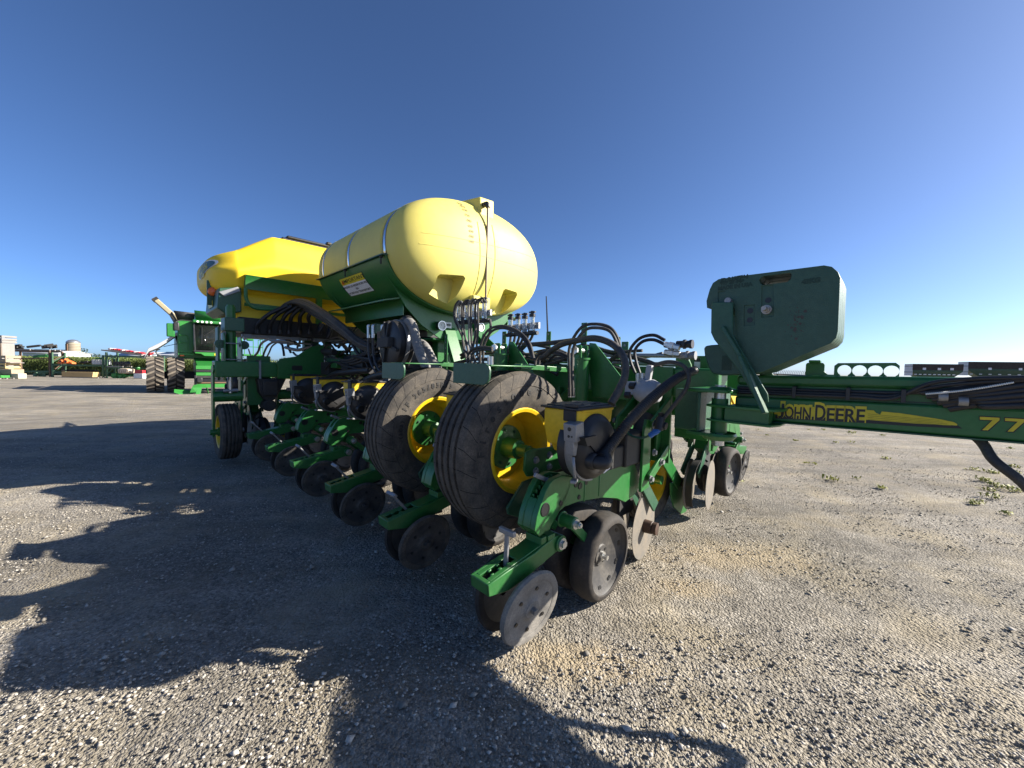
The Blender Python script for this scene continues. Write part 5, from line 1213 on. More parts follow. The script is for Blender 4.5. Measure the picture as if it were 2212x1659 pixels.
# tall post with lock box
c = -0.475
b = MB(); b.cyl((4.42, c + 0.02, 1.10), (4.42, c + 0.02, 1.74), 0.048, 20); b.cyl((4.42, c + 0.02, 1.5), (4.42, c + 0.02, 1.76), 0.036, 20); b.build('lock_post', 'green', PT)
b = MB(); b.box((4.30, c - 0.055, 1.46), (4.54, c + 0.13, 1.61)); b.build('lock_box', 'green_dull', PT, bevel=0.008)
b = MB(); b.box((4.40, c - 0.105, 0.90), (4.56, c - 0.085, 1.50)); b.build('post_side_plate', 'green_dull', PT, bevel=0.004)
b = MB(); b.prism([(4.30, 0.90), (4.30, 1.36), (4.36, 1.44), (4.54, 1.44), (4.54, 0.90)], 'v', c - 0.055, c - 0.045); b.prism([(4.30, 0.90), (4.30, 1.32), (4.36, 1.40), (4.54, 1.40), (4.54, 0.90)], 'v', c + 0.10, c + 0.11); b.build('post_bracket', 'green', PT, bevel=0.004)
for w_ in (1.14, 1.32):
    b = MB(); b.cyl((4.29, c - 0.05, w_), (4.29, c + 0.10, w_), 0.007, 8); b.build('bracket_rod', 'alu', PT)
for s in (-0.085, 0.14):
    b = MB(); b.cyl((4.42, c + s, 1.31), (4.38, c + s, 1.31), 0.05, 20); b.cyl((4.38, c + s, 1.31), (4.36, c + s, 1.31), 0.015, 6); b.build('pulley', 'green_dull', PT)
for vv in (-0.20, 0.22):
    b = MB(); b.box((4.275, vv - 0.01, 0.92), (4.295, vv + 0.01, 1.14)); b.box((4.275, vv - 0.01, 1.12), (4.54, vv + 0.01, 1.14)); b.build('toolbar_clamp', 'alu', PT)
b = MB(); b.prism([(-0.22, 0.92), (0.08, 0.92), (0.02, 0.78), (-0.05, 0.66), (-0.14, 0.66), (-0.20, 0.76)], 'u', 4.3, 4.6); b.box((4.26, -0.17, 0.72), (4.3, -0.02, 0.90)); b.cyl((4.28, -0.10, 0.60), (4.5, -0.10, 0.60), 0.07, 16); b.build('centre_row_bracket', 'black_dull', PT, bevel=0.01)
for px_ in (655, 672, 700):
    b = MB(); p = at(px_, 700, u=4.9); b.box((4.85, p[1], 0.95), (4.95, p[1] + 0.09, 1.6)); b.build('tank_leg', 'green_dull', PT, bevel=0.004)

# ---------------------------------------------------------------- the big bundle of air seed hoses
rng = random.Random(11)
for i in range(11):
    o = (i % 4) * 2.5 + rng.uniform(-1, 1); r = i // 4
    hose([(608 + 3 * i, 664 + r * 2), (622 + o, 655 - o * 0.5 + r * 4), (650 + o, 656 - o + r * 5), (690 + o * 0.6, 676 - o + r * 6), (735 + o * 0.5, 708 - o + r * 5), (770 + o * 0.4, 738 - o + r * 4), (800, 752 - o + r * 4)], 0.10 + 0.05 * r + 0.012 * (i % 4), 0.0185, 'hose', 'air_seed_hose', dv=0.35, n=10)
for i, (x0, y0, x1) in enumerate(((618, 661, 556), (630, 661, 582), (642, 662, 605), (652, 663, 624), (664, 664, 646), (676, 668, 668), (700, 700, 690), (716, 712, 712))):
    a, c = at(x0, y0, u=4.45), at(x1, 712 + 0.5 * i, u=4.62); mpt = at((x0 + x1) / 2 - 6, y0 + 18, u=4.5)
    b = MB(); b.tube([a, mpt, at(x1 + 2, 700, u=4.58), c], 0.024, 10); b.build('air_seed_hose', 'hose_dark', PT)
    b = MB(); b.cyl(c, (c[0], c[1], c[2] - 0.05), 0.03, 10); b.build('hose_socket', 'black', PT)
# thin dark hoses and cables in the middle of the machine
def c2(X, Y): return (780 + X / 3.072) / 1.8228, (880 + Y / 3.072) / 1.8228
for pts, r in (([(490, 1520), (488, 1420), (520, 1385), (700, 1388), (860, 1400), (1000, 1450), (1030, 1530), (1040, 1600)], 0.016), ([(560, 1400), (620, 1360), (740, 1350), (840, 1385), (900, 1420), (1060, 1420), (1180, 1440)], 0.020), ([(640, 1640), (720, 1560), (760, 1460), (830, 1410), (900, 1400), (960, 1430)], 0.018),
               ([(780, 1640), (800, 1560), (850, 1470), (940, 1430), (1060, 1440), (1180, 1460), (1230, 1480)], 0.016), ([(700, 1320), (800, 1370), (900, 1420), (1000, 1440)], 0.020), ([(820, 1640), (860, 1560), (900, 1480), (1000, 1420), (1140, 1400), (1380, 1405)], 0.012), ([(1060, 1500), (1200, 1530), (1330, 1500), (1400, 1480)], 0.022), ([(1080, 1470), (1230, 1450), (1380, 1460)], 0.012),
               ([(1150, 1560), (1200, 1600), (1300, 1590), (1420, 1530)], 0.014), ([(610, 1520), (640, 1600), (700, 1640)], 0.012), ([(420, 1480), (440, 1580), (520, 1660)], 0.010), ([(1100, 1340), (1110, 1400), (1090, 1480), (1120, 1560)], 0.016), ([(1180, 1350), (1230, 1420), (1200, 1500)], 0.014), ([(880, 1340), (920, 1400), (1010, 1440), (1100, 1445)], 0.016)):
    hose([c2(*p) for p in pts], 0.45, r * 1.1, rng.choice(('hose_dark', 'hose_dark', 'hose')), 'hydraulic_hose')
for i in range(16):
    u_, w_, v_ = rng.uniform(2.75, 4.15), rng.uniform(1.06, 1.30), rng.uniform(0.5, 0.8); s_ = rng.uniform(0.04, 0.09)
    b = MB()
    if i % 3: b.box((u_ - s_ * 1.6, v_ - s_, w_ - s_), (u_ + s_ * 1.6, v_ + s_, w_ + s_ * 0.8))
    else: b.cyl((u_ - 0.2, v_, w_), (u_ + 0.2, v_, w_ + 0.01), s_ * 0.8, 16)
    b.build('valve_body', rng.choice(('black_dull', 'green_dull', 'black_dull', 'green')), PT, bevel=0.006)
b = MB(); b.box((2.9, 1.15, 1.06), (4.28, 1.5, 1.42)); b.box((3.3, 1.18, 1.42), (4.1, 1.45, 1.58)); b.cyl((2.7, 1.1, 1.35), (3.2, 1.1, 1.38), 0.10, 20); b.build('sky_blocking_boxes', 'black_dull', PT, bevel=0.02)  # dark boxes added to block the sky showing through behind the hoses
b = MB(); b.cyl((2.95, 0.98, 1.44), (3.5, 0.98, 1.46), 0.075, 20); b.build('ram_body', 'green_dull', PT)
for i in range(34):
    x0 = rng.uniform(690, 790); y0 = rng.uniform(735, 800)
    hose([(x0, y0), (x0 + rng.uniform(10, 30), y0 + rng.uniform(-20, 25)), (x0 + rng.uniform(30, 60), y0 + rng.uniform(-10, 30)), (x0 + rng.uniform(60, 110), y0 + rng.uniform(-40, 10))], rng.uniform(0.45, 0.85), rng.choice((0.011, 0.014, 0.018)), rng.choice(('hose_dark', 'hose', 'hose_dark')), 'hydraulic_hose')
for i in range(26):
    x0 = rng.uniform(960, 1330); y0 = rng.uniform(765, 800)
    hose([(x0, y0), (x0 + rng.uniform(20, 40), y0 - rng.uniform(5, 28)), (x0 + rng.uniform(60, 100), y0 - rng.uniform(-3, 20)), (x0 + rng.uniform(110, 170), y0 + rng.uniform(-10, 15))], rng.uniform(0.85, 1.15), rng.choice((0.008, 0.010, 0.016)), rng.choice(('hose', 'hose', 'hose_dark')), 'wing_hose')
for k in range(3):
    hose([(690, 745 + 12 * k), (715, 770 + 6 * k), (750, 778 + 5 * k), (790, 760 + 8 * k), (815, 740 + 10 * k)], 0.5, 0.012, 'hose', 'hydraulic_hose')
hose([(780, 852), (790, 825), (815, 812), (850, 806)], 0.42, 0.040, 'black', 'seed_hose', n=14)
hose([(700, 845), (706, 822), (724, 808), (760, 803), (800, 800)], 0.42, 0.034, 'black', 'seed_hose', n=14)
hose([(800, 850), (822, 832), (850, 822)], 0.40, 0.05, 'black', 'seed_hose', n=14)
# hydraulic motor block with elbows left of the fan
p = at(808, 700, v=0.46); 
b = MB(); b.box((p[0] - 0.08, 0.44, p[2] - 0.10), (p[0] + 0.08, 0.54, p[2] + 0.0)); b.build('valve_block', 'green_dull', PT, bevel=0.005)
for x0, y1 in ((796, 762), (806, 770), (826, 760)):
    b = MB(); a = at(x0 + 4, 704, v=0.44); b.tube([a, at(x0, 704, v=0.43), at(x0, 712, v=0.43), at(x0, 730, v=0.43)], 0.016, 10); b.build('steel_elbow', 'zinc', PT)
    hose([(x0, 728), (x0, 750), (x0 + 3, 775), (x0 + 14, 800), (x0 + 36, 822)], 0.43, 0.014, 'hose_dark', 'hydraulic_hose')
b = MB(); a = at(820, 716, v=0.44); b.box((a[0] - 0.02, 0.435, a[2] - 0.09), (a[0] + 0.04, 0.44, a[2])); b.build('valve_tag', mat('brown_card', (0.10, 0.07, 0.05), 0.7), PT)
b = MB(); b.box((2.2, 0.70, 0.9), (3.4, 1.0, 1.08)); b.box((2.6, 0.75, 1.08), (3.3, 1.0, 1.30)); b.build('dark_filler_boxes', 'black_dull', PT, bevel=0.02)  # dark boxes added to keep the middle of the machine dark
# ================================================================== the yard behind
def T(name, label, cat, loc, rz=0.0, group=None):
    e = empty(name, loc, rz); tag(e, label, cat, group); return e
def NB(): return MB(False)
M['cgreen'] = mat('combine_green', (0.018, 0.16, 0.028), 0.35, dust=0.12, dustcol=(0.15, 0.16, 0.1))
M['lgreen'] = mat('bright_and_sunlit_green', (0.03, 0.22, 0.035), 0.4, dust=0.1)  # bright green parts; also sunlight painted into lit combine faces
M['rack_green'] = mat('old_rack_green', (0.035, 0.11, 0.055), 0.6, dust=0.4, dustcol=(0.12, 0.12, 0.08), scale=2)
M['rack_rust'] = mat('rusty_rack', (0.14, 0.08, 0.05), 0.8, dust=0.4, dustcol=(0.1, 0.11, 0.07), scale=3)
M['wood'] = mat('raw_lumber', (0.52, 0.36, 0.16), 0.7, dust=0.15, scale=3)
M['wood_pale'] = mat('crate_wood', (0.34, 0.255, 0.17), 0.75, dust=0.3, dustcol=(0.3, 0.25, 0.2), scale=2)
M['wood_grey'] = mat('weathered_wood', (0.25, 0.235, 0.22), 0.8, dust=0.3, scale=2)
M['glass'] = mat('cab_glass', (0.03, 0.035, 0.035), 0.05, dust=0.05, spec=0.7)
M['red'] = mat('red_paint', (0.42, 0.02, 0.03), 0.4, dust=0.1)
M['orange_paint'] = mat('orange_paint', (0.75, 0.16, 0.03), 0.45, dust=0.1)
M['beige'] = mat('beige_tub', (0.55, 0.45, 0.33), 0.6, dust=0.1)
M['tan'] = mat('tan_auger_paint', (0.38, 0.33, 0.20), 0.5, dust=0.15)
M['lug'] = mat('worn_tyre_lug', (0.13, 0.11, 0.088), 0.85, dust=0.6, dustcol=(0.24, 0.20, 0.15), scale=6, thr=0.42)
M['seat'] = mat('grey_seat', (0.20, 0.19, 0.18), 0.7, dust=0.1)
M['sheet_white'] = mat('white_steel_siding', (0.55, 0.56, 0.56), 0.5, dust=0.1)
M['sheet_grey'] = mat('grey_steel_roof', (0.40, 0.42, 0.44), 0.45, dust=0.15)
M['concrete'] = mat('stained_silo_concrete', (0.34, 0.30, 0.23), 0.85, dust=0.5, dustcol=(0.22, 0.17, 0.11), scale=0.25)

# ---------------------------------------------------------------- combine harvester
CB = T('combine_harvester', 'green combine harvester with dual lugged tyres, cab facing us and tan unloading auger raised', 'combine', (-19.18, 20.70, -0.5), math.atan2(0.68, 0.73))
def part(nm, mb, m_, par=None, **k): return mb.build(nm, m_, par or CB, **k)
def cbox(nm, a, c, m_, bv=0.02, par=None):
    b = NB(); b.box(a, c); return part(nm, b, m_, par, bevel=bv)
def lugged(xc, R, W, yc, zc, par, nl=20):
    w = empty('dual_wheel', (xc, yc, zc)); w.parent = par
    b = NB(); hw = W / 2
    b.lathe([(-hw * 0.6, R * 0.58), (-hw * 0.95, R * 0.72), (-hw, R * 0.88), (-hw * 0.9, R * 0.935), (0, R * 0.95), (hw * 0.9, R * 0.935), (hw, R * 0.88), (hw * 0.95, R * 0.72), (hw * 0.6, R * 0.58)], (0, 0, 0), (1, 0, 0), 48)
    b.build('tyre', 'rubber', w, ang=40)
    for i in range(nl):
        for s in (-1, 1):
            a = 6.2832 * (i + (0.5 if s > 0 else 0)) / nl; da = 6.2832 / nl
            q = NB(); P = []
            for (x, t) in ((0.03, 0.62), (hw * 0.55, 0.30), (hw * 1.0, 0.0)):
                for dt in (-0.16, 0.16):
                    an = a + (t + dt) * da
                    for rr in (R * 0.93, R * (1.0 if x < hw * 0.9 else 0.975)): P.append((s * x, -math.cos(an) * rr, math.sin(an) * rr))
            F = []
            for k in range(2):
                o = 4 * k; F += [(o + 1, o + 3, o + 7, o + 5), (o, o + 1, o + 5, o + 4), (o + 2, o + 6, o + 7, o + 3)]
            F += [(0, 2, 3, 1), (8, 9, 11, 10)]
            q.add(P, F); q.build('tread_lug', 'lug', w)
    b = NB(); b.lathe([(-hw * 0.6, R * 0.58), (-hw * 0.3, R * 0.5), (0, R * 0.3), (0, 0.05)], (0, 0, 0), (1, 0, 0), 32); b.build('rim', 'yellow', w)
    return w
w1 = lugged(-0.02, 0.985, 0.72, 0.95, 0.985, CB)
for x in (0.84, 4.05, 4.90):
    c = copy_tree(w1, CB); c.location.x = x
cbox('axle', (0.3, 0.75, 0.75), (4.6, 1.15, 1.15), 'black_dull')
cbox('body', (0.95, 0.9, 1.9), (3.95, 6.5, 4.05), 'cgreen', 0.06)
b = NB(); b.box((0.93, 0.55, 2.2), (1.62, 0.9, 4.05)); part('front_panel', b, 'cgreen', bevel=0.04)
b = NB(); b.add([(0.96, 0.54, 3.98), (1.5, 0.54, 3.98), (0.96, 0.54, 3.45)], [(0, 1, 2)]); part('painted_panel_highlight', b, 'lgreen', recalc=False)  # sunlit corner of the front panel imitated by a brighter green triangle
b = NB(); b.tube([(1.38, 0.50, 2.25), (1.38, 0.46, 3.15), (1.05, 0.46, 3.2), (1.0, 0.5, 3.25)], 0.02, 6); b.cyl((1.0, 0.47, 2.8), (1.38, 0.47, 2.8), 0.015, 6); part('grab_rail', b, 'cgreen')
# cab
CBx = 2.40
b = NB(); b.prism([(CBx - 0.80, 0.95), (CBx - 0.78, 0.1), (CBx - 0.55, -0.05), (CBx + 0.55, -0.05), (CBx + 0.78, 0.1), (CBx + 0.80, 0.95)], 'w', 3.90, 4.06)
M['combine_frame'] = M['black']
b = NB(); b.v = []; b.add([(x, y, z) for z in (3.92, 4.10) for x, y in ((CBx - 0.85, 1.2), (CBx - 0.85, -0.1), (CBx + 0.85, -0.1), (CBx + 0.85, 1.2))], [(0, 1, 2, 3), (7, 6, 5, 4)] + [(i, (i + 1) % 4, 4 + (i + 1) % 4, 4 + i) for i in range(4)])
part('cab_roof', b, 'cgreen', bevel=0.06, seg=3)
cbox('cab_floor', (CBx - 0.82, -0.12, 2.28), (CBx + 0.82, 1.0, 2.38), 'black', 0.02)
cbox('cab_back', (CBx - 0.78, 0.92, 2.38), (CBx + 0.78, 0.97, 3.92), 'black_dull', 0.0)
for s in (-1, 1):
    b = NB(); b.bar((CBx + s * 0.74, -0.02, 2.36), (CBx + s * 0.78, 0.06, 3.94), 0.06, 0.06); part('cab_pillar', b, 'black')
    b = NB(); b.bar((CBx + s * 0.80, 0.9, 2.36), (CBx + s * 0.80, 0.9, 3.94), 0.06, 0.06); part('cab_pillar', b, 'black')
for s in (-1, 1):
    cbox('side_window', (CBx + s * 0.80 - 0.012, 0.05, 2.40), (CBx + s * 0.80 + 0.012, 0.88, 3.90), 'glass', 0.0)
M['windscreen'] = mat('tinted_windscreen', (0.02, 0.024, 0.022), 0.04, dust=0.02)
M['windscreen'].node_tree.nodes['Principled BSDF'].inputs['Alpha'].default_value = 0.55
b = NB(); b.add([(CBx - 0.74, -0.01, 2.38), (CBx + 0.74, -0.01, 2.38), (CBx + 0.77, 0.06, 3.92), (CBx - 0.77, 0.06, 3.92)], [(0, 1, 2, 3)]); so = part('windscreen', b, 'windscreen', recalc=False); mo = so.modifiers.new('s', 'SOLIDIFY'); mo.thickness = 0.008
cbox('operator_seat', (CBx - 0.25, 0.35, 2.8), (CBx + 0.25, 0.85, 2.95), 'seat', 0.05); cbox('seat_back', (CBx - 0.25, 0.72, 2.9), (CBx + 0.25, 0.86, 3.6), 'seat', 0.06)
b = NB(); b.cyl((CBx + 0.1, 0.15, 2.38), (CBx + 0.1, 0.3, 2.95), 0.05, 12); b.lathe([(-0.015, 0.19), (0, 0.205), (0.015, 0.19), (0, 0.18)], (CBx + 0.1, 0.3, 3.02), (0, -0.5, 0.85), 24, closed=True); part('steering_column', b, 'seat')
b = NB(); b.bar((CBx - 0.35, -0.04, 3.2), (CBx + 0.35, -0.02, 3.86), 0.02, 0.02); b.bar((CBx - 0.45, -0.04, 2.75), (CBx - 0.42, -0.02, 3.7), 0.02, 0.02); part('wiper', b, 'black')
for i in range(4):
    b = NB(); b.cyl((CBx - 0.62 + 0.2 * i, -0.11, 4.0), (CBx - 0.62 + 0.2 * i, -0.13, 4.0), 0.06, 14); part('work_light', b, 'white')
for i in range(2):
    b = NB(); b.cyl((CBx + 0.4 + 0.2 * i, -0.11, 4.0), (CBx + 0.4 + 0.2 * i, -0.13, 4.0), 0.06, 14); part('work_light', b, 'white')
# lower front band with emblem
b = NB(); b.prism([(1.63, 2.27), (3.17, 2.27), (3.3, 2.2), (3.3, 2.06), (2.05, 2.06), (1.9, 2.18), (1.63, 2.2)], 'v', -0.2, 0.5); part('front_band', b, 'lgreen', bevel=0.02)
b = NB(); b.v = []
b.cyl((2.58, -0.205, 2.165), (2.58, -0.215, 2.165), 0.09, 20); part('emblem', b, 'decal_yellow')
b = NB(); b.add([(2.52, -0.217, 2.13), (2.57, -0.217, 2.15), (2.55, -0.217, 2.19), (2.59, -0.217, 2.165), (2.63, -0.217, 2.17), (2.645, -0.217, 2.135), (2.62, -0.217, 2.15), (2.58, -0.217, 2.145), (2.56, -0.217, 2.125)], [list(range(9))]); part('emblem_deer', b, 'cgreen', recalc=False)
b = NB(); b.box((0.95, 0.5, 2.1), (1.63, 0.9, 2.2)); part('deck_edge', b, 'lgreen')
cbox('indicator', (1.02, 0.45, 2.03), (1.2, 0.5, 2.1), 'orange', 0.01)
# feeder house
b = NB(); b.prism([(1.3, 2.05), (-1.0, 1.5), (-1.45, 1.35), (-1.45, 0.45), (1.3, 0.9)], 'u', 1.65, 3.15); part('feeder_house', b, 'cgreen', bevel=0.03)
for z0, z1, y, m_ in ((1.32, 1.52, -1.5, 'lgreen'), (1.18, 1.30, -1.53, 'black'), (0.98, 1.15, -1.55, 'lgreen'), (0.85, 0.97, -1.53, 'black_dull'), (0.32, 0.52, -1.55, 'lgreen'), (0.55, 0.62, -1.5, 'rust')):
    cbox('feeder_plate', (1.58, y, z0), (3.22, y + 0.18, z1), m_, 0.012)
cbox('feeder_mouth', (1.66, -1.47, 0.55), (3.14, -1.43, 0.9), 'decal_black', 0)
for s in (1.55, 3.2): cbox('feeder_side', (s - 0.03, -1.55, 0.35), (s + 0.06, -1.2, 1.0), 'black', 0.01)
cbox('feeder_motor', (1.6, -1.68, 0.6), (1.85, -1.5, 0.88), 'black', 0.04)
# grain tank extensions, auger, open side panel, mirrors, ladder
b = NB(); b.add([(1.78, 1.6, 4.1), (3.9, 1.6, 4.1), (4.0, 1.35, 4.72), (1.72, 1.35, 4.76)], [(0, 1, 2, 3)]); so = part('tank_flap', b, 'cgreen', recalc=False); so.modifiers.new('s', 'SOLIDIFY').thickness = 0.04
b = NB(); b.add([(1.0, 1.8, 4.1), (1.0, 5.0, 4.1), (0.75, 5.2, 4.7), (0.75, 1.6, 4.6)], [(0, 1, 2, 3)]); b.add([(1.0, 1.9, 4.1), (1.78, 1.9, 4.1), (1.75, 1.6, 4.62), (0.8, 1.6, 4.66)], [(0, 1, 2, 3)]); so = part('tank_flap', b, 'black_dull', recalc=False); so.modifiers.new('s', 'SOLIDIFY').thickness = 0.04
b = NB(); b.bar((1.05, 2.8, 4.25), (0.08, 3.2, 5.35), 0.26, 0.28, (0, 1, 0)); part('unloading_auger', b, 'tan', bevel=0.05)
b = NB(); b.bar((0.10, 3.19, 5.33), (0.0, 3.22, 5.45), 0.29, 0.31, (0, 1, 0)); part('auger_spout', b, 'rubber')
b = NB(); b.prism([(0.96, 3.42), (0.94, 3.24), (0.45, 2.75), (0.1, 2.45), (-0.25, 2.25), (-0.45, 1.9), (-0.28, 2.42), (0.1, 2.68), (0.5, 3.0)], 'v', 0.9, 4.6); part('open_side_panel', b, M['sheet_grey'], bevel=0.02)
b = NB(); b.bar((0.95, 1.2, 2.75), (0.35, 1.2, 2.55), 0.03, 0.03); b.tube([(0.2, 1.0, 2.4), (0.05, 1.0, 2.3), (0.05, 1.0, 2.15), (0.25, 1.0, 2.0)], 0.03, 8); part('panel_strut', b, 'black')
for x, s in ((0.62, 1), (4.2, -1)):
    cbox('mirror', (x - 0.17, -0.35, 3.05), (x + 0.17, -0.2, 3.78), 'cgreen', 0.05); cbox('small_mirror', (x + s * 0.24 - 0.12, -0.4, 3.4), (x + s * 0.24 + 0.12, -0.3, 3.85), 'black', 0.04)
    b = NB(); b.tube([(x + s * 0.1, -0.25, 3.75), (x + s * 0.4, -0.1, 4.0), (CBx - s * 0.82, 0.0, 4.0)], 0.03, 6); part('mirror_arm', b, 'black')
cbox('side_platform', (3.9, -0.2, 2.15), (4.9, 1.3, 2.25), 'lgreen', 0.01); cbox('side_shell', (3.8, 0.8, 2.2), (4.0, 6.0, 3.8), 'lgreen', 0.05)  # sunlit flank of the combine painted in the brighter green
for z in (2.7, 3.2):
    b = NB(); b.tube([(3.95, -0.15, z), (4.9, -0.15, z), (4.9, 1.3, z)], 0.02, 6, sm=False); part('handrail', b, 'lgreen')
for x, y in ((3.95, -0.15), (4.4, -0.15), (4.9, -0.15), (4.9, 0.6), (4.9, 1.3)):
    b = NB(); b.cyl((x, y, 2.2), (x, y, 3.2), 0.02, 6); part('handrail_post', b, 'lgreen')
for s in (0, 0.5):
    b = NB(); b.bar((4.35 + s, -0.2, 2.2), (4.75 + s, -0.9, 0.5), 0.03, 0.12); part('ladder_rail', b, 'lgreen')
for k in range(5):
    t = (k + 0.5) / 5; b = NB(); b.box((4.35 + 0.4 * t, -0.2 - 0.7 * t - 0.1, 2.2 - 1.7 * t), (4.88 + 0.4 * t, -0.2 - 0.7 * t + 0.1, 2.23 - 1.7 * t)); part('ladder_step', b, 'black')
for x in (1.0, 3.9):
    w = lugged(x + (0.2 if x > 2 else -0.2), 0.62, 0.5, 5.6, 0.62, CB, 16); w.name = 'rear_wheel'

# light green header pieces lying in front
def bent_piece(name, label, loc, rz, polys, m_='lgreen'):
    e = T(name, label, 'steel part', loc, rz)
    for pl in polys:
        b = NB(); b.add(pl, [list(range(len(pl)))]); o = b.build('sheet', m_, e, recalc=False, flat=True); o.modifiers.new('s', 'SOLIDIFY').thickness = 0.02
CBM = Matrix.Translation((-19.18, 20.70, -0.5)) @ Matrix.Rotation(math.atan2(0.68, 0.73), 4, 'Z')
l1 = CBM @ Vector((1.1, -1.6, 0)); l2 = CBM @ Vector((1.68, -1.9, 0))
bent_piece('header_sheet', 'flat bright green steel sheet lying before the combine tyres', (l1.x, l1.y, zg(l1.x, l1.y)), 0.75, [[(-0.42, 0, 0.1), (0.3, 0, 0.08), (0.4, 0.3, 0.16), (-0.4, 0.3, 0.26)], [(-0.42, 0, 0.1), (-0.2, -0.05, 0.0), (0.35, -0.05, 0.0), (0.3, 0, 0.08)]])
bent_piece('header_bracket', 'upright bright green folded bracket standing before the combine', (l2.x, l2.y, zg(l2.x, l2.y)), 0.75, [[(-0.3, 0, 0.35), (0.35, 0, 0.35), (0.3, 0.35, 0.5), (-0.2, 0.35, 0.48)], [(-0.3, 0, 0.35), (-0.38, 0, 0.1), (-0.1, -0.05, 0.1), (0.0, 0, 0.35)], [(-0.15, -0.08, 0), (0.05, -0.08, 0), (0.12, 0, 0.35), (-0.08, 0, 0.35)], [(0.35, 0, 0.35), (0.42, 0.1, 0.0), (0.4, 0.35, 0.0), (0.3, 0.35, 0.5)]])

# ---------------------------------------------------------------- storage racks and what is on them
RY = 39.0
def gz(x, y): return zg(x, y)
def tbox(name, label, cat, a, c, m_, group=None, bv=0.02):
    ctr = ((a[0] + c[0]) / 2, (a[1] + c[1]) / 2, a[2])
    b = NB(); b.box([a[i] - ctr[i] for i in range(3)], [c[i] - ctr[i] for i in range(3)])
    o = b.build(name, m_, None, bevel=bv); o.location = ctr; tag(o, label, cat, group); return o
def rack(label, x0, x1, posts, beams, m_):
    r = T('pallet_rack', label, 'rack', (x0, RY, -0.5), 0, 'steel storage racks at the yard edge')
    for x in posts:
        for dy in (0, 1.1):
            b = NB(); b.box((x - x0 - 0.07, dy - 0.06, 0), (x - x0 + 0.07, dy + 0.06, posts[x] + 0.5)); b.build('post', m_, r)
        b = NB(); b.bar((x - x0, 0, 0.4), (x - x0, 1.1, 1.4), 0.04, 0.06); b.bar((x - x0, 0, 1.5), (x - x0, 1.1, 2.2), 0.04, 0.06); b.build('brace', m_, r)
    for (a, c, z, h, mm) in beams:
        for dy in (-0.02, 1.06):
            b = NB(); b.box((a - x0, dy, z + 0.5 - h / 2), (c - x0, dy + 0.06, z + 0.5 + h / 2)); b.build('beam', mm, r)
rack('rusty open storage rack at far left carrying dark long parts on top', -51.2, -46.8, {-51.2: 2.05, -46.85: 2.1}, ((-51.2, -46.85, 2.07, 0.16, 'rack_rust'), (-50.0, -46.85, 1.33, 0.12, 'rack_rust'), (-50.0, -46.85, 0.02, 0.12, 'rack_green')), 'rack_rust')
rack('green storage rack in the middle with orange parts on its shelf', -46.6, -41.3, {-46.6: 2.0, -41.45: 1.8}, ((-46.6, -41.3, 0.72, 0.16, 'rack_green'), (-46.6, -41.3, -0.06, 0.16, 'rack_green')), 'rack_green')
rack('green storage rack beside the combine with a sloping pallet on top', -41.1, -37.0, {-41.1: 2.1, -36.3: 1.8}, ((-41.1, -36.2, 1.70, 0.16, 'rack_green'), (-41.1, -36.2, 0.52, 0.12, 'rack_green')), 'rack_green')
def pallet(label, x, y, z, w=1.2, d=1.0, rz=0, tilt=0.0, m_='wood_grey', group='wooden pallets'):
    p = T('pallet', label, 'pallet', (x, y, z), rz, group); p.rotation_euler.y = tilt
    n = max(4, int(w / 0.2))
    for k in range(3):
        b = NB(); b.box((-w / 2, -d / 2 + k * (d - 0.1) / 2, 0), (w / 2, -d / 2 + k * (d - 0.1) / 2 + 0.1, 0.09)); b.build('runner', m_, p)
    for k in range(5):
        b = NB(); b.box((-w / 2, -d / 2 + k * (d - 0.12) / 4, 0.092), (w / 2, -d / 2 + k * (d - 0.12) / 4 + 0.12, 0.115)); b.build('board', m_, p)
    return p
pallet('grey pallet under dark parts on top of the rusty rack', -49.8, RY + 0.5, 2.16, 1.9)
pallet('short pallet under dark parts, right end of the rusty rack', -47.6, RY + 0.5, 2.16, 1.5)
pallet('sloping pallet under red machine part, top of right rack', -39.6, RY + 0.5, 2.02, 4.1, 1.0, 0, rad(6.5))
def lump(name, label, cat, loc, w, d, h, m_, seed, n=7, group=None):
    """a heap of bent metal pieces"""
    e = T(name, label, cat, loc, 0, group); rg = random.Random(seed)
    for i in range(n):
        b = NB(); x = rg.uniform(-w / 2, w / 2 * 0.7); z = rg.uniform(0, h * 0.5)
        L_ = rg.uniform(0.25, 0.6) * w
        b.bar((x - L_ / 2 if x > 0 else x, rg.uniform(-d / 2, d / 2), z + 0.05), (min(x + L_ / 2, w / 2), rg.uniform(-d / 2, d / 2), z + rg.uniform(0.05, h * 0.5)), rg.uniform(0.06, 0.2), rg.uniform(0.08, h * 0.6)); b.build('piece', m_, e, bevel=0.015)
    return e
lump('dark_parts', 'long black machine parts on top of the rusty rack', 'machine part', (-49.9, RY + 0.5, 2.28), 2.8, 0.7, 0.5, 'black_dull', 1, 8)
lump('dark_parts', 'shorter black machine parts on top of rusty rack, right side', 'machine part', (-47.6, RY + 0.5, 2.28), 1.5, 0.7, 0.55, 'black_dull', 2, 8)
lump('green_parts', 'green machine parts on middle shelf of the rusty rack', 'machine part', (-48.6, RY + 0.5, 1.42), 2.0, 0.8, 0.35, 'cgreen', 3, 8)
lump('steel_framework', 'dark green frames on the ground under the rusty rack', 'machine part', (-48.0, RY + 0.3, -0.45), 1.7, 0.8, 0.6, 'rack_green', 4, 9)
lump('black_parts', 'flat black parts beside orange parts on the green rack shelf', 'machine part', (-43.6, RY + 0.4, 0.85), 1.5, 0.7, 0.35, 'black_dull', 6, 7)
lump('black_parts', 'low black parts on lower shelf of the middle rack', 'machine part', (-44.2, RY + 0.6, 0.02), 4.0, 0.7, 0.3, 'black_dull', 7, 9)
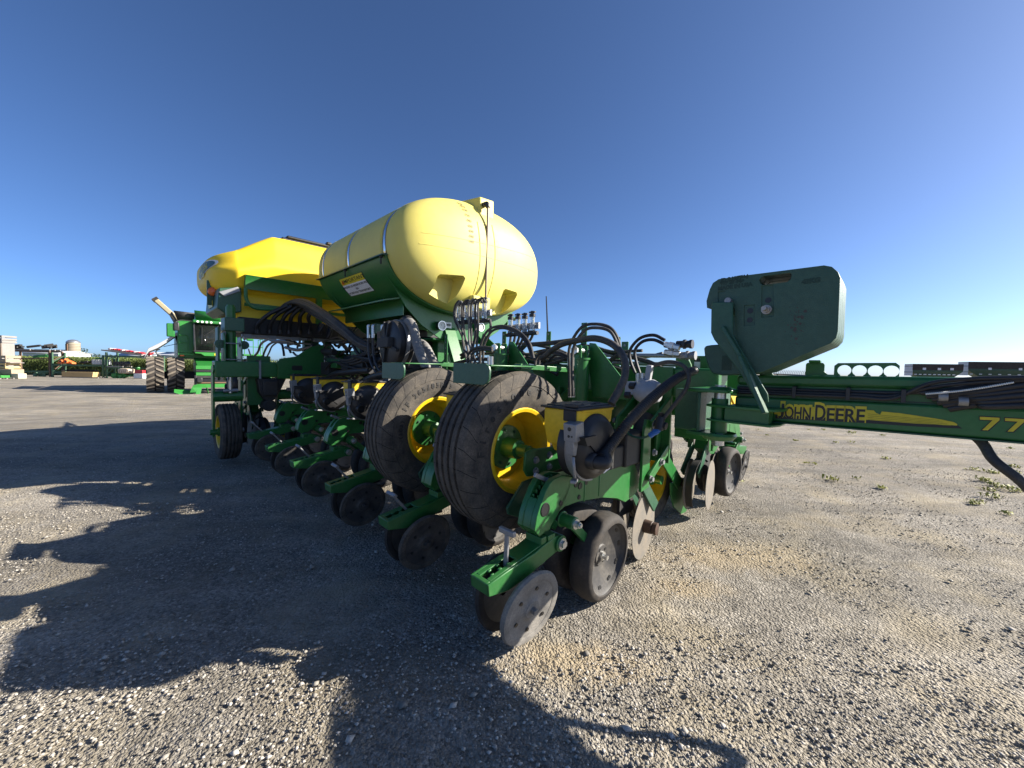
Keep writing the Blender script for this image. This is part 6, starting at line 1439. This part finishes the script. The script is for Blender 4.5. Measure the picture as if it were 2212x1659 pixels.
e = T('orange_casting', 'orange double-tube casting on the green rack shelf', 'machine part', (-45.5, RY + 0.3, 0.84), 0)
b = NB(); b.prism([(-0.8, 0), (0.8, 0), (0.75, 0.16), (0.35, 0.34), (0.05, 0.42), (0, 0.55), (-0.05, 0.42), (-0.35, 0.34), (-0.72, 0.16)], 'v', -0.2, 0.2); b.build('casting', 'orange_paint', e, bevel=0.04)
for x in (-0.28, 0.25):
    b = NB(); b.lathe([(-0.32, 0.10), (-0.32, 0.17), (0.0, 0.19)], (x, 0, 0.24), 'v', 20); b.build('tube', 'orange_paint', e)
    b = NB(); b.cyl((x, -0.31, 0.24), (x, -0.3, 0.24), 0.10, 16); b.build('bore', 'decal_black', e)
cr_ = T('steel_crate', 'grey ribbed steel crate on right end of the green rack shelf', 'crate', (-42.1, RY + 0.5, 0.84))
b = NB(); b.box((-0.58, -0.4, 0), (0.58, 0.4, 0.5)); b.build('body', 'sheet_grey', cr_, bevel=0.01)
for k in range(8):
    b = NB(); b.box((-0.57 + k * 0.155, -0.43, 0.02), (-0.53 + k * 0.155, -0.40, 0.48)); b.build('rib', 'white', cr_)
lump('green_casting', 'small bright green casting on top of grey steel crate', 'machine part', (-42.1, RY + 0.5, 1.36), 1.0, 0.5, 0.25, 'lgreen', 9, 6)
lb = T('lumber_stack', 'stack of fresh yellow lumber on a pallet before the middle rack', 'lumber', (-43.25, RY - 0.4, -0.42))
for k in range(3):
    for j in range(3):
        b = NB(); b.box((-1.55 + 0.02 * j, -0.35 + j * 0.24, 0.0 + k * 0.165), (1.5 + 0.03 * k, -0.13 + j * 0.24, 0.158 + k * 0.165)); b.build('plank', 'wood', lb)
pallet('long pallet under the yellow lumber stack', -43.2, RY - 0.3, -0.56, 4.2, 1.1)
rm = T('red_machine_part', 'long red and white machine part on the sloping pallet', 'machine part', (-39.5, RY + 0.5, 2.19)); rm.rotation_euler.y = rad(6.5)
b = NB(); b.box((-1.7, -0.25, 0), (1.75, 0.25, 0.12)); b.build('frame', 'red', rm)
for k in range(8):
    b = NB(); b.box((-1.6 + k * 0.42, -0.3, 0.06), (-1.45 + k * 0.42, 0.3, 0.17)); b.build('bracket', 'red' if k % 3 else 'white', rm)
lump('white_parts', 'white and red parts on rack end next to the combine panel', 'machine part', (-37.3, RY + 0.5, 1.55), 1.4, 0.6, 0.45, 'white', 12, 7)
lump('red_parts', 'red bent parts lying over the white ones by combine', 'machine part', (-37.1, RY + 0.4, 1.85), 0.8, 0.5, 0.35, 'red', 13, 6)
for i, x in enumerate((-40.4, -39.95, -39.5)):
    e = T('black_roll', ('leftmost black roll standing on the right rack shelf', 'middle black roll standing on the right rack shelf', 'right black roll standing on the right rack shelf')[i], 'roll', (x, RY + 0.4, 0.74), 0, 'black rolls on the right rack')
    b = NB(); b.lathe([(-0.25, 0.05), (-0.25, 0.22), (0.25, 0.22), (0.25, 0.05)], (0, 0, 0.23), 'v', 20); b.build('roll', 'black', e)
pallet('pallet under the black rolls on right rack shelf', -40.2, RY + 0.4, 0.61, 1.6)
lump('steel_framework', 'bright green small frame on the ground under right rack', 'machine part', (-40.2, RY - 0.2, -0.45), 1.1, 0.6, 0.5, 'lgreen', 15, 10)
e = T('beige_tub', 'beige ribbed tub on a green stand near the combine', 'tub', (-38.9, RY - 0.2, 0.0))
b = NB(); b.prism([(-0.5, 0.0), (0.5, 0.0), (0.55, 0.4), (0.3, 0.5), (-0.3, 0.5), (-0.55, 0.4)], 'v', -0.35, 0.35); b.build('tub', 'beige', e, bevel=0.05)
for k in range(4):
    b = NB(); b.box((-0.4 + k * 0.23, -0.37, 0.05), (-0.32 + k * 0.23, -0.35, 0.3)); b.build('rib', 'wood_pale', e)
lump('green_stand', 'bright green stand under the beige tub', 'stand', (-38.9, RY - 0.2, -0.48), 1.3, 0.6, 0.6, 'lgreen', 16, 9)
tbox('white_box', 'white and red wooden box beside the combine tyre', 'box', (-37.9, RY - 0.5, -0.48), (-37.0, RY, 0.0), 'white'); tbox('red_box', 'red box stacked on white box beside the combine tyre', 'box', (-37.85, RY - 0.45, 0.0), (-37.05, RY - 0.05, 0.35), 'red')
lump('green_casting', 'green pointed casting on top of the red box', 'machine part', (-37.5, RY - 0.3, 0.36), 0.6, 0.4, 0.35, 'lgreen', 18, 5)

# crates at the far left, nearer than the racks
CY = 34.0
def crate(label, x0, x1, z0, z1, m_, nb=3, y0=CY, d=1.0):
    e = T('wooden_crate', label, 'crate', ((x0 + x1) / 2, y0, z0), 0, 'crates stacked at the yard edge'); w = (x1 - x0) / 2; h = z1 - z0
    bh = h / (nb * 1.35)
    for k in range(nb):
        z = k * (h - bh) / max(1, nb - 1)
        for yy in (0.0, d):
            b = NB(); b.box((-w, yy, z), (w, yy + 0.03, z + bh)); b.build('board', m_, e)
        for xx in (-w, w - 0.03):
            b = NB(); b.box((xx, 0.031, z), (xx + 0.03, d - 0.001, z + bh)); b.build('board', m_, e)
    for xx in (-w, -0.05, w - 0.1):
        b = NB(); b.box((xx, -0.032, 0), (xx + 0.1, -0.002, h)); b.build('upright', m_, e)
    b = NB(); b.box((-w + 0.05, 0.05, 0.02), (w - 0.05, d - 0.02, h * 0.5)); b.build('filling', 'wood_grey', e)
    return e
crate('pale wooden crate with slats, uppermost of the leaning stack at far left', -46.25, -44.70, 0.95, 1.52, 'wood_pale', 2)
crate('orange-toned wooden crate under the pale slatted crate', -46.35, -44.75, 0.38, 0.85, 'wood', 2)
tbox('plank_layer', 'long plank layer between the two leaning crates', 'plank', (-46.65, CY, 0.86), (-44.35, CY + 1.0, 0.93), 'wood_grey')
crate('tall grey weathered crate on top at picture edge', -46.85, -45.78, 2.68, 3.33, 'wood_grey', 3, CY + 0.6)
tb = T('panel_bin', 'pale grey panelled bin under the grey crate at picture edge', 'bin', (-46.35, CY + 0.6, 1.5))
b = NB(); b.box((-0.55, 0, 0), (0.52, 0.9, 1.15)); b.build('panel', 'wood_grey', tb, bevel=0.02)
for k in range(3):
    b = NB(); b.box((-0.5 + k * 0.45, -0.03, 0), (-0.42 + k * 0.45, -0.001, 1.15)); b.build('upright', 'wood_pale', tb)
tbox('support_block', 'brown timber block holding the panelled bin up', 'block', (-46.85, CY + 0.6, -0.5), (-45.85, CY + 1.4, 1.49), 'wood_grey')
tbox('grey_box', 'long pale grey box under the leaning crates', 'box', (-46.00, CY - 0.1, -0.12), (-44.15, CY + 0.8, 0.32), 'wood_pale'); tbox('timber_base', 'dark timber base under the pale grey box', 'base', (-45.95, CY, -0.5), (-44.25, CY + 0.7, -0.121), 'wood_grey')
tbox('cardboard_box', 'tan cardboard box right of the pale grey box', 'box', (-44.20, CY - 0.1, -0.5), (-43.55, CY + 0.5, -0.05), 'beige')
lump('green_parts', 'green machine parts heaped at the picture edge', 'machine part', (-46.25, CY - 0.6, -0.15), 1.2, 0.7, 0.5, 'lgreen', 21, 9)
lump('green_parts', 'green folded brackets heaped before the grey box', 'machine part', (-45.45, CY - 0.7, -0.45), 1.0, 0.7, 0.6, 'lgreen', 22, 10)
gb = T('green_bin', 'low bright green bin on a pallet before cardboard box', 'bin', (-44.45, CY - 0.6, -0.42))
b = NB(); b.box((-0.45, -0.3, 0), (0.45, 0.3, 0.22)); b.build('bin', 'lgreen', gb, bevel=0.02)
for k in range(6):
    b = NB(); b.box((-0.43 + k * 0.16, -0.33, 0.01), (-0.39 + k * 0.16, -0.301, 0.21)); b.build('rib', 'cgreen', gb)
pallet('pallet under the low green bin', -44.45, CY - 0.6, -0.54, 1.2)
pallet('weathered pallet pile at the lower left edge, upper one', -46.45, CY - 1.2, -0.42, 1.3); pallet('weathered pallet pile at the lower left edge, bottom one', -46.45, CY - 1.2, -0.55, 1.3)

# ---------------------------------------------------------------- corn, silo, barns, trees
def corn():
    import numpy as np
    rng = np.random.default_rng(9)
    V = []; F = []
    for i in range(5200):
        x = rng.uniform(-60, -30); y = 44 + 7 * rng.random() ** 1.3; z = -0.5; h = rng.uniform(1.7, 2.15)
        n0 = len(V); V += [(x - 0.012, y, z), (x + 0.012, y, z), (x, y, z + h)]; F.append((n0, n0 + 1, n0 + 2))
        for k in range(9):
            zz = z + h * (0.12 + 0.1 * k); a = rng.uniform(0, 6.283); L_ = rng.uniform(0.3, 0.6); dx, dy = math.cos(a), math.sin(a); w = 0.04
            n0 = len(V)
            V += [(x, y, zz), (x + dx * L_ * .5 - dy * w, y + dy * L_ * .5 + dx * w, zz + 0.24), (x + dx * L_ * .5 + dy * w, y + dy * L_ * .5 - dx * w, zz + 0.24), (x + dx * L_, y + dy * L_, zz + 0.06)]
            F += [(n0, n0 + 2, n0 + 1), (n0 + 1, n0 + 2, n0 + 3)]
    me = bpy.data.meshes.new('corn_field'); me.from_pydata(V, [], F)
    mt = mat('corn_leaf', (0.10, 0.145, 0.035), 0.55, dust=0.5, dustcol=(0.20, 0.20, 0.05), scale=1.2)
    me.materials.append(mt); o = bpy.data.objects.new('corn_field', me); COL.objects.link(o); tag(o, 'standing green corn behind the storage racks', 'corn', kind='stuff')
corn()
sl = T('silo', 'tall round concrete silo with a domed metal roof', 'silo', (-296.2, 260, -3))
b = NB(); b.cyl((0, 0, 0), (0, 0, 16.6), 3.35, 32); b.build('wall', 'concrete', sl)
b = NB(); b.lathe([(16.6, 3.5), (17.3, 3.2), (18.2, 2.2), (18.6, 0.9), (18.7, 0.0)], (0, 0, 0), 'w', 32); b.build('dome', M['zinc'], sl)
for z in range(1, 16):
    b = NB(); b.lathe([(z, 3.37), (z + 0.12, 3.40), (z + 0.24, 3.37)], (0, 0, 0), 'w', 32); b.build('hoop', 'rust', sl)
b = NB(); b.box((-1.0, -3.8, 0), (0.2, -3.2, 15.5)); b.build('chute', 'rust', sl)
def barn(label, x0, x1, y, zb, ze, zr, d, m_, roof, doors=0):
    e = T('barn', label, 'barn', ((x0 + x1) / 2, y, zb)); w = (x1 - x0) / 2; h = ze - zb; r = zr - zb
    b = NB(); b.box((-w, 0, 0), (w, d, h)); b.prism([(-0.0, h), (d, h), (d / 2, r - 0.15)], 'u', -w, w); b.build('wall', m_, e)
    for s in (0, 1):
        b = NB(); b.add([(-w - 0.4, -0.4, h - 0.15), (w + 0.4, -0.4, h - 0.15), (w + 0.4, d / 2, r), (-w - 0.4, d / 2, r)] if not s else [(-w - 0.4, d + 0.4, h - 0.15), (w + 0.4, d + 0.4, h - 0.15), (w + 0.4, d / 2, r), (-w - 0.4, d / 2, r)], [(0, 1, 2, 3)]); o = b.build('roof', roof, e, recalc=False); o.modifiers.new('s', 'SOLIDIFY').thickness = 0.12
    for k in range(doors):
        x = -w + (2 * w) * (k + 0.5) / doors; b = NB(); b.box((x - w / doors * 0.45, -0.06, h * 0.25), (x + w / doors * 0.45, -0.01, h * 0.8)); b.build('opening', 'black_dull' if k % 2 else 'sheet_grey', e)
    return e
barn('low white barn with a grey roof left of the silo', -309, -301, 255, -3, 7.2, 8.6, 12, 'sheet_white', 'sheet_white', 2)
barn('long grey-roofed barn in front of the silo', -301, -285, 245, -3, 3.6, 5.4, 9, 'sheet_white', 'sheet_grey', 6)
barn('long white steel shed behind the right rack', -125, -112.5, 120, -0.5, 2.75, 4.4, 10, 'sheet_white', 'sheet_grey', 9)
barn('white shed seen through the rusty rack', -150, -139, 118, -0.5, 3.6, 4.2, 9, 'sheet_white', 'sheet_white', 3)
barn('grey shed glimpsed behind the combine', -93.5, -84, 100, -0.5, 3.2, 4.0, 9, 'sheet_white', 'sheet_grey', 3)
tm = [mat('tree_leaf', (0.040, 0.060, 0.024), 0.6, dust=0.3, dustcol=(0.06, 0.075, 0.025), scale=0.6), mat('tree_leaf_dark', (0.026, 0.042, 0.020), 0.6, dust=0.3, dustcol=(0.04, 0.055, 0.02), scale=0.6)]
M['bark'] = mat('bark', (0.06, 0.05, 0.04), 0.9)
def tree(x, y, z, h, w, seed, label, cat='tree', nl=420):
    rg = random.Random(seed); e = T('tree', label, cat, (x, y, z), 0, 'trees on the far horizon')
    b = NB(); b.tube([(0, 0, 0), (0.1, 0, h * 0.3), (0, 0.1, h * 0.6)], 0.28, 7, rfun=lambda i, n: 1.1 - 0.7 * i / n)
    for k in range(4):
        a = rg.uniform(0, 6.28); b.tube([(0, 0, h * 0.3 + k * 0.4), (math.cos(a) * w * 0.2, math.sin(a) * w * 0.2, h * 0.5 + k * 0.3), (math.cos(a) * w * 0.35, math.sin(a) * w * 0.35, h * 0.65)], 0.1, 5)
    b.build('trunk', 'bark', e)
    c = NB(); cl = [(rg.gauss(0, w * 0.22), rg.gauss(0, w * 0.22), h * rg.uniform(0.32, 0.88), rg.uniform(0.16, 0.3) * w) for _ in range(9)]
    for i in range(nl):
        q = cl[i % 9]; d = Vector((rg.gauss(0, 1), rg.gauss(0, 1), rg.gauss(0, 1))).normalized() * q[3] * rg.uniform(0.6, 1.05); d.z *= 0.8
        p = Vector(q[:3]) + d; s = rg.uniform(0.25, 0.6) * w * 0.09 + 0.1
        u = Vector((rg.gauss(0, 1), rg.gauss(0, 1), rg.gauss(0, 1))).normalized(); v = u.cross(Vector((rg.gauss(0, 1), rg.gauss(0, 1), rg.gauss(0, 1)))).normalized()
        c.add([p - u * s, p + v * s * 0.7, p + u * s, p - v * s * 0.7], [(0, 1, 2, 3)])
    c.build('crown', tm[seed % 2], e, recalc=False, flat=True)
pos = ('left of the silo', 'just right of the silo', 'behind the barns')
rg = random.Random(4)
for i in range(26):
    x = -452 + i * 5.2 + rg.uniform(-1.5, 1.5); h = 11.5 + 2.6 * math.sin(i * 0.7) + rg.uniform(-1, 1)
    tree(x, 398 + rg.uniform(-12, 12), -3, h, 10, 100 + i, 'dark green tree in the distant tree line right of the silo')
tree(-330, 290, -3, 15, 11, 60, 'rounded dark tree standing left of the silo behind a white barn'); tree(-316, 280, -3, 12, 9, 61, 'smaller dark tree between white barn and the silo')
for i in range(9):
    tree(-240 + i * 9 + rg.uniform(-2, 2), 300, -2, 8 + rg.uniform(-1, 1.5), 9, 140 + i, 'low dark tree glimpsed behind the combine', nl=260)
# hills of the far country behind
# ---------------------------------------------------------------- right side: grain wagons and rake behind the tongue
def wagon(label, x0, x1, y, z0, z1, d, rz=0.0):
    e = T('grain_wagon', label, 'wagon', ((x0 + x1) / 2, y, -0.5), rz, 'dark green grain wagons behind the tongue'); w = (x1 - x0) / 2; h0, h1 = z0 + 0.5, z1 + 0.5
    b = NB(); b.box((-w, 0, h0 + (h1 - h0) * 0.45), (w, d, h1)); b.add([(-w, 0.0, h0 + (h1 - h0) * 0.45), (w, 0.0, h0 + (h1 - h0) * 0.45), (w, d, h0 + (h1 - h0) * 0.45), (-w, d, h0 + (h1 - h0) * 0.45), (-w * 0.5, d * 0.3, 1.0), (w * 0.5, d * 0.3, 1.0), (w * 0.5, d * 0.7, 1.0), (-w * 0.5, d * 0.7, 1.0)], [(0, 1, 5, 4), (1, 2, 6, 5), (2, 3, 7, 6), (3, 0, 4, 7), (4, 5, 6, 7)])
    b.build('hopper_body', 'wag_green', e)
    b = NB(); b.box((-w - 0.02, -0.03, h1 - (h1 - h0) * 0.45), (w + 0.02, -0.002, h1)); b.build('side_extension', 'rust_dark', e)
    b = NB(); b.box((-w - 0.03, 0.0, h0 + 0.2), (-w - 0.001, d, h1 - 0.02)); b.build('end_panel', 'sheet_white', e)
    for k in range(2):
        b = NB(); b.box((-w - 0.05, 0.0, h0 + 0.6 + k * 0.7), (-w - 0.031, d, h0 + 0.66 + k * 0.7)); b.build('end_rail', 'black', e)
    b = NB()
    for k in range(9): b.box((-w + 0.15 + k * 0.42 * w / 2.2, -0.012, h0 + 0.32), (-w + 0.42 + k * 0.42 * w / 2.2, -0.004, h0 + 0.42))
    b.build('white_stripe', 'white', e)
    for k in (0.2, 0.5, 0.75):
        b = NB(); b.box((-w + 2 * w * k, -0.04, h0 + 0.9), (-w + 2 * w * k + 0.3, -0.031, h0 + 1.15)); b.build('panel_window', 'decal_white', e)
    for sx in (-0.6, 0.6):
        b = NB(); b.lathe([(-0.15, 0.2), (-0.15, 0.45), (0.15, 0.45), (0.15, 0.2)], (sx * w, 0.2, 0.46), 'v', 20); b.build('wheel', 'rubber', e)
        b = NB(); b.bar((sx * w, 0.2, 0.46), (sx * w, 0.6, 1.2), 0.12, 0.12); b.build('leg', 'wag_green', e)
M['wag_green'] = mat('wagon_green', (0.02, 0.07, 0.04), 0.5, dust=0.2); M['rust_dark'] = mat('dark_rusty_board', (0.03, 0.022, 0.018), 0.8, dust=0.2)
wagon('dark green grain wagon with white end, left of two', 47.4, 51.9, 45, 1.0, 2.6, 1.5, -0.33); wagon('longer dark green grain wagon with windows, right of two', 54.7, 63.5, 45, 1.15, 3.0, 1.6, -0.33)
rk = T('hay_rake', 'thin tined hay rake far off behind raised weights', 'rake', (25.5, 35, -0.5))
b = NB(); b.cyl((-2.2, 0, 1.62), (1.7, 0, 1.52), 0.05, 8); b.build('bar', 'black', rk)
for i in range(24):
    b = NB(); x = -2.1 + i * 0.16; b.tube([(x, 0, 1.6), (x - 0.03, -0.05, 1.78), (x + 0.04, -0.1, 1.95)], 0.018, 5, 3); b.build('tine', 'black', rk)
for x in (-1.4, 0.6):
    b = NB(); b.bar((x, 0, 1.55), (x, 0.1, 0.0), 0.07, 0.07); b.build('leg', 'black', rk)
b = NB(); b.box((1.2, 0, 1.5), (1.7, 0.1, 1.9)); b.build('sign_plate', 'black', rk)

# ---------------------------------------------------------------- weeds on the gravel
def weed(x, y, s, seed, label):
    rg = random.Random(seed); b = NB()
    for i in range(int(26 * s) + 8):
        a = rg.uniform(0, 6.28); L_ = rg.uniform(0.03, 0.10) * s; r = rg.uniform(0, 0.10) * s; bx, by = r * math.cos(a * 3), r * math.sin(a * 3); dx, dy = math.cos(a), math.sin(a); w = 0.006 + 0.004 * rg.random()
        h = rg.uniform(0.02, 0.07) * s
        b.add([(bx, by, 0), (bx + dx * L_ * .5 - dy * w, by + dy * L_ * .5 + dx * w, h), (bx + dx * L_ * .5 + dy * w, by + dy * L_ * .5 - dx * w, h), (bx + dx * L_, by + dy * L_, h * 0.7)], [(0, 2, 1), (1, 2, 3)])
    o = b.build('weed', 'weed', None, recalc=False, flat=True); o.location = (x, y, zg(x, y)); tag(o, label, 'weed', 'weeds in the gravel on the right')
M['weed'] = mat('weed_leaf', (0.26, 0.27, 0.04), 0.6, dust=0.4, dustcol=(0.35, 0.30, 0.06), scale=20)
def wpix(px, py):
    d = ray(px, py); t = -CAM_H / d.z; return d.x * t, d.y * t
rg = random.Random(8)
for i in range(34):
    if i < 18: px, py, s = 2215 - abs(rg.gauss(0, 60)), 1010 + abs(rg.gauss(30, 40)), rg.uniform(0.4, 0.9)
    else: px, py, s = rg.uniform(1600, 2200), rg.uniform(925, 1110), rg.uniform(0.3, 0.6)
    if i == 0: px, py, s = 1595, 1040, 0.7
    if i == 1: px, py, s = 1840, 935, 0.8
    if i == 2: px, py, s = 1790, 1037, 0.8
    x, y = wpix(px, py); weed(x, y, s, 300 + i, 'small yellow-green weed in the gravel right of the planter')
